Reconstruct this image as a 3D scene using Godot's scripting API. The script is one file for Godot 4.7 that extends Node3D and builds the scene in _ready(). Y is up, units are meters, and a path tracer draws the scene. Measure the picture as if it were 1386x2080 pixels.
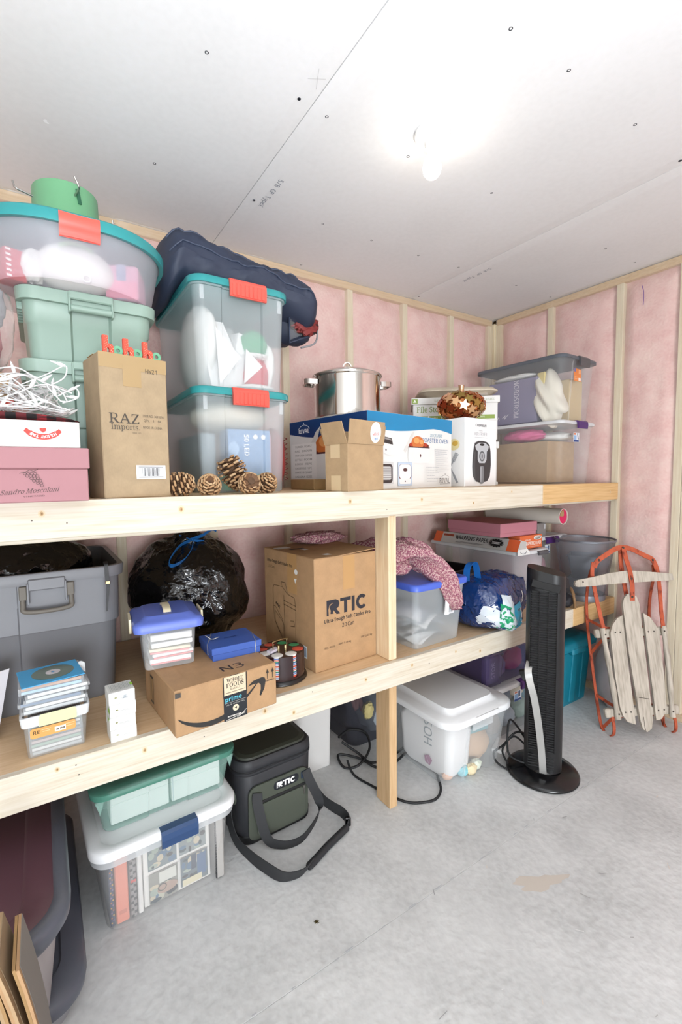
extends Node3D

# ---------------------------------------------------------------- mesh builder
class MB:
	var v := PackedVector3Array()
	var n := PackedVector3Array()
	var uv := PackedVector2Array()
	var c := PackedColorArray()
	var idx := PackedInt32Array()
	var T := Transform3D.IDENTITY
	var NB := Basis.IDENTITY
	var col := Color.WHITE
	var lay := 0.0005
	var ts := {}

	func at(t: Transform3D) -> MB:
		T = t
		NB = t.basis.inverse().transposed()
		return self

	func pos(p: Vector3, e := Vector3.ZERO, s := Vector3.ONE) -> MB:
		return at(Transform3D(Basis.from_euler(e).scaled_local(s), p))

	func vert(p: Vector3, nn: Vector3, u := Vector2.ZERO) -> int:
		v.append(T * p)
		n.append((NB * nn).normalized())
		uv.append(u)
		c.append(col)
		return v.size() - 1

	func face(a: int, b: int, d: int) -> void:
		var g := (v[b] - v[a]).cross(v[d] - v[a])
		idx.append(a)
		if g.dot(n[a] + n[b] + n[d]) > 0.0:
			idx.append(d); idx.append(b)
		else:
			idx.append(b); idx.append(d)

	func tri(a: Vector3, b: Vector3, d: Vector3, nn: Vector3) -> void:
		face(vert(a, nn), vert(b, nn), vert(d, nn))

	func quad(a: Vector3, b: Vector3, d: Vector3, e: Vector3, nn: Vector3) -> void:
		var i0 := vert(a, nn, Vector2(0, 1)); var i1 := vert(b, nn, Vector2(1, 1)); var i2 := vert(d, nn, Vector2(1, 0)); var i3 := vert(e, nn, Vector2(0, 0))
		face(i0, i1, i2); face(i0, i2, i3)

	# chamfered box centred on o
	func bx(o: Vector3, s: Vector3, b := 0.0) -> MB:
		var h := s * 0.5
		b = minf(b, minf(h.x, minf(h.y, h.z)) * 0.9)
		for ax in 3:
			var u := (ax + 1) % 3
			var w := (ax + 2) % 3
			for sg in [-1.0, 1.0]:
				var nn := Vector3.ZERO
				nn[ax] = sg
				var q := []
				for k in [[-1, -1], [1, -1], [1, 1], [-1, 1]]:
					var p := Vector3.ZERO
					p[ax] = sg * h[ax]; p[u] = k[0] * (h[u] - b); p[w] = k[1] * (h[w] - b)
					q.append(o + p)
				quad(q[0], q[1], q[2], q[3], nn)
			if b > 0.0:
				for su in [-1.0, 1.0]:
					for sw in [-1.0, 1.0]:
						var nn := Vector3.ZERO
						nn[u] = su; nn[w] = sw
						var q := []
						for k in [[-1, 0], [1, 0], [1, 1], [-1, 1]]:
							var p := Vector3.ZERO
							p[ax] = k[0] * (h[ax] - b)
							p[u] = su * (h[u] - (0.0 if k[1] == 0 else b)); p[w] = sw * (h[w] - (b if k[1] == 0 else 0.0))
							q.append(o + p)
						quad(q[0], q[1], q[2], q[3], nn)
		if b > 0.0:
			for x in [-1.0, 1.0]:
				for y in [-1.0, 1.0]:
					for z in [-1.0, 1.0]:
						tri(o + Vector3(x * h.x, y * (h.y - b), z * (h.z - b)), o + Vector3(x * (h.x - b), y * h.y, z * (h.z - b)), o + Vector3(x * (h.x - b), y * (h.y - b), z * h.z), Vector3(x, y, z))
		return self

	# profile normals: pts of (r, y); returns [first normal, last normal] for each segment
	static func pnorm(pr: Array, limit := 0.7) -> Array:
		var s := []
		for k in pr.size() - 1:
			var d: Vector2 = pr[k + 1] - pr[k]
			var q := Vector2(d.y, -d.x)
			s.append(q.normalized() if q.length() > 1e-9 else Vector2(1, 0))
		var out := []
		for k in s.size():
			var a: Vector2 = s[k]
			var b: Vector2 = s[k]
			if k > 0 and s[k].dot(s[k - 1]) > limit:
				a = (s[k] + s[k - 1]).normalized()
			if k < s.size() - 1 and s[k].dot(s[k + 1]) > limit:
				b = (s[k] + s[k + 1]).normalized()
			out.append([a, b])
		return out

	# revolve pts (r, y) round y
	func lathe(pr: Array, seg := 24, limit := 0.7, from := 0.0, to := TAU) -> MB:
		var pn := pnorm(pr, limit)
		for k in pr.size() - 1:
			var last := []
			for j in seg + 1:
				var a := from + (to - from) * j / seg
				var d := Vector3(cos(a), 0, sin(a))
				var p0: Vector2 = pr[k]
				var p1: Vector2 = pr[k + 1]
				var i0 := vert(d * p0.x + Vector3(0, p0.y, 0), d * pn[k][0].x + Vector3(0, pn[k][0].y, 0), Vector2(float(j) / seg, 0))
				var i1 := vert(d * p1.x + Vector3(0, p1.y, 0), d * pn[k][1].x + Vector3(0, pn[k][1].y, 0), Vector2(float(j) / seg, 1))
				if j:
					face(last[0], i0, i1); face(last[0], i1, last[1])
				last = [i0, i1]
		return self

	# rounded rectangle outline: [[point, normal] ...]; notch = [half width, depth] presses the middle of the front and back in
	static func outline(hx: float, hz: float, r: float, k := 5, notch := []) -> Array:
		r = minf(r, minf(hx, hz) * 0.999)
		var o := []
		for q in 4:
			var sx := 1.0 if q == 0 or q == 3 else -1.0
			var sz := 1.0 if q < 2 else -1.0
			for j in k + 1:
				var a := PI * 0.5 * (q + float(j) / k)
				var d := Vector2(cos(a), sin(a))
				o.append([Vector2(sx * (hx - r), sz * (hz - r)) + d * r, d])
			if notch and (q == 0 or q == 2):
				var w: float = notch[0]
				var dp: float = notch[1]
				var sl := dp * 0.5
				var f := Vector2(0, sz)
				var side := (Vector2(sx, sz * 0.5)).normalized()
				o.append([Vector2(sx * w, sz * hz), f])
				o.append([Vector2(sx * w, sz * hz), Vector2(-sx, sz * 0.5).normalized()])
				o.append([Vector2(sx * (w - sl), sz * (hz - dp)), Vector2(-sx, sz * 0.5).normalized()])
				o.append([Vector2(sx * (w - sl), sz * (hz - dp)), f])
				o.append([Vector2(-sx * (w - sl), sz * (hz - dp)), f])
				o.append([Vector2(-sx * (w - sl), sz * (hz - dp)), side])
				o.append([Vector2(-sx * w, sz * hz), side])
				o.append([Vector2(-sx * w, sz * hz), f])
		o.append(o[0])
		return o

	# rings: [y, hx, hz, r]; walls between them, caps on the first and the last
	func loft(rings: Array, k := 5, cap0 := true, cap1 := true, notch := [], limit := 0.7) -> MB:
		var pr := []
		var ol := []
		for r in rings:
			pr.append(Vector2((r[1] + r[2]) * 0.5, r[0]))
			var nt := notch
			if r.size() > 4:
				nt = r[4]
			ol.append(outline(r[1], r[2], r[3], k, nt))
		var pn := pnorm(pr, limit)
		for s in rings.size() - 1:
			var last := []
			for j in ol[s].size():
				var p0: Vector2 = ol[s][j][0]
				var p1: Vector2 = ol[s + 1][j][0]
				var d0: Vector2 = ol[s][j][1]
				var d1: Vector2 = ol[s + 1][j][1]
				var na: Vector2 = pn[s][0]
				var nb: Vector2 = pn[s][1]
				var i0 := vert(Vector3(p0.x, rings[s][0], p0.y), Vector3(d0.x * na.x, na.y, d0.y * na.x))
				var i1 := vert(Vector3(p1.x, rings[s + 1][0], p1.y), Vector3(d1.x * nb.x, nb.y, d1.y * nb.x))
				if j:
					face(last[0], i0, i1); face(last[0], i1, last[1])
				last = [i0, i1]
		for e in [[cap0, 0, -1.0], [cap1, rings.size() - 1, 1.0]]:
			if e[0]:
				var nn := Vector3(0, e[2], 0)
				var ring: Array = ol[e[1]]
				var y: float = rings[e[1]][0]
				var m := vert(Vector3(0, y, 0), nn)
				var last := -1
				for q in ring:
					var i0 := vert(Vector3(q[0].x, y, q[0].y), nn)
					if last >= 0:
						face(m, last, i0)
					last = i0
		return self

	static func frames(pts: Array, closed := false) -> Array:
		var out := []
		var up := Vector3.ZERO
		for k in pts.size():
			var a: Vector3 = pts[(k - 1 + pts.size()) % pts.size()] if closed or k > 0 else pts[k]
			var b: Vector3 = pts[(k + 1) % pts.size()] if closed or k < pts.size() - 1 else pts[k]
			var t := (b - a).normalized()
			if up == Vector3.ZERO:
				up = Vector3.UP if absf(t.y) < 0.9 else Vector3.RIGHT
			up = (up - t * up.dot(t))
			up = up.normalized() if up.length() > 1e-5 else t.cross(Vector3(0.3, 0.5, 0.8)).normalized()
			out.append([up, t.cross(up)])
		return out

	# round tube; r a number or one per point
	func tube(pts: Array, r, seg := 6, closed := false, caps := true) -> MB:
		var fr := frames(pts, closed)
		var last := []
		var cnt := pts.size() + (1 if closed else 0)
		for kk in cnt:
			var k := kk % pts.size()
			var rr: float = r[k] if r is Array else r
			var ring := []
			for j in seg + 1:
				var a := TAU * j / seg
				var d: Vector3 = fr[k][0] * cos(a) + fr[k][1] * sin(a)
				ring.append(vert(pts[k] + d * rr, d, Vector2(float(j) / seg, float(kk) / cnt)))
			if kk:
				for j in seg:
					face(last[j], last[j + 1], ring[j + 1]); face(last[j], ring[j + 1], ring[j])
			last = ring
		if caps and not closed:
			for e in [0, pts.size() - 1]:
				var q: Vector3 = pts[e]
				var o: Vector3 = pts[1] if e == 0 else pts[e - 1]
				var nn := (q - o).normalized()
				var rr: float = r[e] if r is Array else r
				var m := vert(q, nn)
				var l := -1
				for j in seg + 1:
					var a := TAU * j / seg
					var i0 := vert(q + (fr[e][0] * cos(a) + fr[e][1] * sin(a)) * rr, nn)
					if l >= 0:
						face(m, l, i0)
					l = i0
		return self

	# flat bar of width w and thickness th along pts; side: width direction at each point (or one for all)
	func strap(pts: Array, side, w, th: float, closed := false) -> MB:
		var cnt := pts.size()
		var sec := []
		for k in cnt:
			var a: Vector3 = pts[(k - 1 + cnt) % cnt] if closed or k > 0 else pts[k]
			var b: Vector3 = pts[(k + 1) % cnt] if closed or k < cnt - 1 else pts[k]
			var t := (b - a).normalized()
			var s: Vector3 = side[k] if side is Array else side
			s = (s - t * s.dot(t)).normalized()
			var m := t.cross(s)
			var ww: float = w[k] if w is Array else w
			var q: Vector3 = pts[k]
			sec.append([q + s * ww * 0.5 + m * th * 0.5, q - s * ww * 0.5 + m * th * 0.5, q - s * ww * 0.5 - m * th * 0.5, q + s * ww * 0.5 - m * th * 0.5, s, m, t])
		for e in 4:
			var f := (e + 1) % 4
			var last := []
			for kk in cnt + (1 if closed else 0):
				var k := kk % cnt
				var nn: Vector3 = [sec[k][5], -sec[k][4], -sec[k][5], sec[k][4]][e]
				var i0 := vert(sec[k][e], nn); var i1 := vert(sec[k][f], nn)
				if kk:
					face(last[0], last[1], i1); face(last[0], i1, i0)
				last = [i0, i1]
		if not closed:
			for e in [[0, -1.0], [cnt - 1, 1.0]]:
				var s: Array = sec[e[0]]
				quad(s[0], s[1], s[2], s[3], s[6] * e[1])
		return self

	# polygon in the xy plane pushed to z = d
	func prism(poly: PackedVector2Array, d: float, smooth := false) -> MB:
		var t := Geometry2D.triangulate_polygon(poly)
		for z in [0.0, d]:
			var nn := Vector3(0, 0, -1 if z == 0.0 else 1)
			if d < 0.0:
				nn = -nn
			var base := v.size()
			for p in poly:
				vert(Vector3(p.x, p.y, z), nn, p)
			for k in range(0, t.size(), 3):
				face(base + t[k], base + t[k + 1], base + t[k + 2])
		var ccw := not Geometry2D.is_polygon_clockwise(poly)
		var cnt := poly.size()
		for k in cnt:
			var a := poly[k]
			var b := poly[(k + 1) % cnt]
			var e := (b - a).normalized()
			var nn := Vector2(e.y, -e.x) * (1.0 if ccw else -1.0)
			var na := nn
			var nb := nn
			if smooth:
				var pv := (a - poly[(k - 1 + cnt) % cnt]).normalized()
				var nx := (poly[(k + 2) % cnt] - b).normalized()
				if pv.dot(e) > 0.6:
					na = (nn + Vector2(pv.y, -pv.x) * (1.0 if ccw else -1.0)).normalized()
				if nx.dot(e) > 0.6:
					nb = (nn + Vector2(nx.y, -nx.x) * (1.0 if ccw else -1.0)).normalized()
			var i0 := vert(Vector3(a.x, a.y, 0), Vector3(na.x, na.y, 0)); var i1 := vert(Vector3(b.x, b.y, 0), Vector3(nb.x, nb.y, 0))
			var i2 := vert(Vector3(b.x, b.y, d), Vector3(nb.x, nb.y, 0)); var i3 := vert(Vector3(a.x, a.y, d), Vector3(na.x, na.y, 0))
			face(i0, i1, i2); face(i0, i2, i3)
		return self

	# surface of fn(u, w) -> point, u and w from 0 to 1
	func surf(fn: Callable, nu: int, nw: int, flip := false) -> MB:
		var base := v.size()
		var p := []
		for a in nu + 1:
			for b in nw + 1:
				p.append(fn.call(float(a) / nu, float(b) / nw))
		for a in nu + 1:
			for b in nw + 1:
				var du: Vector3 = p[mini(a + 1, nu) * (nw + 1) + b] - p[maxi(a - 1, 0) * (nw + 1) + b]
				var dw: Vector3 = p[a * (nw + 1) + mini(b + 1, nw)] - p[a * (nw + 1) + maxi(b - 1, 0)]
				var nn := du.cross(dw)
				if nn.length() < 1e-12:
					nn = p[a * (nw + 1) + b]
				vert(p[a * (nw + 1) + b], -nn if flip else nn, Vector2(float(a) / nu, float(b) / nw))
		for a in nu:
			for b in nw:
				var i0 := base + a * (nw + 1) + b
				face(i0, i0 + nw + 1, i0 + nw + 2); face(i0, i0 + nw + 2, i0 + 1)
		return self

	# lumpy closed blob: radius scaled by fn(direction)
	func blob(o: Vector3, r: Vector3, nu: int, nw: int, fn: Callable) -> MB:
		var pts := []
		for a in nw + 1:
			for b in nu + 1:
				var th := PI * a / nw
				var ph := TAU * (b % nu) / nu
				var d := Vector3(sin(th) * cos(ph), cos(th), sin(th) * sin(ph))
				pts.append(o + d * r * fn.call(d))
		var base := v.size()
		for a in nw + 1:
			for b in nu + 1:
				var dn: Vector3 = pts[mini(a + 1, nw) * (nu + 1) + b] - pts[maxi(a - 1, 0) * (nu + 1) + b]
				var ac: Vector3 = pts[a * (nu + 1) + (b + 1) % nu] - pts[a * (nu + 1) + (b - 1 + nu) % nu]
				var nn := dn.cross(ac)
				var q: Vector3 = pts[a * (nu + 1) + b]
				if nn.length() < 1e-10 or a == 0 or a == nw:
					nn = q - o
				if nn.dot(q - o) < 0.0:
					nn = -nn
				vert(q, nn, Vector2(float(b) / nu, float(a) / nw))
		for a in nw:
			for b in nu:
				var i0 := base + a * (nu + 1) + b
				face(i0, i0 + 1, i0 + nu + 2); face(i0, i0 + nu + 2, i0 + nu + 1)
		return self

	# ---- flat print in the xy plane of T; later calls lie on top of earlier ones
	func ink(k: Color) -> MB:
		col = k
		return self

	func rect(x: float, y: float, w: float, h: float) -> MB:
		lay += 0.00012
		quad(Vector3(x - w * 0.5, y - h * 0.5, lay), Vector3(x + w * 0.5, y - h * 0.5, lay), Vector3(x + w * 0.5, y + h * 0.5, lay), Vector3(x - w * 0.5, y + h * 0.5, lay), Vector3(0, 0, 1))
		return self

	func poly(p: PackedVector2Array) -> MB:
		lay += 0.00012
		var t := Geometry2D.triangulate_polygon(p)
		var base := v.size()
		for q in p:
			vert(Vector3(q.x, q.y, lay), Vector3(0, 0, 1))
		for k in range(0, t.size(), 3):
			face(base + t[k], base + t[k + 1], base + t[k + 2])
		return self

	func oval(x: float, y: float, rx: float, ry: float, seg := 24, hole := 0.0, a0 := 0.0, a1 := TAU) -> MB:
		lay += 0.00012
		var last := []
		for j in seg + 1:
			var a := a0 + (a1 - a0) * j / seg
			var i0 := vert(Vector3(x + cos(a) * rx, y + sin(a) * ry, lay), Vector3(0, 0, 1))
			var i1 := vert(Vector3(x + cos(a) * rx * hole, y + sin(a) * ry * hole, lay), Vector3(0, 0, 1))
			if j:
				face(last[0], i0, i1)
				if hole > 0.0:
					face(last[0], i1, last[1])
			last = [i0, i1]
		return self

	func line(p: Array, w: float) -> MB:
		lay += 0.00012
		for k in p.size() - 1:
			var a: Vector2 = p[k]
			var b: Vector2 = p[k + 1]
			var e := (b - a).normalized() * w * 0.5
			var s := Vector2(-e.y, e.x)
			a -= e * 0.6; b += e * 0.6
			quad(Vector3(a.x - s.x, a.y - s.y, lay), Vector3(b.x - s.x, b.y - s.y, lay), Vector3(b.x + s.x, b.y + s.y, lay), Vector3(a.x + s.x, a.y + s.y, lay), Vector3(0, 0, 1))
		return self

	# a line of lettering centred on x, y; h = height of a capital; w = width to fit (0: as it comes)
	func text(s: String, x: float, y: float, h: float, font: Font, w := 0.0, rot := 0.0, slant := 0.0, align := 0) -> MB:
		lay += 0.00012
		var tm := TextMesh.new()
		tm.font = font
		tm.font_size = 32
		tm.pixel_size = 0.01
		tm.depth = 0.0
		tm.curve_step = 2.0
		tm.text = s
		var ar := tm.get_mesh_arrays()
		if ar.size() == 0 or ar[Mesh.ARRAY_VERTEX] == null:
			return self
		var vs: PackedVector3Array = ar[Mesh.ARRAY_VERTEX]
		if vs.is_empty():
			return self
		var lo := Vector2(1e9, 1e9)
		var hi := Vector2(-1e9, -1e9)
		for p in vs:
			lo = Vector2(minf(lo.x, p.x), minf(lo.y, p.y)); hi = Vector2(maxf(hi.x, p.x), maxf(hi.y, p.y))
		var sy := h / 0.229
		var sx := sy
		if w > 0.0:
			sx = w / (hi.x - lo.x)
		var mid := (lo + hi) * 0.5
		if align == -1:
			mid.x = lo.x
		var base := v.size()
		for p in vs:
			var q := Vector2((p.x - mid.x) * sx, (p.y - mid.y) * sy)
			q.x += q.y * slant
			q = q.rotated(rot)
			vert(Vector3(x + q.x, y + q.y, lay), Vector3(0, 0, 1))
		var ix = ar[Mesh.ARRAY_INDEX]
		var tot: int = ix.size() if ix != null and ix.size() else vs.size()
		for k in range(0, tot, 3):
			if ix != null and ix.size():
				face(base + ix[k], base + ix[k + 1], base + ix[k + 2])
			else:
				face(base + k, base + k + 1, base + k + 2)
		return self

	func mesh(colored := false) -> ArrayMesh:
		var a := []
		a.resize(Mesh.ARRAY_MAX)
		a[Mesh.ARRAY_VERTEX] = v; a[Mesh.ARRAY_NORMAL] = n; a[Mesh.ARRAY_TEX_UV] = uv; a[Mesh.ARRAY_INDEX] = idx
		if colored:
			a[Mesh.ARRAY_COLOR] = c
		var m := ArrayMesh.new()
		m.add_surface_from_arrays(Mesh.PRIMITIVE_TRIANGLES, a)
		return m


# ---------------------------------------------------------------- nodes
var names := {}
var mats := {}
var F_SANS: Font
var F_BOLD: Font
var F_SERIF: Font
var F_SERIFB: Font
var F_MONO: Font

func numbered(s: String) -> String:
	if not names.has(s):
		names[s] = 0
		return s
	names[s] += 1
	return "%s_%03d" % [s, names[s]]

func thing(called: String, label: String, category: String, at := Vector3.ZERO, turn := 0.0, group := "") -> Node3D:
	var o := Node3D.new()
	o.name = numbered(called)
	add_child(o)
	o.position = at
	o.rotation.y = deg_to_rad(turn)
	o.set_meta("label", label)
	o.set_meta("category", category)
	if group:
		o.set_meta("group", group)
	return o

func structure(called: String) -> Node3D:
	var o := Node3D.new()
	o.name = called
	add_child(o)
	o.set_meta("kind", "structure")
	return o

func part(p: Node3D, called: String, mb: MB, m: Material, label := "") -> MeshInstance3D:
	return inst(p, called, mb.mesh(m.vertex_color_use_as_albedo), m, label)

func inst(p: Node3D, called: String, me: Mesh, m: Material, label := "") -> MeshInstance3D:
	var o := MeshInstance3D.new()
	o.name = called
	o.mesh = me
	o.material_override = m
	p.add_child(o, true)
	if label:
		o.set_meta("label", label)
	return o

func copy(src: Node3D, label: String, at: Vector3, turn := 0.0) -> Node3D:
	var r: Node3D = src.duplicate()
	var base := String(src.name)
	if base.length() > 4 and base[-4] == "_" and base.right(3).is_valid_int():
		base = base.left(-4)
	r.name = numbered(base)
	add_child(r)
	r.position = at
	r.rotation.y = deg_to_rad(turn)
	r.set_meta("label", label)
	return r

func V(x: float, y: float, z: float) -> Vector3:
	return Vector3(x, y, z)

# a plane to print on: origin, right, up
func pf(o: Vector3, x: Vector3, y: Vector3) -> Transform3D:
	return Transform3D(Basis(x.normalized(), y.normalized(), x.cross(y).normalized()), o)

func front(y: float, z: float) -> Transform3D:
	return pf(Vector3(0, y, z), Vector3.RIGHT, Vector3.UP)

func left(y: float, x: float) -> Transform3D:
	return pf(Vector3(x, y, 0), Vector3(0, 0, 1), Vector3.UP)

func top(y: float) -> Transform3D:
	return pf(Vector3(0, y, 0), Vector3.RIGHT, Vector3(0, 0, -1))

func curve(pts: Array, per := 8, closed := false) -> Array:
	# Catmull-Rom through pts
	var out := []
	var c := pts.size()
	for k in (c if closed else c - 1):
		var p0: Vector3 = pts[(k - 1 + c) % c] if closed or k > 0 else pts[k]
		var p1: Vector3 = pts[k]
		var p2: Vector3 = pts[(k + 1) % c]
		var p3: Vector3 = pts[(k + 2) % c] if closed or k < c - 2 else pts[(k + 1) % c]
		for j in per:
			out.append(p1.cubic_interpolate(p2, p0, p3, float(j) / per))
	if not closed:
		out.append(pts[c - 1])
	return out

# ---------------------------------------------------------------- materials
func C(hex: String) -> Color:
	return Color.html(hex)

func M(key: String, k := Color.WHITE, rough := 0.6, o := {}) -> StandardMaterial3D:
	if mats.has(key):
		return mats[key]
	var m := StandardMaterial3D.new()
	m.resource_name = key
	m.albedo_color = k
	m.roughness = rough
	m.metallic_specular = o.get("spec", 0.5)
	m.metallic = o.get("metal", 0.0)
	if o.has("a"):
		m.transparency = BaseMaterial3D.TRANSPARENCY_ALPHA
		m.albedo_color.a = o.a
	if o.has("tex"):
		m.albedo_texture = o.tex
	if o.has("bump"):
		m.heightmap_enabled = true
		m.heightmap_texture = o.bump
		m.heightmap_scale = o.get("bumps", 0.1)
	if o.has("nrm"):
		m.normal_enabled = true
		m.normal_texture = o.nrm
		m.normal_scale = o.get("nrms", 1.0)
	if o.has("tri"):
		m.uv1_triplanar = true
		m.uv1_world_triplanar = o.get("world", false)
		m.uv1_scale = o.tri
		m.uv1_triplanar_sharpness = 6.0
	if o.has("uvs"):
		m.uv1_scale = o.uvs
	if o.has("backlight"):
		m.backlight_enabled = true
		m.backlight = o.backlight
	if o.has("rim"):
		m.rim_enabled = true
		m.rim = o.rim
		m.rim_tint = 0.5
	if o.has("coat"):
		m.clearcoat_enabled = true
		m.clearcoat = o.coat
		m.clearcoat_roughness = 0.15
	if o.get("vc", false):
		m.vertex_color_use_as_albedo = true
		m.vertex_color_is_srgb = true
	mats[key] = m
	return m

func noise(seed_: int, freq: float, oct := 4, type := FastNoiseLite.TYPE_SIMPLEX_SMOOTH) -> FastNoiseLite:
	var f := FastNoiseLite.new()
	f.seed = seed_
	f.noise_type = type
	f.frequency = freq
	f.fractal_octaves = oct
	return f

# seamless grey noise picture as bytes
func nbytes(f: FastNoiseLite, w: int, h: int, stretch_x := 1, stretch_y := 1) -> PackedByteArray:
	var im := f.get_seamless_image(w / stretch_x, h / stretch_y)
	im.convert(Image.FORMAT_L8)
	if stretch_x > 1 or stretch_y > 1:
		im.resize(w, h, Image.INTERPOLATE_CUBIC)
	return im.get_data()

# colour picture mixed from two noises along a ramp of colours
func ntex(size: Vector2i, a: PackedByteArray, b: PackedByteArray, share: float, ramp: Gradient, contrast := 1.0, mean := 0.5) -> ImageTexture:
	var lut := PackedByteArray()
	for k in 256:
		var q := ramp.sample(clampf((k / 255.0 - 0.5) * contrast + mean, 0, 1))
		lut.append(int(q.r * 255)); lut.append(int(q.g * 255)); lut.append(int(q.b * 255))
	var d := PackedByteArray()
	d.resize(size.x * size.y * 3)
	var s := int(share * 256)
	for k in size.x * size.y:
		var t := ((a[k] * (256 - s) + b[k] * s) >> 8) * 3
		d[k * 3] = lut[t]; d[k * 3 + 1] = lut[t + 1]; d[k * 3 + 2] = lut[t + 2]
	var im := Image.create_from_data(size.x, size.y, false, Image.FORMAT_RGB8, d)
	im.generate_mipmaps()
	return ImageTexture.create_from_image(im)

func ramp(cols: Array, offs := []) -> Gradient:
	var g := Gradient.new()
	var pc := PackedColorArray()
	var po := PackedFloat32Array()
	for k in cols.size():
		pc.append(C(cols[k]))
		po.append(offs[k] if offs else float(k) / (cols.size() - 1))
	g.colors = pc
	g.offsets = po
	return g

func greytex(bytes: PackedByteArray, w: int, h: int) -> ImageTexture:
	return ImageTexture.create_from_image(Image.create_from_data(w, h, false, Image.FORMAT_L8, bytes))

const UP_Y := 1.2345   # top of the upper shelf
const LO_Y := 0.590    # top of the lower shelf
const LIP_Z := -1.2875 # front face of the shelf boards
const WALL_Z := -2.15
const WALL_X := 2.70
const CEIL := 2.355

var rng := RandomNumberGenerator.new()

func _ready() -> void:
	rng.seed = 7
	setup_view()
	setup_materials()
	build_room()
	build_shelf()
	upper_shelf_items()
	upper_shelf_right_items()
	lower_shelf_items()
	lower_shelf_right_items()
	floor_items()
	floor_right_items()

func setup_view() -> void:
	var cam := Camera3D.new()
	cam.name = "camera"
	add_child(cam)
	cam.position = Vector3(0, 1.28, 0)
	cam.rotation = Vector3(deg_to_rad(-4.2361), deg_to_rad(-33.2108), deg_to_rad(-0.7275))
	cam.fov = 96.29
	cam.near = 0.02
	cam.current = true
	var we := WorldEnvironment.new()
	we.name = "environment"
	var e := Environment.new()
	e.background_mode = Environment.BG_COLOR
	e.background_color = Color(0.02, 0.02, 0.022)
	e.tonemap_mode = Environment.TONE_MAPPER_LINEAR
	e.tonemap_exposure = 0.88
	e.sdfgi_enabled = true
	e.ssao_enabled = true
	e.ssil_enabled = true
	we.environment = e
	add_child(we)
	# the bulb in view, plus an unseen bulb and area light behind the viewer
	bulb_light("bulb_light", Vector3(1.085, CEIL - 0.105, -1.108), 0.028)
	bulb_light("bulb_light", Vector3(0.35, CEIL - 0.105, 0.75), 0.1)  # out of view, placed to brighten the ceiling and shelf fronts
	var a := AreaLight3D.new()
	a.name = "unseen_frontal_light"  # no doorway is built; unseen light aimed at the shelf fronts
	a.area_size = Vector2(2.0, 1.5)
	a.light_color = Color(0.95, 0.975, 1.0)
	a.light_energy = 25.0
	a.area_normalize_energy = true
	a.area_range = 12.0
	a.shadow_enabled = true
	add_child(a)
	a.look_at_from_position(Vector3(-0.3, 0.8, 3.3), Vector3(0.8, 0.6, -1.5))

	# unseen uplight behind the viewer, in place of flash bounced off the ceiling
	var u := SpotLight3D.new()
	u.name = "unseen_uplight"
	u.position = Vector3(-0.1, 1.2, 0.45)
	u.rotation = Vector3(PI / 2 - 0.36, -0.5, 0)
	u.spot_angle = 57.0
	u.spot_angle_attenuation = 0.8
	u.light_color = Color(0.93, 0.965, 1.0)
	u.light_energy = 5.8
	u.light_size = 0.12
	u.spot_range = 8.0
	u.spot_attenuation = 2.0
	u.shadow_enabled = true
	add_child(u)

func bulb_light(called: String, at: Vector3, energy: float) -> void:
	var l := OmniLight3D.new()
	l.name = numbered(called)
	l.position = at
	l.light_color = Color(1.0, 0.965, 0.91)
	l.light_energy = energy
	l.light_size = 0.03
	l.omni_range = 9.0
	l.omni_attenuation = 2.0
	l.shadow_enabled = true
	add_child(l)


func sfont(called: String, weight := 400) -> SystemFont:
	var f := SystemFont.new()
	f.font_names = PackedStringArray([called])
	f.font_weight = weight
	return f

# streaky wood: grain along u
func wood_tex(seed_: int, cols: Array, offs: Array, upright := false) -> ImageTexture:
	var w := 1024
	var h := 256
	var fine := nbytes(noise(seed_, 0.09, 3), w, h, 16, 1)
	var broad := nbytes(noise(seed_ + 1, 0.035, 3), w, h, 8, 1)
	var t := ntex(Vector2i(w, h), broad, fine, 0.42, ramp(cols, offs), 0.85)
	if upright:
		var im := t.get_image()
		im.clear_mipmaps()
		im.rotate_90(CLOCKWISE)
		t = ImageTexture.create_from_image(im)
	return t

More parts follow.
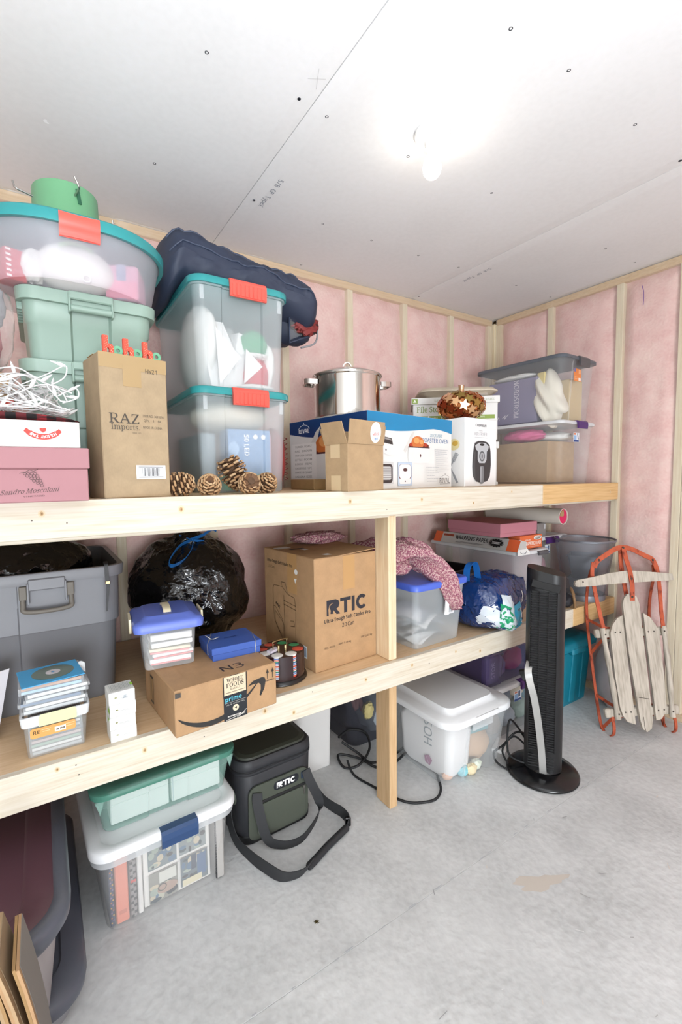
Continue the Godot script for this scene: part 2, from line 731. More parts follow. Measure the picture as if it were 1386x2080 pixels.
func setup_materials() -> void:
	F_SANS = sfont("Droid Sans")
	F_BOLD = sfont("Droid Sans", 700)
	F_SERIF = sfont("Droid Serif")
	F_SERIFB = sfont("Droid Serif", 700)
	F_MONO = sfont("Droid Sans Mono")
	var pine := ["baa98d", "cfc3ae", "d8cfbe", "dfd6c8"]
	var po := [0.0, 0.3, 0.6, 1.0]
	M("pine", Color.WHITE, 0.55, {"tex": wood_tex(11, pine, po), "tri": V(0.9, 7, 7), "world": true})
	M("pine_upright", Color.WHITE, 0.55, {"tex": wood_tex(15, ["c59f74", "dcbf98", "e6d0ae", "ecdabc"], po, true), "tri": V(7, 0.9, 7), "world": true})
	M("stud", Color.WHITE, 0.6, {"tex": wood_tex(19, ["c8ae84", "decda9", "e6d9b9", "eae0c4"], po, true), "tri": V(6, 0.8, 6), "world": true})
	M("plate_wood", Color.WHITE, 0.6, {"tex": wood_tex(23, ["b8935f", "cfae7e", "d8ba8d", "e0c69d"], po), "tri": V(0.8, 6, 6), "world": true})
	M("fir", Color.WHITE, 0.55, {"tex": wood_tex(27, ["b98d58", "cda56f", "d8b37e", "dfbd8b"], po), "tri": V(0.8, 6, 6), "world": true})
	M("fir_upright", Color.WHITE, 0.55, {"tex": wood_tex(29, ["b08a5e", "c4a075", "cfad83", "d8b98f"], po, true), "tri": V(7, 0.9, 7), "world": true})
	M("plywood", Color.WHITE, 0.5, {"tex": wood_tex(31, ["c8a273", "d6b389", "dfbf97", "e6caa6"], po), "tri": V(1.2, 3, 4.2), "world": true})
	M("ink", Color.WHITE, 0.6, {"vc": true})
	M("gloss_ink", Color.WHITE, 0.3, {"vc": true})
	# cardboard
	var cb := nbytes(noise(41, 0.02, 4), 256, 256)
	var cf := nbytes(noise(42, 0.25, 2), 256, 256, 1, 2)
	M("cardboard", C("b8926a"), 0.75, {"tex": ntex(Vector2i(256, 256), cb, cf, 0.35, ramp(["e6e6e6", "ffffff"]), 1.0), "tri": V(3, 3, 3)})
	var cbt = mats["cardboard"].albedo_texture
	M("cardboard_pale", C("b39c7c"), 0.75, {"tex": cbt, "tri": V(3, 3, 3)})
	M("cardboard_tan", C("b89a75"), 0.75, {"tex": cbt, "tri": V(3, 3, 3)})
	M("cardboard_inside", C("a98659"), 0.8, {"tex": cbt, "tri": V(3, 3, 3)})
	M("packing_tape", C("c7a271"), 0.22, {"spec": 0.6})
	# concrete
	var k1 := nbytes(noise(51, 0.006, 5), 1024, 1024)
	var k2 := nbytes(noise(52, 0.06, 5), 1024, 1024)
	M("concrete", Color.WHITE, 0.62, {"tex": ntex(Vector2i(1024, 1024), k1, k2, 0.42, ramp(["babbba", "c8c9c8", "d1d2d1", "dcdddc"], [0.0, 0.35, 0.62, 1.0]), 1.2), "tri": V(0.55, 0.55, 0.55), "world": true, "bump": greytex(k2, 1024, 1024), "bumps": 0.12})
	# pink fibre glass
	var p1 := nbytes(noise(61, 0.012, 4), 512, 512)
	var p2 := nbytes(noise(62, 0.1, 4), 512, 512)
	M("insulation", Color.WHITE, 0.95, {"tex": ntex(Vector2i(512, 512), p1, p2, 0.35, ramp(["e4b0aa", "ecc0b9", "f0cac2", "f3d4c9"], [0.0, 0.4, 0.7, 1.0]), 1.5), "tri": V(1.1, 1.1, 1.1), "world": true, "bump": greytex(p2, 512, 512), "bumps": 0.18})
	M("vapour_film", C("f2e9e3"), 0.27, {"a": 0.22})
	# drywall
	var w1 := nbytes(noise(71, 0.01, 4), 256, 256)
	var w2 := nbytes(noise(72, 0.2, 3), 256, 256)
	M("drywall", Color.WHITE, 0.85, {"tex": ntex(Vector2i(256, 256), w1, w2, 0.5, ramp(["e6e5e4", "eae9e8", "edecec"]), 1.2), "tri": V(0.7, 0.7, 0.7), "world": true})
	M("gypsum", C("f2f0ec"), 0.9)
	M("screw_steel", C("3c4148"), 0.4, {"metal": 0.8})
	M("ceiling_ink", C("5a6270"), 0.8)
	M("white_paint", C("e8e6e2"), 0.7)
	M("dark_void", C("141414"), 0.9)
	# plastics
	M("frosted", C("e9eff1"), 0.38, {"a": 0.31})
	M("frosted_light", C("eef2f3"), 0.4, {"a": 0.27})
	M("clear_plastic", C("e8ecee"), 0.3, {"a": 0.16})
	M("clear_film", C("f0f2f4"), 0.12, {"a": 0.10})
	M("smoke_plastic", C("50525c"), 0.3, {"a": 0.55})
	M("teal_lid", C("2f9294"), 0.35)
	M("red_latch", C("ea5a4c"), 0.4)
	M("sage", C("96aea1"), 0.38)
	M("sage_clear", C("a5cfc2"), 0.3, {"a": 0.34})
	M("sage_lid", C("4f8a78"), 0.38, {"a": 0.85})
	M("grey_plastic", C("77787d"), 0.42)
	M("grey_lid", C("5a6068"), 0.35)
	M("slate_plastic", C("595c66"), 0.35)
	M("dark_grey_plastic", C("55565a"), 0.45)
	M("white_plastic", C("ebebea"), 0.35)
	M("white_lid", C("e9eaeb"), 0.35)
	M("milky_lid", C("eef0f2"), 0.35, {"a": 0.72})
	M("purple_latch", C("4f2a6e"), 0.4)
	M("navy_latch", C("2a4670"), 0.35)
	M("blue_lid", C("4a66c8"), 0.38)
	M("periwinkle", C("6478cc"), 0.38)
	M("cream_plastic", C("e9dfbf"), 0.45)
	M("teal_plastic", C("0f7f95"), 0.4)
	M("beige_plastic", C("cdc0ab"), 0.5)
	M("black_plastic", C("101012"), 0.22)
	M("black_satin", C("161618"), 0.4)
	M("black_rubber", C("18191b"), 0.55)
	M("green_metal", C("69a277"), 0.38, {"spec": 0.5})
	M("steel", C("d8d4cf"), 0.12, {"metal": 1.0})
	M("dull_steel", C("b5b2ae"), 0.35, {"metal": 1.0})
	M("silver_trim", C("d2d2d0"), 0.28, {"metal": 0.75})
	M("brass", C("c9b98e"), 0.25, {"metal": 1.0})
	# paper
	M("paper", C("efeeec"), 0.8)
	M("white_card", C("e0deda"), 0.6)
	M("pink_board", C("aa7a7f"), 0.7)
	M("rose_board", C("bd7b87"), 0.65)
	M("blue_board", C("3f5fae"), 0.5)
	M("yellow_paper", C("e3cf87"), 0.8)
	M("orange_print", C("e5703a"), 0.6)
	# cloth and bags
	M("white_cloth", C("e9e7e2"), 0.9)
	M("cream_cloth", C("e4ddcd"), 0.9)
	M("red_cloth", C("c9404a"), 0.9)
	M("green_cloth", C("3f9a6c"), 0.9)
	M("navy_cloth", C("2b3347"), 0.6)
	var rn := noise(63, 0.012, 4)
	rn.fractal_type = FastNoiseLite.FRACTAL_RIDGED
	var cr := greytex(nbytes(rn, 512, 512), 512, 512)
	M("black_bag", C("0a0a0b"), 0.17, {"spec": 0.6, "bump": cr, "bumps": 1.0, "tri": V(1.5, 1.5, 1.5)})
	M("blue_film", C("0d3168"), 0.15, {"spec": 0.7, "bump": cr, "bumps": 0.6, "tri": V(1.8, 1.8, 1.8)})
	M("blue_ties", C("1f5f9e"), 0.35)
	M("webbing", C("2c2d2f"), 0.75)

# a sheet of drywall along z with tapered long edges, face down at y = 0
func ceiling_board(p: Node3D, x0: float, x1: float, z0: float, z1: float) -> void:
	var g := 0.0015
	var prof := PackedVector2Array([V2(x0 + g, 0.003), V2(x0 + 0.055, 0), V2(x1 - 0.055, 0), V2(x1 - g, 0.003), V2(x1 - g, 0.016), V2(x0 + g, 0.016)])
	part(p, "drywall_board", MB.new().pos(V(0, CEIL, z0)).prism(prof, z1 - z0), mats["drywall"])

func V2(x: float, y: float) -> Vector2:
	return Vector2(x, y)

func build_room() -> void:
	# ---- floor: two slabs with a saw-cut joint
	var fl := structure("floor")
	var jz := -0.962
	part(fl, "slab", MB.new().bx(V(0.55, -0.06, (jz + 3.5) / 2 + 0.0003), V(4.5, 0.12, 3.5 - jz), 0.0008), mats["concrete"])
	part(fl, "slab", MB.new().bx(V(0.55, -0.06, (jz - 2.35) / 2 - 0.0003), V(4.5, 0.12, jz + 2.35), 0.0008), mats["concrete"])
	var st := MB.new().at(top(0.0))
	for k in 46:   # crumbs of mortar along the joint
		st.ink(C("b2b4b8") if k % 3 else C("d9d9d6")).oval(-0.5 + k * 0.066 + rng.randf() * 0.05, -jz + rng.randf_range(-0.003, 0.003), rng.randf_range(0.006, 0.022), rng.randf_range(0.0008, 0.002), 6)
	part(fl, "joint_line", st, mats["ink"])
	st = MB.new().at(top(0.0))
	var pa := PackedVector2Array()
	for k in 22:
		var a := TAU * k / 22
		var r := 1.0 + 0.25 * sin(a * 3 + 1) + 0.16 * sin(a * 7)
		pa.append(V2(1.255, 0.80) + V2(cos(a) * 0.085 * r, sin(a) * 0.026 * r).rotated(-0.42))
	st.ink(C("c9c0b5")).poly(pa)
	for k in 60:
		st.ink([C("a9a9a7"), C("dcdcda"), C("9b9c9c"), C("d9cbbb")][k % 4])
		var px := rng.randf_range(0.3, 2.3)
		var pz := rng.randf_range(-1.0, 0.3)
		var an := rng.randf() * TAU
		var ln := rng.randf_range(0.004, 0.03)
		st.line([V2(px, -pz), V2(px, -pz) + V2(cos(an), sin(an)) * ln], rng.randf_range(0.001, 0.003))
	part(fl, "scuff_mark", st, mats["ink"])

	# ---- ceiling
	var ce := structure("ceiling")
	for s in [[-1.75, -0.503], [-0.503, 0.7165], [0.7165, 1.937], [1.937, 2.72]]:
		ceiling_board(ce, s[0], s[1], -2.17, 3.5)
	part(ce, "joists", MB.new().bx(V(0.5, CEIL + 0.12, 0.6), V(4.8, 0.2, 6.0)), mats["plate_wood"])
	var scr := MB.new()
	scr.pos(Vector3.ZERO, V(PI, 0, 0)).lathe([V2(0.0, -0.0004), V2(0.0022, -0.0004), V2(0.0042, 0.0006), V2(0.0052, 0.0004), V2(0.0056, -0.0008)], 10)
	var sm := scr.mesh()
	for q in [V2(0.408, -1.215), V2(1.006, -0.762), V2(1.235, -0.751), V2(1.592, -0.748), V2(1.903, -0.744), V2(0.672, -1.217), V2(0.772, -1.229), V2(0.382, -1.715), V2(0.749, -1.731), V2(1.092, -1.229), V2(1.496, -1.209), V2(1.06, -1.732), V2(1.317, -1.73), V2(1.598, -1.725), V2(1.863, -1.709), V2(2.315, -1.202), V2(2.59, -1.197), V2(2.316, -1.694), V2(1.16, -2.11), V2(1.95, -2.1), V2(2.64, -1.69)]:
		inst(ce, "screw", sm, mats["screw_steel"]).position = V(q.x, CEIL, q.y)
	for q in [[V(0.783, CEIL, -1.66), 0.019, 0.19], [V(2.012, CEIL, -1.722), 0.017, 0.185]]:
		# lettering read from below along the board
		var t := MB.new().at(pf(q[0], V(0, 0, -1), V(1, 0, 0)))
		t.ink(C("69717f")).text("5/8 GP TypeX", 0, 0, q[1], F_MONO, q[2])
		part(ce, "lettering", t, mats["ink"])
	var pen := MB.new().at(pf(V(0.682, CEIL, -1.132), V(0, 0, -1), V(1, 0, 0)))
	pen.ink(C("c3c2c0")).line([V2(-0.03, -0.012), V2(0.03, 0.014)], 0.0012).line([V2(-0.012, 0.02), V2(0.012, -0.022)], 0.0012)
	part(ce, "pencil_mark", pen, mats["ink"])
	var chip := MB.new().at(pf(V(0.069, CEIL, -1.691), V(0, 0, -1), V(1, 0, 0)))
	chip.ink(C("ffffff")).oval(0, 0, 0.008, 0.005, 8).oval(0.006, 0.006, 0.004, 0.004, 6)
	part(ce, "pencil_mark", chip, mats["ink"])

	# ---- framed walls
	framed_wall("wall_back", [2.664, 2.287, 1.887, 1.487, 1.085, 0.683, 0.281, -0.121, -0.523, -0.925, -1.327, -1.70], 0)
	var cp := structure("trim_1")
	part(cp, "corner_post", MB.new().bx(V(2.70, CEIL / 2, -2.15), V(0.05, CEIL - 0.06, 0.05), 0.003), mats["stud"])
	framed_wall("wall_right", [-2.11, -1.726, -1.316, -1.015, -0.975, -0.57, -0.17, 0.23, 0.63, 1.03, 1.43, 1.83, 2.23, 2.63, 3.03, 3.4], 1)
	var wl := structure("wall_left")
	part(wl, "panel", MB.new().bx(V(-1.73, CEIL / 2, 0.6), V(0.12, CEIL, 5.8)), mats["white_paint"])  # out of view, kept white to bounce light onto the shelves
	var wf := structure("wall_front")
	part(wf, "panel", MB.new().bx(V(0.5, CEIL / 2, 3.46), V(4.6, CEIL, 0.12)), mats["white_paint"])  # out of view, set far back so the area light spreads evenly

# side 0: along x at WALL_Z facing +z; side 1: along z at WALL_X facing -x
func framed_wall(called: String, at: Array, side: int) -> void:
	var w := structure(called)
	var mid := (at[0] + at[-1]) * 0.5 as float
	var ln: float = absf(at[0] - at[-1]) + 0.04
	var box := func(u: float, y: float, d: float, su: float, sy: float, sd: float, b: float) -> MB:
		# u along the wall, d = distance behind its face
		if side == 0:
			return MB.new().bx(V(u, y, WALL_Z - d), V(su, sy, sd), b)
		return MB.new().bx(V(WALL_X + d, y, u), V(sd, sy, su), b)
	part(w, "sheathing", box.call(mid, CEIL / 2, 0.12, ln + 0.25, CEIL + 0.1, 0.05, 0.0), mats["plate_wood"])
	part(w, "top_plate", box.call(mid, CEIL - 0.02, 0.045, ln, 0.038, 0.089, 0.002), mats["plate_wood"])
	part(w, "bottom_plate", box.call(mid, 0.019, 0.045, ln, 0.038, 0.089, 0.002), mats["plate_wood"])
	for u in at:
		part(w, "stud", box.call(u, CEIL / 2, 0.045, 0.038, CEIL - 0.078, 0.089, 0.0025), mats["stud"])
	# batts between the studs
	var ns := noise(81 + side, 1.0, 3)
	for k in at.size() - 1:
		var u0: float = minf(at[k], at[k + 1]) + 0.018
		var u1: float = maxf(at[k], at[k + 1]) - 0.018
		if u1 - u0 < 0.05:
			continue
		var fn := func(a: float, b: float) -> Vector3:
			var u := lerpf(u0, u1, a)
			var y := lerpf(0.03, CEIL - 0.036, b)
			var edge := minf(minf(a, 1 - a) * 7.0, minf(b, 1 - b) * 40.0)
			var d := 0.006 - 0.009 * minf(edge, 1.0) + 0.02 * (1.0 - minf(edge, 1.0)) + 0.012 * ns.get_noise_2d(u * 3.0, y * 2.2) + 0.005 * ns.get_noise_2d(u * 11.0 + 40, y * 9.0) + 0.002
			return V(u, y, WALL_Z - d) if side == 0 else V(WALL_X + d, y, u)
		part(w, "insulation_batt", MB.new().surf(fn, 12, 44, side == 1), mats["insulation"])
	# the vapour barrier: a thin loose film stapled over the studs
	var n2 := noise(91 + side, 1.0, 3)
	var sgn := -1.0
	var film := func(a: float, b: float) -> Vector3:
		var u := lerpf(minf(at[0], at[-1]) - 0.02, maxf(at[0], at[-1]) + 0.02, a)
		var y := lerpf(0.004, CEIL - 0.004, b)
		var topw := clampf((b - 0.955) / 0.03, 0, 1)
		var d := 0.012 + 0.006 * n2.get_noise_2d(u * 2.5, y * 1.2) + 0.0022 * n2.get_noise_2d(u * 14.0 + 9, y * 5.0) + topw * 0.006 * sin(y * 330.0 + n2.get_noise_2d(u * 6.0, 0) * 6.0)
		d += 0.022 * clampf((0.045 - y) / 0.04, 0, 1)
		return V(u, y, WALL_Z + d) if side == 0 else V(WALL_X - d, y, u)
	part(w, "vapour_film", MB.new().surf(film, 200, 150, side == 1), mats["vapour_film"])
	if side == 1:
		var pen := MB.new().at(pf(V(WALL_X - 0.022, 2.21, -1.19), V(0, 0, 1), Vector3.UP))
		pen.ink(C("6a4a96")).line([V2(-0.008, 0.05), V2(0.001, 0.02), V2(0.003, -0.02), V2(0.001, -0.05)], 0.003)
		part(w, "pen_mark", pen, mats["ink"])

func knots(p: Node3D, z: float, list: Array) -> void:
	for q in list:
		var k := MB.new().at(pf(V(q[0], q[1], z), Vector3.RIGHT, Vector3.UP))
		var r: float = q[2]
		if r > 0.0035:
			k.ink(C("d6c3a3")).oval(0, 0, r * 1.5, r * 1.8, 14).ink(C("bd9d72")).oval(0, 0, r * 0.8, r * 1.1, 12).ink(C("8f6d48")).oval(r * 0.1, 0, r * 0.4, r * 0.55, 10)
		else:
			k.ink(C("5a5048")).oval(0, 0, r, r, 8)
		part(p, "knot" if r > 0.0035 else "nail_head", k, mats["ink"])

func build_shelf() -> void:
	var s := thing("storage_shelf", "two-level built-in shelf of pale pine boards and plywood on a post", "shelf", Vector3.ZERO)
	# decks
	part(s, "upper_deck", MB.new().bx(V(0.5, UP_Y - 0.009, (LIP_Z + WALL_Z + 0.015) / 2 - 0.011), V(4.36, 0.018, LIP_Z - WALL_Z - 0.037), 0.001), mats["plywood"])
	part(s, "lower_deck", MB.new().bx(V(0.5, LO_Y - 0.009, (LIP_Z + WALL_Z + 0.015) / 2 - 0.011), V(4.36, 0.018, LIP_Z - WALL_Z - 0.037), 0.001), mats["plywood"])
	# front boards
	for q in [[-1.68, 1.984, 1.1435, UP_Y + 0.0005, "pine"], [1.986, 2.684, 1.1435, UP_Y + 0.0005, "fir"], [-1.68, 2.268, 0.4975, LO_Y + 0.0008, "pine"], [2.27, 2.684, 0.4975, LO_Y + 0.0008, "fir"]]:
		part(s, "front_board", MB.new().bx(V((q[0] + q[1]) / 2, (q[2] + q[3]) / 2, LIP_Z - 0.011), V(q[1] - q[0], q[3] - q[2], 0.022), 0.0018), mats[q[4]])
	# framing hidden behind the front boards
	for y in [UP_Y - 0.018, LO_Y - 0.018]:
		part(s, "rim_joist", MB.new().bx(V(0.5, y - 0.0415, LIP_Z - 0.042), V(4.34, 0.083, 0.036), 0.002), mats["pine"])
		part(s, "ledger", MB.new().bx(V(0.5, y - 0.0415, WALL_Z + 0.04), V(4.34, 0.083, 0.036), 0.002), mats["pine"])
		for x in [-1.2, -0.4, 0.3, 0.78, 1.45, 2.1, 2.64]:
			part(s, "cross_joist", MB.new().bx(V(x, y - 0.0415, (LIP_Z + WALL_Z) / 2), V(0.036, 0.083, 0.73), 0.002), mats["pine_upright"])
	# posts
	part(s, "post", MB.new().bx(V(1.0855, (LO_Y + 1.14) / 2, -1.3535), V(0.037, 1.14 - LO_Y, 0.087), 0.003), mats["pine_upright"])
	part(s, "post", MB.new().bx(V(1.0855, 0.25, -1.3535), V(0.037, 0.5, 0.087), 0.003), mats["fir_upright"])
	part(s, "post", MB.new().bx(V(-0.9, 0.25, -1.3535), V(0.037, 0.5, 0.087), 0.003), mats["pine_upright"])
	part(s, "post", MB.new().bx(V(-0.9, (LO_Y + 1.14) / 2, -1.3535), V(0.037, 1.14 - LO_Y, 0.087), 0.003), mats["pine_upright"])
	knots(s, LIP_Z, [[0.0, 1.205, 0.005], [0.32, 1.2, 0.006], [-0.02, 1.19, 0.002], [0.05, 1.18, 0.0018], [0.88, 1.2, 0.006], [1.04, 1.165, 0.002], [1.21, 1.195, 0.005], [1.5, 1.17, 0.004], [1.75, 1.21, 0.004], [2.6, 1.185, 0.004],
		[0.0, 0.575, 0.004], [0.04, 0.572, 0.002], [0.045, 0.545, 0.002], [0.2, 0.555, 0.005], [0.36, 0.54, 0.002], [0.55, 0.56, 0.006], [0.65, 0.525, 0.005], [0.72, 0.575, 0.002], [0.94, 0.56, 0.005], [1.16, 0.56, 0.005], [1.25, 0.545, 0.003], [1.4, 0.56, 0.004], [1.55, 0.53, 0.005]])
	# ---- lamp holder with its bulb, and an unseen twin out of view behind the camera
	for q in [[V(1.085, CEIL, -1.108), "bare glowing light bulb in a round white porcelain holder on the ceiling"], [V(0.35, CEIL, 0.75), "unseen second bulb holder on the ceiling behind the viewer, placed to light the room"]]:
		var b := thing("light_bulb_fixture", q[1], "light", q[0])
		part(b, "holder", MB.new().lathe([V2(0, -0.002), V2(0.054, 0.0), V2(0.056, -0.006), V2(0.053, -0.014), V2(0.036, -0.021), V2(0.024, -0.027), V2(0.021, -0.046), V2(0.017, -0.047), V2(0, -0.047)], 32), mats["white_plastic"])
		var m := M("bulb_glass", C("fffaf0"), 0.3)
		m.emission_enabled = true
		m.emission = Color(1.0, 0.98, 0.94)
		m.emission_energy_multiplier = 1.2
		part(b, "bulb", MB.new().lathe([V2(0.0135, -0.047), V2(0.014, -0.055), V2(0.018, -0.068), V2(0.026, -0.085), V2(0.03, -0.103), V2(0.027, -0.12), V2(0.019, -0.131), V2(0.008, -0.1365), V2(0, -0.137)], 28), m)
	var tl := thing("unseen_uplight_stand", "unseen white uplight stand behind the viewer, in place of bounced flash", "lamp", V(-0.1, 0, 0.45))  # body of the unseen uplight that stands in for bounced flash
	part(tl, "base", MB.new().lathe([V2(0, 0), V2(0.13, 0), V2(0.13, 0.012), V2(0.02, 0.03), V2(0, 0.03)], 28), mats["white_plastic"])
	part(tl, "pole", MB.new().lathe([V2(0.012, 0.03), V2(0.012, 1.07)], 12), mats["white_plastic"])
	part(tl, "shade", MB.new().lathe([V2(0, 1.07), V2(0.05, 1.07), V2(0.16, 1.165), V2(0.157, 1.165), V2(0.045, 1.08), V2(0, 1.08)], 32), mats["white_plastic"])
	part(tl, "glow_disc", MB.new().pos(V(0, 1.17, 0)).lathe([V2(0, 0), V2(0.1, 0.0), V2(0.1, 0.004), V2(0, 0.006)], 24), mats["bulb_glass"])

# ---------------------------------------------------------------- shared builders
# open-topped moulded tub with a turned-out rim; origin at the middle of its base
func tub(t: Node3D, w: float, d: float, h: float, tw: float, td: float, r: float, m: Material, notch := [], rim := 0.008, rimh := 0.016) -> MeshInstance3D:
	var n2 := notch
	return part(t, "body", MB.new().loft([[0.0, w / 2 - 0.006, d / 2 - 0.006, r, n2], [0.006, w / 2, d / 2, r, n2], [h - rimh, tw / 2, td / 2, r, n2], [h - rimh, tw / 2 + rim, td / 2 + rim, r + rim, n2], [h, tw / 2 + rim, td / 2 + rim, r + rim, n2], [h, tw / 2 - 0.002, td / 2 - 0.002, r, n2]], 6, true, false), m)

func tub_lid(t: Node3D, y: float, w: float, d: float, r: float, h: float, m: Material, step := 0.03, drop := 0.007) -> MeshInstance3D:
	return part(t, "lid", MB.new().pos(V(0, y, 0)).loft([[0.0, w / 2 - 0.003, d / 2 - 0.003, r], [0.0, w / 2, d / 2, r], [h - 0.005, w / 2, d / 2, r], [h, w / 2 - 0.006, d / 2 - 0.006, r], [h, w / 2 - step, d / 2 - step, r * 0.8], [h - drop, w / 2 - step - 0.008, d / 2 - step - 0.008, r * 0.8]], 6, true, true, [], 0.5), m)

# clip latch on the front of a tub: ribbed or plain
func latch(t: Node3D, x: float, y: float, z: float, w: float, h: float, m: Material, ribs := 0, turn := 0.0) -> void:
	var mb := MB.new()
	mb.at(Transform3D(Basis(Vector3.UP, turn), V(x, y, z)))
	var prof := PackedVector2Array([V2(-0.022, h * 0.5), V2(0.004, h * 0.5), V2(0.012, h * 0.34), V2(0.014, 0), V2(0.011, -h * 0.5), V2(0.004, -h * 0.5), V2(0.002, h * 0.3), V2(-0.022, h * 0.36)])
	var tt := Transform3D(Basis(Vector3.UP, turn), V(x, y, z)) * Transform3D(Basis(Vector3(0, 0, -1), Vector3.UP, Vector3.RIGHT), V(-w / 2, 0, 0))
	# profile x -> outwards, extruded along the latch
	mb.at(Transform3D(Basis(Vector3.UP, turn), V(x, y, z)) * Transform3D(Basis(Vector3(0, 0, 1), Vector3(0, 1, 0), Vector3(-1, 0, 0)), V(w / 2, 0, 0)))
	mb.prism(prof, w)
	var l := part(t, "latch", mb, m)
	if ribs:
		var rb := MB.new()
		rb.at(Transform3D(Basis(Vector3.UP, turn), V(x, y, z)))
		for k in ribs:
			rb.bx(V((k + 0.5 - ribs * 0.5) * w * 0.92 / ribs, -h * 0.12, 0.0135), V(w * 0.72 / ribs, h * 0.66, 0.003), 0.001)
		part(l, "grip_ribs", rb, m)

# closed carton; base at 0
func carton(t: Node3D, w: float, d: float, h: float, m: Material, bev := 0.0025) -> MeshInstance3D:
	return part(t, "carton", MB.new().bx(V(0, h / 2, 0), V(w, h, d), bev), m)

func barcode(mb: MB, x: float, y: float, w: float, h: float, n := 26) -> void:
	mb.ink(C("f6f6f6")).rect(x, y, w, h)
	mb.ink(C("33333a"))
	mb.rect(x, y + h * 0.36, w * 0.84, h * 0.04)
	mb.rect(x, y - h * 0.36, w * 0.84, h * 0.04)
	var q := x - w * 0.3
	for k in n:
		var bw: float = w * 0.6 / n * [0.35, 0.7, 0.5, 0.25][(k * 7 + k / 3) % 4]
		mb.rect(q + w * 0.6 / n * k, y, bw, h * 0.6)

# rows of strokes that read as fine print at this size
func fine_print(mb: MB, x: float, y: float, w: float, rows: int, step: float, k: Color, hh := 0.3) -> void:
	mb.ink(k)
	for j in rows:
		var q := x
		while q < x + w * [1.0, 0.85, 0.95, 0.6][j % 4]:
			var l := step * (0.6 + 0.5 * absf(sin(q * 900.0 + j * 3.0)))
			mb.rect(q + l * 0.5, y - j * step, l * 0.82, step * hh)
			q += l

func lump(o: Vector3, r: Vector3, amp: float, freq: float, sd: int, nu := 24, nw := 16) -> MB:
	var f := noise(sd, freq, 3)
	return MB.new().blob(o, r, nu, nw, func(d: Vector3) -> float: return 1.0 + amp * f.get_noise_3d(d.x, d.y, d.z))

func rpoly(w: float, h: float, r: float, x := 0.0, y := 0.0) -> PackedVector2Array:
	var p := PackedVector2Array()
	for q in 4:
		for j in 5:
			var a := PI * 0.5 * (q + j / 4.0)
			p.append(V2(x + (w / 2 - r) * (1 if q == 0 or q == 3 else -1) + cos(a) * r, y + (h / 2 - r) * (1 if q < 2 else -1) + sin(a) * r))
	return p

func pine_cone(label: String, at: Vector3, r: float, ln: float, axis: Vector3, sd: int) -> void:
	var t := thing("pine_cone", label, "pine cone", at, 0.0, "pine cones along the front of the upper shelf")
	var q := Quaternion(Vector3.UP, axis.normalized())
	var g := RandomNumberGenerator.new()
	g.seed = sd
	var core := MB.new().at(Transform3D(Basis(q), Vector3.ZERO))
	core.lathe([V2(0, -ln * 0.5), V2(r * 0.35, -ln * 0.45), V2(r * 0.52, -ln * 0.15), V2(r * 0.42, ln * 0.2), V2(r * 0.15, ln * 0.45), V2(0, ln * 0.48)], 10)
	part(t, "core", core, M("cone_core", C("5b4330"), 0.85))
	var st := MB.new().ink(Color.WHITE)
	var n := 78
	for k in n:
		var f := (k + 0.5) / n
		var y := lerpf(-0.46, 0.47, f) * ln
		var env := sin(PI * clampf(0.16 + f * 0.8, 0, 1))
		var a := k * 2.39996 + g.randf() * 0.2
		var out := Vector3(cos(a), 0, sin(a))
		var up := lerpf(-0.55, 1.15, f) + g.randf_range(-0.12, 0.12)
		var dir := (out + Vector3.UP * up).normalized()
		var side := dir.cross(Vector3.UP).normalized() if absf(dir.y) < 0.99 else Vector3.RIGHT
		var nn := side.cross(dir)
		var L := r * (0.55 + 0.25 * env)
		var W := r * (0.20 + 0.13 * env)
		var b := Transform3D(Basis(q), Vector3.ZERO) * Transform3D(Basis(side, dir, nn), Vector3(0, y * 0.86, 0) + out * r * 0.28 * env)
		st.at(b)
		st.ink(C("6d4f38"))
		st.prism(PackedVector2Array([V2(-W * 0.45, 0), V2(W * 0.45, 0), V2(W, L * 0.72), V2(W * 0.7, L * 0.93), V2(-W * 0.7, L * 0.93), V2(-W, L * 0.72)]), r * 0.07)
		st.ink([C("b08c66"), C("a37d58"), C("c3a27c")][k % 3])
		st.bx(V(0, L * 0.9, r * 0.05), V(W * 1.5, L * 0.2, r * 0.16), r * 0.05)
	var sc := part(t, "scales", st, M("cone_scale", Color.WHITE, 0.75, {"vc": true}))
	sc.set_meta("kind", "stuff")

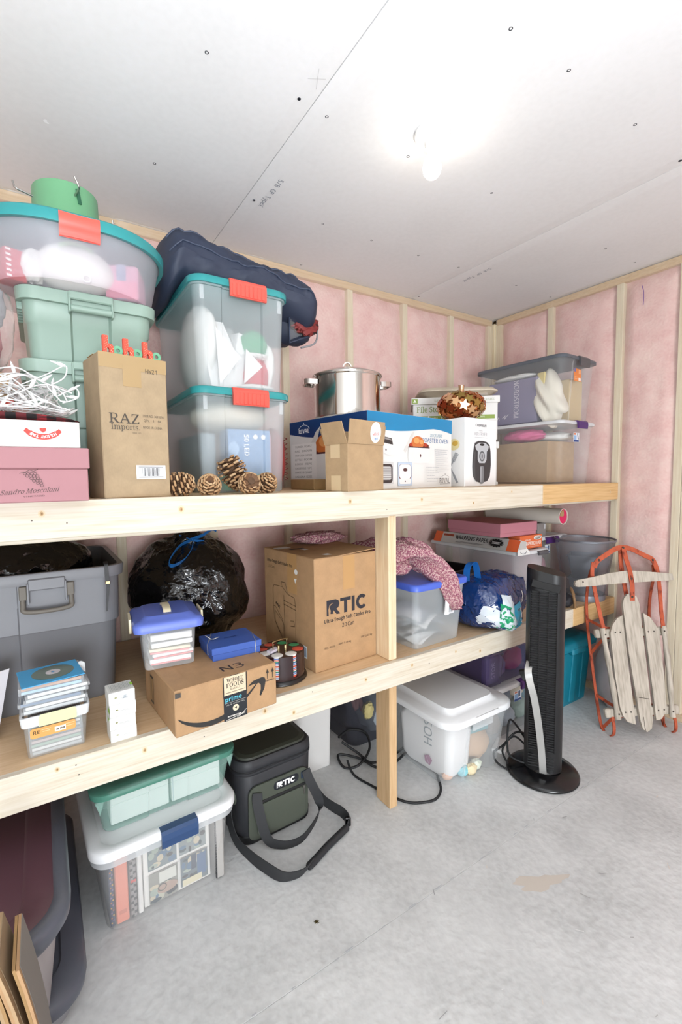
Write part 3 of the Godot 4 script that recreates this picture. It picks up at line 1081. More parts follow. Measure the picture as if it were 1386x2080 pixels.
# ---------------------------------------------------------------- upper shelf, from the wine box to the navy bag
func upper_shelf_items() -> void:
	# wine gift box and what is stacked on it
	var t := thing("wine_box", "dusty pink lidded wine box with a grape drawing, overhanging the upper shelf edge", "box", V(-0.092, UP_Y, -1.355))
	part(t, "body", MB.new().bx(V(0, 0.0375, 0), V(0.376, 0.075, 0.256), 0.002), mats["pink_board"])
	part(t, "lid", MB.new().bx(V(0, 0.0985, 0), V(0.384, 0.047, 0.264), 0.002), mats["pink_board"])
	var pr := MB.new().at(front(0.0, 0.1282))
	pr.ink(C("55403f")).text("Sandro Moscoloni", 0.075, 0.026, 0.0095, F_SERIF, 0.108, 0.06, 0.45)
	pr.text("VINEYARD", 0.08, 0.014, 0.0028, F_SANS, 0.04, 0.03)
	for k in 17:
		var row: int = [0, 0, 0, 0, 1, 1, 1, 1, 2, 2, 2, 3, 3, 3, 4, 4, 5][k]
		var cnt: int = [4, 4, 3, 3, 2, 1][row]
		var ix: int = k - [0, 4, 8, 11, 14, 16][row]
		pr.oval(0.078 + row * 0.0042 + (ix - cnt * 0.5) * 0.0062, 0.064 - row * 0.0054, 0.0033, 0.0033, 12, 0.72)
	pr.line([V2(0.065, 0.0665), V2(0.075, 0.072), V2(0.082, 0.069), V2(0.09, 0.0735)], 0.0012)
	pr.line([V2(0.056, 0.064), V2(0.063, 0.0675), V2(0.068, 0.065)], 0.0009)
	part(t, "printing", pr, mats["ink"])

	t = thing("ornament_box", "white box with an upside-down red holiday banner, on the pink wine box", "box", V(-0.09, UP_Y + 0.122, -1.355))
	part(t, "body", MB.new().bx(V(0, 0.03, 0), V(0.348, 0.06, 0.24), 0.002), mats["white_card"])
	pr = MB.new().at(pf(V(0.012, 0.032, 0.1206), Vector3.RIGHT, Vector3.UP))
	var ban := PackedVector2Array()
	for k in 13:
		var a := -PI * 0.5 + (k - 6) * 0.11
		ban.append(V2(0.09 + cos(a) * 0.048, 0.034 + sin(a) * 0.048))
	for k in 13:
		var a := -PI * 0.5 + (6 - k) * 0.11
		ban.append(V2(0.09 + cos(a) * 0.036, 0.034 + sin(a) * 0.036))
	pr.ink(C("d8453c")).poly(ban)
	for s in [-1.0, 1.0]:
		pr.poly(PackedVector2Array([V2(0.09 + s * 0.027, -0.006), V2(0.09 + s * 0.036, 0.004), V2(0.09 + s * 0.031, 0.011), V2(0.09 + s * 0.021, 0.003)]))
	pr.ink(C("ffffff"))
	var word := "HOLIDAY TIME"
	for k in word.length():
		var a := -PI * 0.5 + (5.5 - k) * 0.105
		if word[k] != " ":
			pr.text(word[k], 0.09 + cos(a) * 0.042, 0.034 + sin(a) * 0.042, 0.0062, F_BOLD, 0.0, a + PI * 0.5 + PI)
	pr.ink(C("d8453c")).oval(0.087, 0.009, 0.0035, 0.003, 10).oval(0.093, 0.009, 0.0035, 0.003, 10).poly(PackedVector2Array([V2(0.083, 0.007), V2(0.097, 0.007), V2(0.09, 0.001)]))
	part(t, "printing", pr, mats["ink"])

	var pl := Image.create(96, 96, false, Image.FORMAT_RGB8)
	for y in 96:
		for x in 96:
			var a := int(x / 24.0) % 2
			var b := int(y / 24.0) % 2
			pl.set_pixel(x, y, C("b8323a") if a + b == 0 else (C("1b1517") if a + b == 2 else C("631f25")))
	t = thing("plaid_cloth", "folded red and black plaid cloth under the white string lights", "cloth", V(-0.075, UP_Y + 0.182, -1.36))
	var cl := noise(101, 1.0, 2)
	part(t, "fold", MB.new().blob(V(0, 0.012, 0), V(0.165, 0.013, 0.118), 28, 8, func(d: Vector3) -> float: return 1.0 + 0.12 * cl.get_noise_2d(d.x * 2, d.z * 2)), M("plaid", Color.WHITE, 0.9, {"tex": ImageTexture.create_from_image(pl), "tri": V(13, 13, 13)}))

	# tangle of string lights
	t = thing("string_lights", "tangled heap of white mini string lights on the plaid cloth", "string lights", V(-0.005, UP_Y + 0.206, -1.345))
	var wire := MB.new()
	var g := RandomNumberGenerator.new()
	g.seed = 31
	var spots := []
	for k in 13:
		var pts := []
		var ph := [g.randf() * TAU, g.randf() * TAU, g.randf() * TAU, g.randf_range(1.5, 3.2), g.randf_range(1.2, 2.6), g.randf_range(1.8, 3.6)]
		for j in 46:
			var s := j / 45.0 * TAU
			var x := 0.105 * sin(s * ph[3] * 0.5 + ph[0]) * (0.75 + 0.25 * sin(s * 3 + ph[1])) - 0.02
			var z := 0.085 * sin(s * ph[4] * 0.5 + ph[1])
			var hh := sqrt(maxf(0.05, 1.0 - pow((x + 0.02) / 0.125, 2) - pow(z / 0.11, 2)))
			var y := 0.006 + (0.045 + 0.045 * sin(s * ph[5] * 0.5 + ph[2])) * hh
			pts.append(V(x, y, z))
			if j % 7 == 4:
				spots.append(pts[j])
		wire.tube(pts, 0.0016, 5)
	for q in [[V(-0.03, 0.06, 0.03), V(0.03, 0.09, 0.05), V(0.07, 0.115, 0.05), V(0.066, 0.085, 0.06), V(0.03, 0.06, 0.06)], [V(0.05, 0.04, 0.06), V(0.088, 0.062, 0.06), V(0.092, 0.04, 0.065), V(0.06, 0.025, 0.06)], [V(-0.1, 0.08, 0.04), V(-0.03, 0.1, 0.05), V(0.02, 0.07, 0.07), V(0.08, 0.05, 0.06)]]:
		wire.tube(curve(q, 8), 0.0016, 5)
		spots.append(q[2])
	var wi := part(t, "wire", wire, mats["white_plastic"])
	wi.set_meta("kind", "stuff")
	var sk := MB.new().lathe([V2(0, 0), V2(0.0032, 0.0005), V2(0.0036, 0.006), V2(0.0042, 0.0065), V2(0.004, 0.017), V2(0.0028, 0.0172), V2(0.0026, 0.021), V2(0.0022, 0.026), V2(0.0003, 0.032)], 9).mesh()
	for q in spots:
		var o := inst(t, "bulb_socket", sk, mats["white_plastic"])
		o.position = q
		o.rotation = V(g.randf_range(-1.6, 1.6), g.randf() * 6.0, g.randf_range(-1.3, 1.3))

	t = thing("crushed_carton", "small crushed brown carton with orange tape behind the string lights", "box", V(-0.105, UP_Y + 0.182, -1.457))
	part(t, "carton", MB.new().loft([[0.0, 0.06, 0.028, 0.003], [0.09, 0.063, 0.03, 0.003], [0.135, 0.057, 0.026, 0.004]], 2), mats["cardboard_tan"])
	part(t, "tape", MB.new().bx(V(0.0, 0.06, 0.0285), V(0.122, 0.02, 0.004), 0.0005), mats["red_latch"])
	t = thing("clear_gift_bag", "crinkled clear plastic bag of red wrapping at the shelf's end beside the sage totes", "bag", V(-0.1, UP_Y + 0.3175, -1.50))
	part(t, "film", lump(V(0, 0.125, 0), V(0.066, 0.128, 0.05), 0.22, 1.6, 12), mats["clear_film"])
	part(t, "wrapping", lump(V(-0.01, 0.09, 0.0), V(0.048, 0.085, 0.036), 0.3, 1.4, 13), M("red_wrap", C("b9555c"), 0.5))
	part(t, "tissue", lump(V(0.012, 0.18, 0.0), V(0.035, 0.06, 0.03), 0.3, 1.8, 14), M("grey_tissue", C("9c9aa0"), 0.7))

	# sage totes
	for q in [[UP_Y, 0.376, "sage green storage tote standing on the upper shelf, lower of two"], [UP_Y + 0.376, 0.19, "sage green storage tote with handle bar, stacked upon its twin"]]:
		t = thing("storage_tote", q[1 + 1], "tote", V(0.146, q[0], -1.745), 0, "stacked sage green totes")
		var h: float = q[1]
		var nt := [0.052, 0.012]
		part(t, "body", MB.new().loft([[0, 0.146, 0.222, 0.03, nt], [0.006, 0.15, 0.226, 0.03, nt], [h * 0.52, 0.1545, 0.231, 0.032, nt], [h * 0.52 + 0.004, 0.159, 0.2355, 0.034, nt], [h - 0.03, 0.1635, 0.24, 0.035, nt]], 6, true, false), mats["sage"])
		var rim := part(t, "rim", MB.new().loft([[h - 0.034, 0.163, 0.24, 0.036], [h - 0.034, 0.176, 0.253, 0.045], [h - 0.002, 0.178, 0.255, 0.046], [h, 0.176, 0.253, 0.046], [h, 0.162, 0.24, 0.036]], 7, false, false), mats["sage"])
		part(rim, "floor_panel", MB.new().pos(V(0, h - 0.012, 0)).loft([[0, 0.164, 0.242, 0.036], [0.004, 0.164, 0.242, 0.036]], 5), mats["sage"])
		var hb := part(t, "handle", MB.new().pos(V(0, h - 0.046, 0.262), V(0, 0, PI / 2)).lathe([V2(0, -0.05), V2(0.0095, -0.05), V2(0.0095, 0.05), V2(0, 0.05)], 12), mats["sage"])
		part(hb, "bracket", MB.new().bx(V(-0.053, h - 0.03, 0.253), V(0.006, 0.055, 0.028), 0.002).bx(V(0.053, h - 0.03, 0.253), V(0.006, 0.055, 0.028), 0.002).bx(V(0, h - 0.012, 0.262), V(0.108, 0.022, 0.012), 0.003), mats["sage"])
		for k in 6:
			part(rim, "rib", MB.new().bx(V(-0.168, h - 0.03 - 0.012, 0.2 - k * 0.026), V(0.012, 0.02, 0.002)), mats["sage"])

	# oval clear tote
	t = thing("clear_tote", "rounded clear tote with thick teal lid and one red latch, on the sage totes", "tote", V(0.115, UP_Y + 0.5665, -1.62))
	part(t, "body", MB.new().loft([[0, 0.2, 0.2, 0.17], [0.006, 0.206, 0.206, 0.175], [0.135, 0.232, 0.226, 0.19], [0.135, 0.238, 0.232, 0.195], [0.142, 0.238, 0.232, 0.195]], 12, true, false), M("haze_clear", C("f1eaf3"), 0.32, {"a": 0.34}))
	part(t, "lid", MB.new().loft([[0.128, 0.236, 0.23, 0.2], [0.127, 0.246, 0.24, 0.205], [0.152, 0.247, 0.241, 0.205], [0.158, 0.242, 0.236, 0.2], [0.158, 0.2, 0.195, 0.16]], 12, false, true, [], 0.5), mats["teal_lid"])
	var lt := MB.new()
	lt.surf(func(a: float, b: float) -> Vector3:
		var x := lerpf(-0.042, 0.05, a)
		var y := lerpf(0.153, 0.098, b) + 0.004 * sin(a * PI) * (b - 0.5)
		return V(x, y, 0.2435 - 0.35 * x * x + 0.006 * sin(PI * minf(1, b * 1.3)) - 0.012 * b), 10, 8)
	lt.surf(func(a: float, b: float) -> Vector3:
		var x := lerpf(-0.042, 0.05, a)
		var y := lerpf(0.153, 0.098, b)
		return V(x, y, 0.238 - 0.35 * x * x - 0.012 * b), 10, 4, true)
	part(t, "latch", lt, mats["red_latch"])
	var o := V(0.115, UP_Y + 0.573, -1.62)
	t = thing("plush_toy_bag", "white plush toy in a bag with pale green label inside the rounded tote", "plush toy", o + V(0.0, 0, 0.09))
	part(t, "bag", lump(V(0, 0.062, 0), V(0.1, 0.066, 0.08), 0.06, 1.0, 21), mats["white_cloth"])
	part(t, "label", MB.new().surf(func(a: float, b: float) -> Vector3: return V(lerpf(-0.04, 0.04, a), 0.105 + b * 0.017 - pow(a - 0.5, 2) * 0.05, 0.068 - b * 0.014), 8, 2), M("pale_green", C("a9d59b"), 0.6))
	var ring := MB.new()
	var rp := []
	for k in 16:
		rp.append(V(0.02 + cos(k * TAU / 16) * 0.009, 0.02 + sin(k * TAU / 16) * 0.009, 0.08))
	ring.tube(rp, 0.0025, 6, true)
	part(t, "ring", ring, mats["white_plastic"])
	t = thing("gift_bag", "pink and lavender striped gift bag inside the teal lidded tote", "bag", o + V(0.135, 0, 0.06), -20)
	part(t, "body", MB.new().bx(V(0, 0.05, 0), V(0.09, 0.1, 0.12), 0.006), M("pink_bag", C("d79bb4"), 0.6))
	part(t, "stripe", MB.new().bx(V(0, 0.05, 0.0605), V(0.025, 0.098, 0.002)), M("slate_stripe", C("8d93b0"), 0.6))
	part(t, "panel", MB.new().bx(V(0, 0.028, 0.061), V(0.085, 0.05, 0.003)), M("pink_panel", C("e08aa3"), 0.6))
	t = thing("gift_wrap_roll", "red and white candy striped gift box in the teal lidded tote", "box", o + V(-0.15, 0, 0.09), 25)
	part(t, "body", MB.new().bx(V(0, 0.04, 0), V(0.05, 0.08, 0.06), 0.002), mats["red_cloth"])
	var sp := MB.new().at(front(0.04, 0.0305))
	for k in 6:
		sp.ink(C("f3e6e2")).rect(-0.018, -0.032 + k * 0.013, 0.012, 0.006)
	part(t, "printing", sp, mats["ink"])
	t = thing("tissue_paper", "crumpled white and lavender tissue paper filling the teal lidded tote", "tissue paper", o + V(-0.09, 0, -0.01))
	part(t, "sheet", lump(V(0.06, 0.062, -0.01), V(0.19, 0.062, 0.15), 0.1, 2.0, 22), M("lavender_tissue", C("dccfdc"), 0.8))
	part(t, "sheet", lump(V(-0.01, 0.05, 0.11), V(0.03, 0.045, 0.03), 0.25, 2.0, 23), mats["white_cloth"])

	# tree stand
	t = thing("tree_stand", "green metal Christmas tree stand turned over on the teal lidded tote", "tree stand", V(0.1, UP_Y + 0.7245, -1.53))
	part(t, "drum", MB.new().lathe([V2(0.0, 0.0005), V2(0.089, 0.0), V2(0.09, 0.004), V2(0.086, 0.009), V2(0.0815, 0.014), V2(0.0795, 0.108), V2(0.078, 0.111), V2(0.0755, 0.108), V2(0.0765, 0.02), V2(0.0, 0.018)], 44), mats["green_metal"])
	for q in [[2.85, 0.075], [3.35, 0.035], [1.35, 0.078], [-0.15, 0.05], [0.35, 0.028], [-1.2, 0.085]]:
		var b := MB.new()
		var a: float = q[0]
		var d := V(cos(a), 0, sin(a))
		var sd := V(-sin(a), 0, cos(a))
		var y0: float = q[1]
		b.tube([d * 0.07 + V(0, y0, 0), d * 0.115 + V(0, y0 + 0.004, 0), d * 0.12 + V(0, y0 + 0.008, 0) + sd * 0.003, d * 0.121 + V(0, y0 + 0.026, 0) + sd * 0.012], 0.0026, 7)
		part(t, "eye_bolt", b, mats["dull_steel"])
	part(t, "strap_clip", MB.new().pos(V(0.026, 0.078, 0.079), V(0.1, 0.3, 0.2)).bx(V(0, 0, 0), V(0.009, 0.036, 0.004), 0.001), M("dark_green", C("15573a"), 0.35))

	# tall carton
	t = thing("cardboard_box", "tall pale cardboard carton with dark lettering and a barcode label, standing upright", "box", V(0.21, UP_Y, -1.392), 9.6)
	carton(t, 0.171, 0.14, 0.371, mats["cardboard_pale"])
	var tpm := M("pale_tape", C("b0956c"), 0.25)
	part(t, "tape", MB.new().bx(V(0.0, 0.3713, 0), V(0.172, 0.0008, 0.05)), tpm)
	part(t, "tape", MB.new().bx(V(0.0, 0.352, 0.0703), V(0.1705, 0.037, 0.0006)), tpm)
	part(t, "tape", MB.new().bx(V(-0.0055, 0.318, 0.0705), V(0.046, 0.055, 0.0006)), tpm)
	pr = MB.new().at(front(0.0, 0.0712))
	pr.ink(C("4d4740")).text("HW21", 0.044, 0.336, 0.011, F_MONO, 0.03)
	pr.text("RAZ", -0.030, 0.207, 0.024, F_SERIF, 0.074)
	pr.text("Imports.", -0.027, 0.183, 0.0135, F_SERIF, 0.072)
	pr.text("SINCE 1975", 0.0, 0.171, 0.0032, F_SANS, 0.022)
	pr.text("ITEM NO. 3619254", 0.045, 0.217, 0.0058, F_SANS, 0.056)
	pr.text("QTY.    1    EA", 0.042, 0.204, 0.0058, F_SANS, 0.046)
	pr.text("MADE IN CHINA", 0.042, 0.187, 0.0058, F_SANS, 0.05)
	barcode(pr, 0.033, 0.068, 0.078, 0.037)
	part(t, "printing", pr, mats["ink"])

	# glitter letters behind its top
	t = thing("holiday_sign", "red glitter letter decoration with green round letters on the tall carton", "decoration", V(0.213, UP_Y + 0.3718, -1.352), 9.6)
	for k in 3:
		var x := -0.052 + k * 0.05
		var hb := MB.new().pos(V(x - 0.011, 0, 0))
		hb.prism(PackedVector2Array([V2(0, 0), V2(0.009, 0), V2(0.009, 0.014), V2(0.013, 0.0165), V2(0.016, 0.013), V2(0.016, 0), V2(0.0265, 0), V2(0.0265, 0.018), V2(0.022, 0.025), V2(0.014, 0.0265), V2(0.0125, 0.026), V2(0.0125, 0.046), V2(0, 0.046)]), 0.01)
		var l := part(t, "letter", hb, M("red_glitter", C("e8533f"), 0.5))
		var dt := MB.new().at(pf(V(x - 0.011, 0, 0.01), Vector3.RIGHT, Vector3.UP)).ink(C("f8d8b0"))
		for j in 16:
			dt.oval(0.002 + fmod(j * 0.0037, 0.009), 0.003 + j * 0.0026, 0.0007, 0.0007, 6)
			dt.oval(0.014 + fmod(j * 0.0047, 0.011), 0.002 + fmod(j * 0.0061, 0.021), 0.0007, 0.0007, 6)
		part(l, "dots", dt, mats["ink"])
		part(t, "round_letter", MB.new().pos(V(x + 0.026, 0.0125, 0.004), V(PI / 2, 0, 0)).lathe([V2(0.005, -0.003), V2(0.0122, -0.003), V2(0.0125, 0), V2(0.0122, 0.003), V2(0.005, 0.003), V2(0.005, -0.003)], 20), M("green_glitter", C("6fb08c"), 0.5))

	# two clear totes with teal lids and red latches
	for q in [[UP_Y, "frosted tote with teal lid and red latch standing on the upper shelf"], [UP_Y + 0.351, "frosted tote with teal lid and red latch, upper of two under the navy bag"]]:
		t = thing("latch_tote", q[1], "tote", V(0.602, q[0], -1.775), 0, "frosted totes with teal lids")
		tub(t, 0.298, 0.51, 0.332, 0.324, 0.532, 0.034, mats["frosted"], [0.073, 0.009], 0.007, 0.012)
		tub_lid(t, 0.326, 0.352, 0.56, 0.05, 0.025, mats["teal_lid"])
		latch(t, 0.013, 0.322, 0.281, 0.128, 0.058, mats["red_latch"], 8)
		for x in [-0.147, 0.147]:
			part(t, "corner_tab", MB.new().bx(V(x * 0.93, 0.298, 0.262), V(0.014, 0.045, 0.005), 0.001), mats["frosted"])
	o = V(0.602, UP_Y + 0.358, -1.775)
	t = thing("paper_bag", "white paper gift bag with pointed folds in the upper teal lidded tote", "bag", o + V(-0.055, 0, 0.19), 8)
	part(t, "bag", MB.new().pos(V(0, 0, 0), V(-0.12, 0, 0.08)).loft([[0, 0.05, 0.03, 0.004], [0.12, 0.06, 0.035, 0.003], [0.23, 0.035, 0.02, 0.002]], 2), mats["paper"])
	part(t, "fold", MB.new().pos(V(0.0, 0.03, 0.055)).prism(PackedVector2Array([V2(-0.045, 0.16), V2(-0.035, -0.025), V2(0.045, 0.075)]), 0.003), mats["paper"])
	t = thing("tissue_wrap", "wrinkled white tissue bundle at the front corner of the upper frosted tote", "tissue paper", o + V(-0.1, 0, 0.08))
	part(t, "bundle", lump(V(0.0, 0.15, 0), V(0.052, 0.152, 0.17), 0.12, 1.8, 25), mats["white_cloth"])
	t = thing("stuffed_bag", "white folded paper parcel standing in the middle of the upper frosted tote", "parcel", o + V(0.012, 0, 0.175))
	part(t, "parcel", MB.new().pos(V(0, 0, 0), V(0, 0.3, -0.1)).loft([[0, 0.035, 0.03, 0.003], [0.1, 0.05, 0.035, 0.003], [0.2, 0.028, 0.02, 0.002]], 2), mats["paper"])
	part(t, "fold", MB.new().pos(V(0.02, 0.03, 0.055)).prism(PackedVector2Array([V2(-0.02, -0.01), V2(0.05, 0.055), V2(-0.01, 0.11)]), 0.003), mats["paper"])
	t = thing("christmas_stocking", "red stocking with green top and white cuff inside the upper frosted tote", "stocking", o + V(0.068, 0, 0.185))
	part(t, "foot", lump(V(0.0, 0.06, 0), V(0.055, 0.075, 0.045), 0.12, 1.1, 26), mats["red_cloth"])
	part(t, "top", lump(V(0.0, 0.17, 0.0), V(0.052, 0.05, 0.042), 0.12, 1.4, 27), mats["green_cloth"])
	part(t, "cuff", lump(V(0.0, 0.125, 0.01), V(0.05, 0.012, 0.042), 0.1, 1.8, 28), mats["white_cloth"])
	part(t, "trim", lump(V(-0.005, 0.012, 0.02), V(0.075, 0.014, 0.04), 0.1, 1.5, 29), mats["white_cloth"])
	t = thing("cloth_bundle", "white quilted cloth bundle filling the rear of the upper frosted tote", "cloth", o + V(0.03, 0, -0.07))
	part(t, "cloth", lump(V(0, 0.145, 0), V(0.1, 0.15, 0.13), 0.1, 1.5, 38), mats["white_cloth"])
	t = thing("felt_pouch", "small white felt pouch at the back corner of the upper frosted tote", "pouch", o + V(0.128, 0, 0.15))
	part(t, "pouch", lump(V(-0.005, 0.1, -0.02), V(0.03, 0.105, 0.09), 0.2, 1.4, 30), mats["white_cloth"])
	o = V(0.602, UP_Y + 0.007, -1.775)
	t = thing("light_set_box", "blue boxed set of LED lights standing in the lower frosted tote", "box", o + V(0.035, 0.055, 0.165))
	part(t, "carton", MB.new().bx(V(0, 0.08, 0), V(0.16, 0.16, 0.09), 0.002), M("led_blue", C("7ea3cf"), 0.5))
	pr = MB.new().at(front(0.0, 0.0458))
	pr.ink(C("ffffff")).text("50 LED", -0.012, 0.105, 0.018, F_BOLD, 0.075, -PI / 2)
	pr.oval(0.022, 0.135, 0.009, 0.009, 16).oval(0.052, 0.135, 0.009, 0.009, 16)
	pr.ink(C("a9c8ec")).oval(-0.06, 0.09, 0.02, 0.028, 14).oval(-0.05, 0.045, 0.016, 0.02, 14)
	part(t, "printing", pr, mats["ink"])
	t = thing("ornament_carton", "flat green carton at the bottom of the lower frosted tote", "box", o + V(0.03, 0, 0.16))
	part(t, "carton", MB.new().bx(V(0, 0.0275, 0), V(0.19, 0.055, 0.12), 0.002), M("mint_box", C("58b48a"), 0.55))
	t = thing("pink_carton", "pale pink carton standing at the side of the lower frosted tote", "box", o + V(0.126, 0.055, 0.09))
	part(t, "carton", MB.new().bx(V(0, 0.075, 0), V(0.022, 0.15, 0.16), 0.002), M("pale_pink", C("dfa9bb"), 0.6))
	t = thing("folded_linen", "cream folded linen laid over the boxes in the lower frosted tote", "linen", o + V(0, 0.222, 0.09))
	part(t, "linen", lump(V(0, 0.043, 0.0), V(0.14, 0.058, 0.155), 0.06, 1.3, 33), mats["cream_cloth"])
	t = thing("decor_carton", "slate grey carton along the side of the lower frosted tote", "box", o + V(-0.105, 0, 0.03))
	part(t, "carton", MB.new().bx(V(0, 0.1, 0), V(0.05, 0.2, 0.3), 0.003), M("slate_box", C("8b9aa2"), 0.6))

	# navy storage bag across the top
	var nv := noise(111, 1.0, 3)
	t = thing("storage_bag", "navy blue zipped fabric storage bag slumped over the teal lidded totes", "bag", V(0.36, UP_Y + 0.702, -1.83))
	var body := func(a: float, b: float) -> Vector3:
		var x := a * 0.63
		var th := TAU * b
		var e := clampf(minf(a, 1 - a) * 9.0, 0.0, 1.0)
		e = sqrt(1.0 - pow(1.0 - e, 2))
		var cz := cos(th)
		var sy := sin(th)
		var sup := pow(pow(absf(cz), 3.2) + pow(absf(sy), 3.2), -1.0 / 3.2)
		var topy := 0.215 - 0.10 * a - 0.03 * clampf((0.12 - a) / 0.12, 0, 1)
		var boty := 0.002
		if a > 0.6:
			boty -= (a - 0.6) * 0.22
		if a < 0.12:
			boty -= (0.12 - a) * 0.9
		var cy := (topy + boty) * 0.5
		var hh := (topy - boty) * 0.5
		var wr := 0.014 * nv.get_noise_3d(a * 4.0, cz * 1.3, sy * 1.3) + 0.006 * nv.get_noise_3d(a * 12.0, cz * 3.0 + 7.0, sy * 3.0)
		return V(x, cy + sy * sup * hh * e + wr, (cz * sup * 0.235 * (0.25 + 0.75 * e)) + wr)
	part(t, "body", MB.new().surf(body, 40, 40), mats["navy_cloth"])
	for q in [[0.128, 0.0], [0.05, 1.0]]:
		var pp := []
		for k in 31:
			var r: Vector3 = body.call(0.06 + 0.9 * k / 30.0, q[0])
			pp.append(r + (r - V(r.x, 0.09, 0)).normalized() * 0.0015)
		part(t, "piping", MB.new().tube(pp, 0.0042 if q[1] == 0.0 else 0.003, 7), M("navy_trim", C("3a4358"), 0.5))
	part(t, "handle", MB.new().tube(curve([V(0.62, 0.02, 0.12), V(0.645, -0.04, 0.13), V(0.62, -0.10, 0.15), V(0.55, -0.13, 0.16)], 6), 0.004, 6), M("grey_strap", C("8f8e90"), 0.6))
	# the clear end pocket hanging below the overhang
	part(t, "end_pocket", lump(V(0.545, -0.035, 0.10), V(0.09, 0.075, 0.06), 0.12, 1.2, 37), mats["navy_cloth"])
	part(t, "window", MB.new().surf(func(a: float, b: float) -> Vector3: return V(lerpf(0.49, 0.632, a), 0.012 - 0.012 * a - b * (0.125 - 0.085 * a), 0.178 - 0.045 * a), 6, 6), mats["clear_film"])
	part(t, "window_trim", MB.new().tube([V(0.49, 0.012, 0.178), V(0.632, 0.0, 0.133), V(0.638, -0.038, 0.133), V(0.61, -0.067, 0.143), V(0.49, -0.123, 0.178)], 0.0045, 7, true), M("navy_trim"))
	t = thing("artificial_wreath", "dark red and green wreath seen through the clear window of the navy bag", "wreath", V(0.925, UP_Y + 0.672, -1.672))
	part(t, "greenery", lump(V(0, 0.0, 0), V(0.065, 0.048, 0.014), 0.35, 3.0, 35), M("wreath_green", C("2c2a2a"), 0.8))
	part(t, "berries", lump(V(0.0, -0.004, 0.006), V(0.058, 0.042, 0.014), 0.6, 5.0, 36), M("wreath_red", C("7d2a28"), 0.6))

	# pine cones
	pine_cone("open brown pine cone lying on its side beside the tall carton", V(0.335, UP_Y + 0.0305, -1.365), 0.037, 0.075, V(0.9, 0.25, 0.3), 1)
	pine_cone("squat pine cone lying alone between the side-lying cone and the leaning one", V(0.418, UP_Y + 0.0285, -1.345), 0.033, 0.05, V(-0.2, 0.5, 0.9), 2)
	pine_cone("tall open pine cone leaning upright against the frosted tote", V(0.527, UP_Y + 0.0675, -1.44), 0.043, 0.1, V(0.42, -0.9, 0.1), 3)
	pine_cone("round pine cone showing its pale base, in front of the leaning one", V(0.545, UP_Y + 0.031, -1.352), 0.033, 0.05, V(0.0, -0.45, -0.9), 4)
	pine_cone("round closed pine cone nearest the red cloth sack", V(0.617, UP_Y + 0.0305, -1.385), 0.034, 0.052, V(0.3, 0.6, 0.6), 5)

# carton with its top flaps standing open
func open_carton(t: Node3D, w: float, d: float, h: float, m: Material, inside: Material) -> void:
	var b := MB.new()
	var th := 0.003
	b.bx(V(0, th / 2, 0), V(w, th, d))
	b.bx(V(0, h / 2, d / 2 - th / 2), V(w, h, th), 0.001).bx(V(0, h / 2, -d / 2 + th / 2), V(w, h, th), 0.001)
	b.bx(V(-w / 2 + th / 2, h / 2, 0), V(th, h, d - th * 2), 0.0005).bx(V(w / 2 - th / 2, h / 2, 0), V(th, h, d - th * 2), 0.0005)
	part(t, "carton", b, m)

func flap(t: Node3D, hinge: Vector3, along: Vector3, out: Vector3, w: float, l: float, taper: float, m: Material) -> Transform3D:
	# hinge: middle of the fold; along: fold direction; out: direction the flap runs
	var tr := Transform3D(Basis(along.normalized(), out.normalized(), along.cross(out).normalized()), hinge)
	part(t, "flap", MB.new().at(tr).prism(PackedVector2Array([V2(-w / 2, 0), V2(w / 2, 0), V2(w / 2 - taper, l), V2(-w / 2 + taper, l)]), 0.0028), m)
	return tr

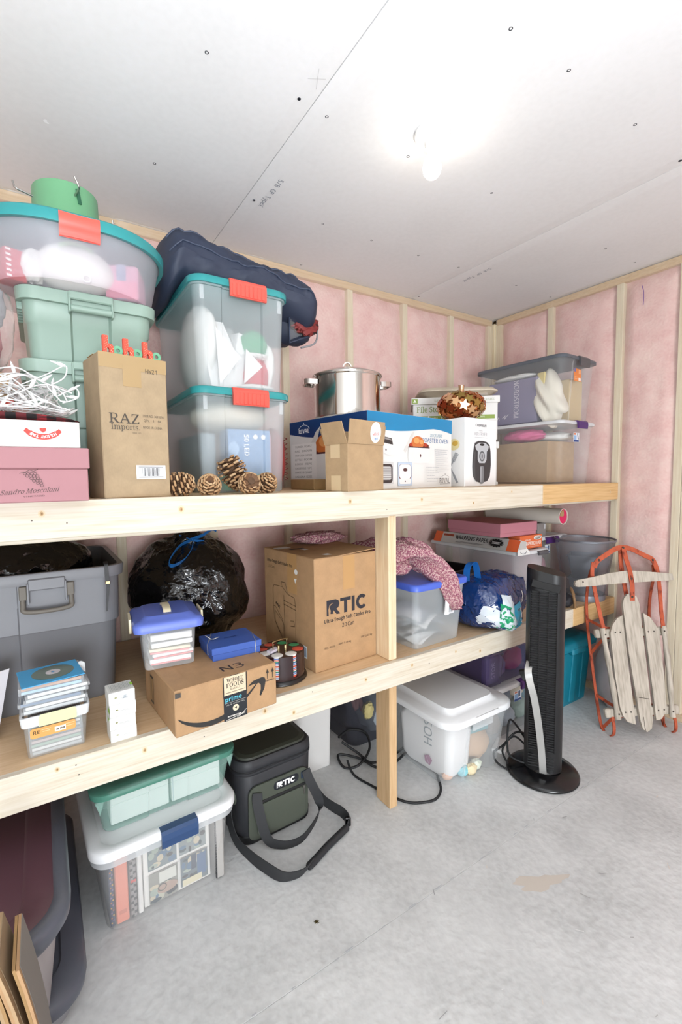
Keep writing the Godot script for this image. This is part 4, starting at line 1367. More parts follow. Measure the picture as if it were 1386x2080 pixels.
func roaster_pic(pr: MB, x: float, y: float, s: float, kind: int) -> void:
	# little pictures of the oven printed on its carton
	if kind == 0:   # oven with food and lifted lid
		pr.ink(C("d2cfca")).poly(PackedVector2Array([V2(x - s * 0.62, y - s * 0.02), V2(x - s * 0.3, y + s * 0.42), V2(x - s * 0.18, y + s * 0.5), V2(x - s * 0.3, y + s * 0.2), V2(x - s * 0.55, y - s * 0.08)]))
		pr.ink(C("6e2f1d")).oval(x, y + s * 0.12, s * 0.42, s * 0.1, 20)
		pr.ink(C("c8703a")).oval(x - s * 0.05, y + s * 0.2, s * 0.26, s * 0.17, 18)
		pr.ink(C("e09a5c")).oval(x - s * 0.1, y + s * 0.25, s * 0.12, s * 0.08, 12).oval(x + s * 0.1, y + s * 0.22, s * 0.08, s * 0.06, 12)
		pr.ink(C("b03f2a")).oval(x + s * 0.27, y + s * 0.15, s * 0.07, s * 0.05, 10).oval(x - s * 0.33, y + s * 0.14, s * 0.06, s * 0.05, 10)
		pr.ink(C("dfdedb")).poly(rpoly(s * 0.9, s * 0.42, s * 0.12, x, y - s * 0.13))
		pr.ink(C("4a2f33")).rect(x, y + s * 0.075, s * 0.88, s * 0.028)
		pr.ink(C("5b3838")).oval(x + s * 0.05, y - s * 0.14, s * 0.03, s * 0.045, 12)
	elif kind == 1:  # lifted insert
		pr.ink(C("dddcd9")).poly(PackedVector2Array([V2(x - s * 0.5, y - s * 0.25), V2(x + s * 0.2, y - s * 0.5), V2(x + s * 0.45, y - s * 0.35), V2(x + s * 0.45, y + s * 0.0), V2(x - s * 0.5, y + s * 0.15)]))
		pr.ink(C("3a3534")).poly(PackedVector2Array([V2(x - s * 0.5, y + s * 0.42), V2(x + s * 0.35, y + s * 0.3), V2(x + s * 0.42, y + s * 0.02), V2(x - s * 0.42, y + s * 0.12)]))
		pr.ink(C("8b8886")).poly(PackedVector2Array([V2(x - s * 0.42, y + s * 0.38), V2(x + s * 0.3, y + s * 0.27), V2(x + s * 0.33, y + s * 0.2), V2(x - s * 0.4, y + s * 0.3)]))
		pr.ink(C("4a3a3a")).oval(x - s * 0.05, y - s * 0.22, s * 0.04, s * 0.05, 10)
	elif kind == 2:  # rack seen from above
		pr.ink(C("c9c8c6")).rect(x, y, s * 1.0, s * 1.0)
		pr.ink(C("3b3433")).poly(rpoly(s * 0.88, s * 0.86, s * 0.16, x, y - s * 0.02))
		pr.ink(C("9d9a98")).poly(rpoly(s * 0.7, s * 0.62, s * 0.1, x, y))
		pr.ink(C("d4d2d0"))
		for k in 6:
			pr.rect(x, y + s * (0.25 - k * 0.1), s * 0.66, s * 0.03)
	else:  # closed oven from above
		pr.ink(C("b9c6d6")).rect(x, y, s * 1.0, s * 1.1)
		pr.ink(C("6b3a3c")).poly(rpoly(s * 0.9, s * 0.72, s * 0.2, x, y + s * 0.1))
		pr.ink(C("efeeec")).poly(rpoly(s * 0.84, s * 0.66, s * 0.18, x, y + s * 0.12))
		pr.ink(C("e2e1df")).poly(rpoly(s * 0.8, s * 0.26, s * 0.08, x, y - s * 0.33))
		pr.ink(C("4d2f30")).oval(x, y + s * 0.2, s * 0.16, s * 0.08, 14).oval(x, y - s * 0.34, s * 0.035, s * 0.04, 10)

func upper_shelf_right_items() -> void:
	# red sack between tote and oven carton
	var t := thing("gift_sack", "narrow red printed cloth sack between the frosted tote and the roaster carton", "sack", V(0.84, UP_Y, -1.83))
	part(t, "sack", lump(V(0, 0.13, 0), V(0.05, 0.132, 0.1), 0.1, 1.4, 201), M("sack_red", C("a8413c"), 0.85))
	var pr := MB.new().at(pf(V(0.048, 0.13, 0.05), V(0.65, 0, 0.75), Vector3.UP))
	pr.ink(C("6e2523"))
	for k in 9:
		pr.line([V2(-0.008, -0.09 + k * 0.021), V2(0.006, -0.083 + k * 0.021), V2(-0.006, -0.078 + k * 0.021)], 0.003)
	part(t, "printing", pr, mats["ink"])

	# small open carton
	t = thing("cardboard_box", "small open brown carton with raised flaps and a round sticker, at the shelf edge", "box", V(0.932, UP_Y, -1.331), 11.5)
	var w := 0.183
	var d := 0.109
	var h := 0.16
	open_carton(t, w, d, h, mats["cardboard_tan"], mats["cardboard_inside"])
	var f := flap(t, V(0, h, d / 2), Vector3.RIGHT, V(0.0, 1, 0.1), w, 0.08, 0.002, mats["cardboard_tan"])
	pr = MB.new().at(f * Transform3D(Basis.IDENTITY, V(0, 0, 0.0028)))
	pr.ink(C("f4f3f1")).oval(0.042, 0.042, 0.028, 0.036, 28)
	pr.ink(C("d9463c")).text("STOP!", 0.042, 0.037, 0.009, F_BOLD, 0.03, PI + 0.1)
	pr.ink(C("3c78b8")).text("#4", 0.046, 0.02, 0.01, F_BOLD, 0.0, PI + 0.2)
	fine_print(pr, 0.03, 0.066, 0.024, 4, 0.0045, C("b8b6c2"))
	part(t, "sticker", pr, mats["ink"])
	flap(t, V(-w / 2, h, 0), Vector3(0, 0, 1), V(-0.3, 1, 0), d, 0.075, 0.004, mats["cardboard_tan"])
	flap(t, V(0, h, -d / 2), Vector3.LEFT, V(0, 1, -0.45), w, 0.062, 0.002, mats["cardboard_tan"])
	flap(t, V(w / 2, h, 0), Vector3(0, 0, -1), V(0.25, 1, 0), d, 0.07, 0.004, mats["cardboard_tan"])
	pr = MB.new().at(left(0.0, -w / 2))
	pr.ink(C("d0b690")).rect(-0.004, 0.138, 0.046, 0.05)
	part(t, "tape", pr, mats["gloss_ink"])
	pr = MB.new().at(left(0.0, -w / 2))
	pr.ink(C("d0b690")).rect(-0.002, 0.028, 0.046, 0.052)
	part(t, "tape", pr, mats["gloss_ink"])

	# roaster carton
	t = thing("oven_box", "large white and blue roaster oven carton with food pictures, under the steel stockpot", "box", V(1.241, UP_Y, -1.65), 8.0)
	w = 0.523; d = 0.493; h = 0.293
	carton(t, w, d, h, mats["white_card"], 0.002)
	pr = MB.new().at(front(0.0, d / 2))
	var wave := PackedVector2Array([V2(-w / 2, h - 0.001), V2(-w / 2, h - 0.058)])
	for k in 21:
		var a := k / 20.0
		wave.append(V2(-w / 2 + w * a, h - 0.06 + 0.034 * sin(a * 2.6 + 0.05) * a * 1.2 - 0.02 * sin(a * PI) + (0.0 if a < 0.75 else -0.11 * pow(a - 0.75, 1.2))))
	wave.append(V2(w / 2, h - 0.001))
	pr.ink(C("1e7fb0")).poly(wave)
	pr.ink(C("5b93ab")).text("20 QUART", 0.15, 0.218, 0.012, F_SERIF, 0.085)
	pr.ink(C("2b5f96")).text("ROASTER OVEN", 0.145, 0.198, 0.017, F_SANS, 0.18)
	roaster_pic(pr, 0.035, 0.155, 0.155, 0)
	roaster_pic(pr, -0.16, 0.17, 0.085, 1)
	roaster_pic(pr, -0.165, 0.062, 0.085, 2)
	roaster_pic(pr, -0.055, 0.058, 0.085, 3)
	fine_print(pr, 0.135, 0.16, 0.085, 12, 0.0085, C("b9b9bb"))
	fine_print(pr, 0.06, 0.085, 0.08, 6, 0.0115, C("b4b4b6"), 0.2)
	pr.ink(C("3a3230")).text("RIVAL", 0.18, 0.03, 0.02, F_SANS, 0.072)
	fine_print(pr, 0.145, 0.015, 0.07, 1, 0.006, C("6a6460"))
	pr.ink(C("3a3230"))
	pr.line([V2(0.15, 0.043), V2(0.165, 0.05), V2(0.18, 0.053), V2(0.195, 0.05), V2(0.21, 0.043)], 0.0012).oval(0.18, 0.057, 0.002, 0.003, 8)
	part(t, "printing", pr, mats["gloss_ink"])
	pr = MB.new().at(left(0.0, -w / 2))
	var cap := PackedVector2Array([V2(-d / 2, h - 0.001), V2(-d / 2, h - 0.05)])
	for k in 17:
		cap.append(V2(-d / 2 + d * k / 16.0, h - 0.052 - 0.028 * sin(PI * k / 16.0)))
	cap.append(V2(d / 2, h - 0.05)); cap.append(V2(d / 2, h - 0.001))
	pr.ink(C("1d3c6e")).poly(cap)
	pr.ink(C("f4f4f4")).text("RIVAL", -0.14, h - 0.045, 0.017, F_BOLD, 0.075)
	pr.line([V2(-0.18, h - 0.036), V2(-0.165, h - 0.024), V2(-0.14, h - 0.018), V2(-0.115, h - 0.024), V2(-0.1, h - 0.036)], 0.002).oval(-0.14, h - 0.011, 0.002, 0.003, 8)
	roaster_pic(pr, 0.02, 0.13, 0.26, 0)
	pr.ink(C("e9e7e3")).poly(rpoly(0.18, 0.155, 0.012, -0.145, 0.118))
	pr.ink(C("75716c"))
	for k in 8:
		pr.text(["TURKEY, ROAST", "BAG   BROWN", "STEW OVEN CHICKEN", "LITTLE  ROOM", "LOOK   RIPE", "CASSEROLE  1 PC", "LARGE 18 QUART", "LASAGNA  SIZES"][k], -0.145, 0.182 - k * 0.0185, 0.008, F_SANS, 0.12)
	part(t, "printing", pr, mats["gloss_ink"])
	t = thing("wood_board", "low brown wooden board lying behind the small open carton", "board", V(0.93, UP_Y, -1.67), 0)
	part(t, "board", MB.new().bx(V(0, 0.021, 0), V(0.055, 0.042, 0.2), 0.002), mats["cardboard_inside"])

	# stock pot
	t = thing("stockpot", "shiny stainless steel stockpot with lid standing on the roaster carton", "pot", V(1.125, UP_Y + 0.2935, -1.657), -19)
	part(t, "pot", MB.new().lathe([V2(0, 0), V2(0.134, 0.0), V2(0.1395, 0.003), V2(0.142, 0.01), V2(0.142, 0.17), V2(0.1445, 0.174), V2(0.1465, 0.176), V2(0.1465, 0.179), V2(0.14, 0.179), V2(0.139, 0.02), V2(0, 0.018)], 64), mats["steel"])
	var ld := part(t, "lid", MB.new().lathe([V2(0.135, 0.176), V2(0.1485, 0.1795), V2(0.149, 0.183), V2(0.145, 0.187), V2(0.138, 0.189), V2(0.1, 0.203), V2(0.05, 0.211), V2(0, 0.213)], 64, 0.8), mats["steel"])
	var hp := []
	for k in 13:
		var a := PI * k / 12.0
		hp.append(V(cos(a) * 0.021, 0.21 + sin(a) * 0.033, 0))
	part(ld, "lid_handle", MB.new().strap(hp, Vector3(0, 0, 1), 0.011, 0.005), mats["steel"])
	for s in [-1.0, 1.0]:
		var q := [V(s * 0.139, 0.15, -0.042), V(s * 0.16, 0.151, -0.041), V(s * 0.184, 0.153, -0.03), V(s * 0.186, 0.1535, 0.0), V(s * 0.184, 0.153, 0.03), V(s * 0.16, 0.151, 0.041), V(s * 0.139, 0.15, 0.042)]
		part(t, "side_handle", MB.new().strap(curve(q, 5), Vector3.UP, 0.02, 0.008), mats["steel"])

	# air fryer carton with the glass pumpkin
	t = thing("appliance_box", "white air fryer carton printed with a dark fryer, under the copper pumpkin", "box", V(1.696, UP_Y, -1.537), 5.0)
	w = 0.241; d = 0.23; h = 0.308
	carton(t, w, d, h, M("white_gloss_card", C("ecebea"), 0.4), 0.002)
	pr = MB.new().at(front(0.0, d / 2))
	pr.ink(C("35383c")).text("CHEFMAN", -0.003, 0.277, 0.011, F_BOLD, 0.082)
	pr.ink(C("8d8f93")).text("TurboFry", -0.006, 0.253, 0.004, F_SANS, 0.03)
	pr.ink(C("a4a6aa")).text("AIR FRYER", -0.005, 0.238, 0.0135, F_SANS, 0.098)
	fine_print(pr, -0.05, 0.222, 0.09, 1, 0.006, C("b0b2b5"))
	pr.ink(C("dcdcdc")).rect(0, 0.265, 0.24, 0.0008)
	var bodyp := PackedVector2Array()
	for q in [[-0.058, 0.175], [-0.05, 0.197], [-0.025, 0.206], [0.01, 0.207], [0.04, 0.203], [0.062, 0.19], [0.07, 0.16], [0.074, 0.1], [0.066, 0.045], [0.045, 0.022], [0.0, 0.015], [-0.04, 0.022], [-0.062, 0.045], [-0.068, 0.09], [-0.064, 0.14]]:
		bodyp.append(V2(q[0], q[1]))
	pr.ink(C("37383a")).poly(bodyp)
	pr.ink(C("4a4c4e")).poly(PackedVector2Array([V2(-0.06, 0.15), V2(-0.066, 0.09), V2(-0.06, 0.047), V2(-0.045, 0.03), V2(-0.05, 0.09), V2(-0.045, 0.16)]))
	pr.ink(C("b5b8bb")).poly(PackedVector2Array([V2(-0.05, 0.185), V2(-0.02, 0.198), V2(0.03, 0.198), V2(0.056, 0.183), V2(0.05, 0.168), V2(0.04, 0.16), V2(0.038, 0.12), V2(0.025, 0.106), V2(-0.018, 0.106), V2(-0.03, 0.12), V2(-0.03, 0.16), V2(-0.044, 0.168)]))
	pr.ink(C("222325")).oval(0.003, 0.19, 0.018, 0.006, 16)
	pr.ink(C("5a5d60")).oval(0.003, 0.137, 0.022, 0.024, 20)
	pr.ink(C("9ea1a4")).oval(0.003, 0.137, 0.015, 0.017, 20).ink(C("46484b")).oval(0.003, 0.137, 0.004, 0.012, 10)
	pr.ink(C("77797c")).poly(rpoly(0.03, 0.082, 0.01, 0.002, 0.052))
	pr.ink(C("a0a2a5")).poly(rpoly(0.009, 0.07, 0.004, -0.005, 0.054))
	part(t, "printing", pr, mats["gloss_ink"])
	pr = MB.new().at(left(0.0, -w / 2))
	pr.ink(C("dad7d1")).oval(-0.03, 0.255, 0.038, 0.032, 24).ink(C("9a5f50")).oval(-0.03, 0.255, 0.026, 0.02, 20)
	pr.ink(C("e6d6a0")).oval(0.055, 0.19, 0.032, 0.026, 20).ink(C("d3a94e")).oval(0.062, 0.195, 0.016, 0.012, 14)
	for q in [[0.0, 0.15, 0.075, 0.02], [0.075, 0.15, -0.01, 0.02]]:
		var a := V2(q[0], q[1])
		var b := V2(q[2], q[3])
		pr.ink(C("9b9da1")).line([a.lerp(b, 0.25), b], 0.007).line([b.lerp(a, 0.25), b], 0.011)
		for k in 4:
			var s := (b - a).normalized().orthogonal() * (k - 1.5) * 0.006
			pr.line([a + s, a.lerp(b, 0.27) + s * 0.8], 0.0028)
	part(t, "printing", pr, mats["gloss_ink"])

	t = thing("glass_pumpkin", "copper mosaic glass pumpkin ornament standing on the white air fryer carton", "pumpkin", V(1.69, UP_Y + 0.3085, -1.53), 15)
	var gl := M("copper_glass", C("a8683c"), 0.1, {"metal": 0.75})
	part(t, "body", MB.new().blob(V(0, 0.068, 0), V(0.106, 0.071, 0.106), 48, 20, func(dd: Vector3) -> float: return 1.0 - 0.05 * pow(absf(sin(atan2(dd.z, dd.x) * 4.0)), 0.7) * (1.0 - dd.y * dd.y) - 0.06 * pow(absf(dd.y), 6.0)), gl)
	var stm := part(t, "stem", MB.new().tube(curve([V(0, 0.125, 0), V(0.002, 0.145, 0), V(-0.002, 0.168, 0.002)], 5), [0.016, 0.0155, 0.015, 0.0145, 0.014, 0.0135, 0.013, 0.0135, 0.014, 0.0145, 0.015], 10), M("amber_glass", C("c49a74"), 0.1, {"metal": 0.5}))
	var g := RandomNumberGenerator.new()
	g.seed = 8
	for k in 52:
		var a := k * 2.39996
		var y := lerpf(-0.8, 0.8, (k + 0.5) / 52.0)
		var dd := V(cos(a) * sqrt(1 - y * y), y, sin(a) * sqrt(1 - y * y))
		var p := V(0, 0.068, 0) + dd * V(0.107, 0.072, 0.107) * 1.0
		var nrm := (dd / V(0.107, 0.072, 0.107)).normalized()
		var u := nrm.cross(Vector3.UP).normalized()
		var lf := MB.new().at(Transform3D(Basis(u, nrm.cross(u).normalized(), nrm).rotated(nrm, g.randf() * TAU).orthonormalized(), p))
		var pts := PackedVector2Array()
		for j in 10:
			var r := 0.026 if j % 2 == 0 else 0.013
			pts.append(V2(cos(TAU * j / 10) * r, sin(TAU * j / 10) * r))
		lf.prism(pts, 0.0035)
		part(t, "leaf_tile", lf, [M("copper_a", C("cf7a42"), 0.15, {"metal": 0.8}), M("copper_b", C("8a3a1a"), 0.12, {"metal": 0.8}), M("copper_c", C("e6b888"), 0.16, {"metal": 0.75}), M("copper_d", C("a68a4a"), 0.16, {"metal": 0.75})][k % 4])

	# filing boxes and tray
	for q in [[0.0, V(1.914, UP_Y, -1.797), "lidded white file box standing under another one behind the air fryer carton"], [1.0, V(1.905, UP_Y + 0.233, -1.788), "white file box with green print and fitted lid, beneath the beige tray"]]:
		t = thing("file_box", q[2], "box", q[1], -41.0, "white file boxes")
		w = 0.44; d = 0.28; h = 0.2225
		part(t, "body", MB.new().bx(V(0, (h - 0.006) / 2, 0), V(w - 0.012, h - 0.006, d - 0.012), 0.002), mats["white_card"])
		part(t, "lid", MB.new().bx(V(0, h - 0.017, 0), V(w + 0.006, 0.034, d + 0.006), 0.002), mats["white_card"])
		if q[0] == 0.0:
			part(t, "base_fold", MB.new().bx(V(0, 0.008, 0), V(w, 0.016, d), 0.002), mats["white_card"])
		pr = MB.new().at(front(0.0, d / 2 - 0.0055))
		pr.ink(C("7a8e3c")).text("File Storage", -0.105, 0.158, 0.028, F_SERIF, 0.18)
		for k in 3:
			pr.ink(C("8aa04a")).rect(-0.168 + k * 0.068, 0.118, 0.062, 0.02)
			pr.ink(C("f2f2ea")).text(["SIZE", "STYLE", "STACK"][k], -0.168 + k * 0.068, 0.118, 0.007, F_SANS, 0.026)
		pr.ink(C("8aa04a")).rect(0.135, 0.118, 0.13, 0.02)
		pr.ink(C("f2f2ea")).text("CONTENTS", 0.125, 0.118, 0.007, F_SANS, 0.05)
		pr.ink(C("6a6a68")).rect(0.085, 0.155, 0.075, 0.022)
		pr.ink(C("a9a9a6")).rect(0.088, 0.153, 0.066, 0.014)
		pr.ink(C("c9c9c4")).line([V2(0.07, 0.094), V2(0.2, 0.094)], 0.001).line([V2(0.07, 0.08), V2(0.2, 0.08)], 0.001)
		part(t, "printing", pr, mats["ink"])
		pr = MB.new().at(front(0.0, d / 2 + 0.0035))
		pr.ink(C("8f9a6c")).text("LETTER SIZE", -0.05, h - 0.017, 0.0095, F_SERIF, 0.11)
		pr.text("LETTER SIZE", 0.15, h - 0.017, 0.0095, F_SERIF, 0.09)
		pr.ink(C("8aa04a")).rect(-0.205, h - 0.017, 0.03, 0.024).ink(C("e9eedb")).poly(PackedVector2Array([V2(-0.214, h - 0.024), V2(-0.196, h - 0.024), V2(-0.205, h - 0.009)]))
		part(t, "printing", pr, mats["ink"])
	t = thing("plastic_tray", "shallow beige plastic tray lying upside down on the file box", "tray", V(1.917, UP_Y + 0.4555, -1.783), -36)
	part(t, "tray", MB.new().loft([[0.0, 0.15, 0.11, 0.05], [0.03, 0.19, 0.135, 0.06], [0.03, 0.205, 0.15, 0.07], [0.036, 0.207, 0.152, 0.07], [0.05, 0.19, 0.135, 0.065], [0.054, 0.17, 0.115, 0.06]], 8), mats["beige_plastic"])
	part(t, "label", MB.new().pos(V(0.1, 0.018, 0.124), V(-0.55, 0, 0)).bx(Vector3.ZERO, V(0.09, 0.024, 0.001)), M("tray_label", C("b4aaa0"), 0.6))

	# clear totes at the end of the shelf
	t = thing("clear_tote", "clear tote with white lid and purple latch at the upper shelf's end", "tote", V(2.455, UP_Y, -1.665), 3.0)
	tub(t, 0.315, 0.5, 0.322, 0.345, 0.525, 0.03, mats["clear_plastic"], [], 0.006, 0.012)
	tub_lid(t, 0.318, 0.372, 0.552, 0.035, 0.018, mats["milky_lid"])
	latch(t, 0.01, 0.318, 0.276, 0.1, 0.042, mats["purple_latch"])
	pr = MB.new().at(front(0.265, 0.2625))
	pr.ink(C("e9ecf2")).rect(-0.015, -0.015, 0.062, 0.05)
	pr.ink(C("2f4a86")).rect(-0.015, -0.034, 0.056, 0.011)
	pr.ink(C("e0713a")).rect(-0.03, 0.003, 0.022, 0.009)
	pr.ink(C("8fb4dc")).rect(-0.027, -0.016, 0.028, 0.024)
	pr.ink(C("6d6f78")).poly(PackedVector2Array([V2(-0.008, 0.006), V2(0.0, 0.008), V2(0.011, -0.024), V2(0.003, -0.027)]))
	part(t, "label_sticker", pr, mats["gloss_ink"])
	var o := V(2.455, UP_Y + 0.007, -1.665)
	t = thing("packed_carton", "plain tan carton packed inside the clear tote with the purple latch", "box", o + V(-0.02, 0, -0.01))
	carton(t, 0.255, 0.4, 0.225, mats["cardboard_tan"])
	t = thing("pink_garment", "folded bright pink garment on the carton inside the purple latched tote", "clothing", o + V(-0.08, 0.227, 0.0))
	part(t, "cloth", lump(V(0, 0.04, 0), V(0.07, 0.036, 0.13), 0.25, 1.8, 205), M("hot_pink", C("e0699a"), 0.85))
	t = thing("white_fleece", "white fleece folded on top inside the purple latched tote", "clothing", o + V(0.03, 0.227, 0.06))
	part(t, "cloth", lump(V(0, 0.03, 0), V(0.1, 0.03, 0.16), 0.2, 2.0, 206), mats["white_cloth"])
	t = thing("clear_tote", "clear tote with charcoal lid and orange sticker, topmost at the shelf's end", "tote", V(2.455, UP_Y + 0.336, -1.665), 3.0)
	tub(t, 0.305, 0.49, 0.325, 0.35, 0.53, 0.04, mats["clear_plastic"], [0.065, 0.01], 0.006, 0.012)
	tub_lid(t, 0.32, 0.378, 0.558, 0.045, 0.02, mats["grey_lid"])
	latch(t, 0.012, 0.316, 0.278, 0.1, 0.052, M("grey_latch", C("565457"), 0.4))
	pr = MB.new().at(front(0.25, 0.2535))
	pr.ink(C("e98644")).rect(0.0, 0.0, 0.076, 0.066).ink(C("7a76a8")).rect(-0.027, 0.024, 0.018, 0.018).ink(C("f4e9df")).rect(0.022, -0.022, 0.024, 0.016)
	pr.ink(C("f3b488")).rect(-0.015, -0.012, 0.035, 0.003).rect(-0.015, -0.02, 0.035, 0.003).rect(0.02, 0.018, 0.02, 0.022)
	part(t, "sticker", pr, mats["gloss_ink"])
	o = V(2.455, UP_Y + 0.343, -1.665)
	t = thing("shopping_bag", "purple-grey department store shopping bag inside the charcoal lidded tote", "bag", o + V(-0.1, 0, -0.05), 3)
	part(t, "bag", MB.new().bx(V(0, 0.125, 0), V(0.08, 0.25, 0.31), 0.004), M("mauve_bag", C("7b7390"), 0.6))
	pr = MB.new().at(left(0.0, -0.0402))
	pr.ink(C("d7d0d8")).text("NORDSTROM", 0.03, 0.14, 0.03, F_SANS, 0.21, -PI / 2)
	pr.line([V2(-0.12, 0.02), V2(-0.105, 0.045), V2(-0.1, 0.025), V2(-0.085, 0.05), V2(-0.08, 0.03)], 0.004).line([V2(-0.06, 0.04), V2(-0.04, 0.055), V2(-0.045, 0.035), V2(-0.02, 0.06)], 0.004)
	part(t, "printing", pr, mats["ink"])
	t = thing("white_towel", "crumpled white towel inside the charcoal lidded tote, in front of the shopping bag", "towel", o + V(-0.065, 0, 0.14))
	part(t, "cloth", MB.new().pos(V(0, 0, 0), V(-0.25, 0, 0.0)).blob(V(0, 0.125, 0.03), V(0.08, 0.15, 0.085), 40, 28, func(dd: Vector3) -> float: return 1.0 + 0.13 * sin(dd.y * 5 + dd.z * 6) + 0.08 * sin(dd.z * 11 + dd.y * 3)), mats["cream_cloth"])
	t = thing("white_scarf", "white knitted scarf lying over the shopping bag in the charcoal lidded tote", "scarf", o + V(-0.09, 0.252, -0.06))
	part(t, "cloth", lump(V(0, 0.018, 0), V(0.05, 0.018, 0.14), 0.2, 2.0, 207), mats["white_cloth"])
	t = thing("paper_folder", "tan paper folders standing against the front inside the charcoal lidded tote", "folder", o + V(0.075, 0, 0.16), 3)
	part(t, "folder", MB.new().bx(V(0, 0.115, 0), V(0.14, 0.23, 0.1), 0.003), M("manila", C("cbb489"), 0.7))
	t = thing("yellow_envelope", "pale yellow envelope standing between towel and shopping bag in the charcoal lidded tote", "envelope", o + V(-0.105, 0.15, 0.118), 80)
	part(t, "envelope", MB.new().bx(V(0, 0.06, 0), V(0.05, 0.12, 0.012), 0.002), mats["yellow_paper"])

# ---------------------------------------------------------------- lower shelf
func plastic_bag(o: Vector3, r: Vector3, sd: int, nu := 56, nw := 40) -> MB:
	var f := noise(sd, 1.3, 2)
	var c := noise(sd + 1, 2.4, 3, FastNoiseLite.TYPE_CELLULAR)
	var rd := noise(sd + 2, 2.0, 3)
	rd.fractal_type = FastNoiseLite.FRACTAL_RIDGED
	return MB.new().blob(o, r, nu, nw, func(d: Vector3) -> float: return 1.0 + 0.10 * f.get_noise_3d(d.x, d.y, d.z) + 0.05 * rd.get_noise_3d(d.x * 1.2, d.y * 0.7, d.z * 1.2) + 0.02 * c.get_noise_3d(d.x, d.y, d.z))

func jewel_case(t: Node3D, y: float, k: int) -> float:
	var ck: Color = [C("c9ced0"), C("f0f0ee"), C("46688c"), C("d9dcdd"), C("9fc6e6"), C("b98a6a")][k % 6]
	part(t, "insert", MB.new().bx(V(0, y + 0.005, 0), V(0.13, 0.0075, 0.118), 0.0005), M("insert_%d" % (k % 6), ck, 0.5))
	part(t, "case", MB.new().bx(V(0, y + 0.005, 0), V(0.142, 0.0098, 0.125), 0.001), M("case_clear", C("e6eaec"), 0.12, {"a": 0.25}))
	return 0.0104

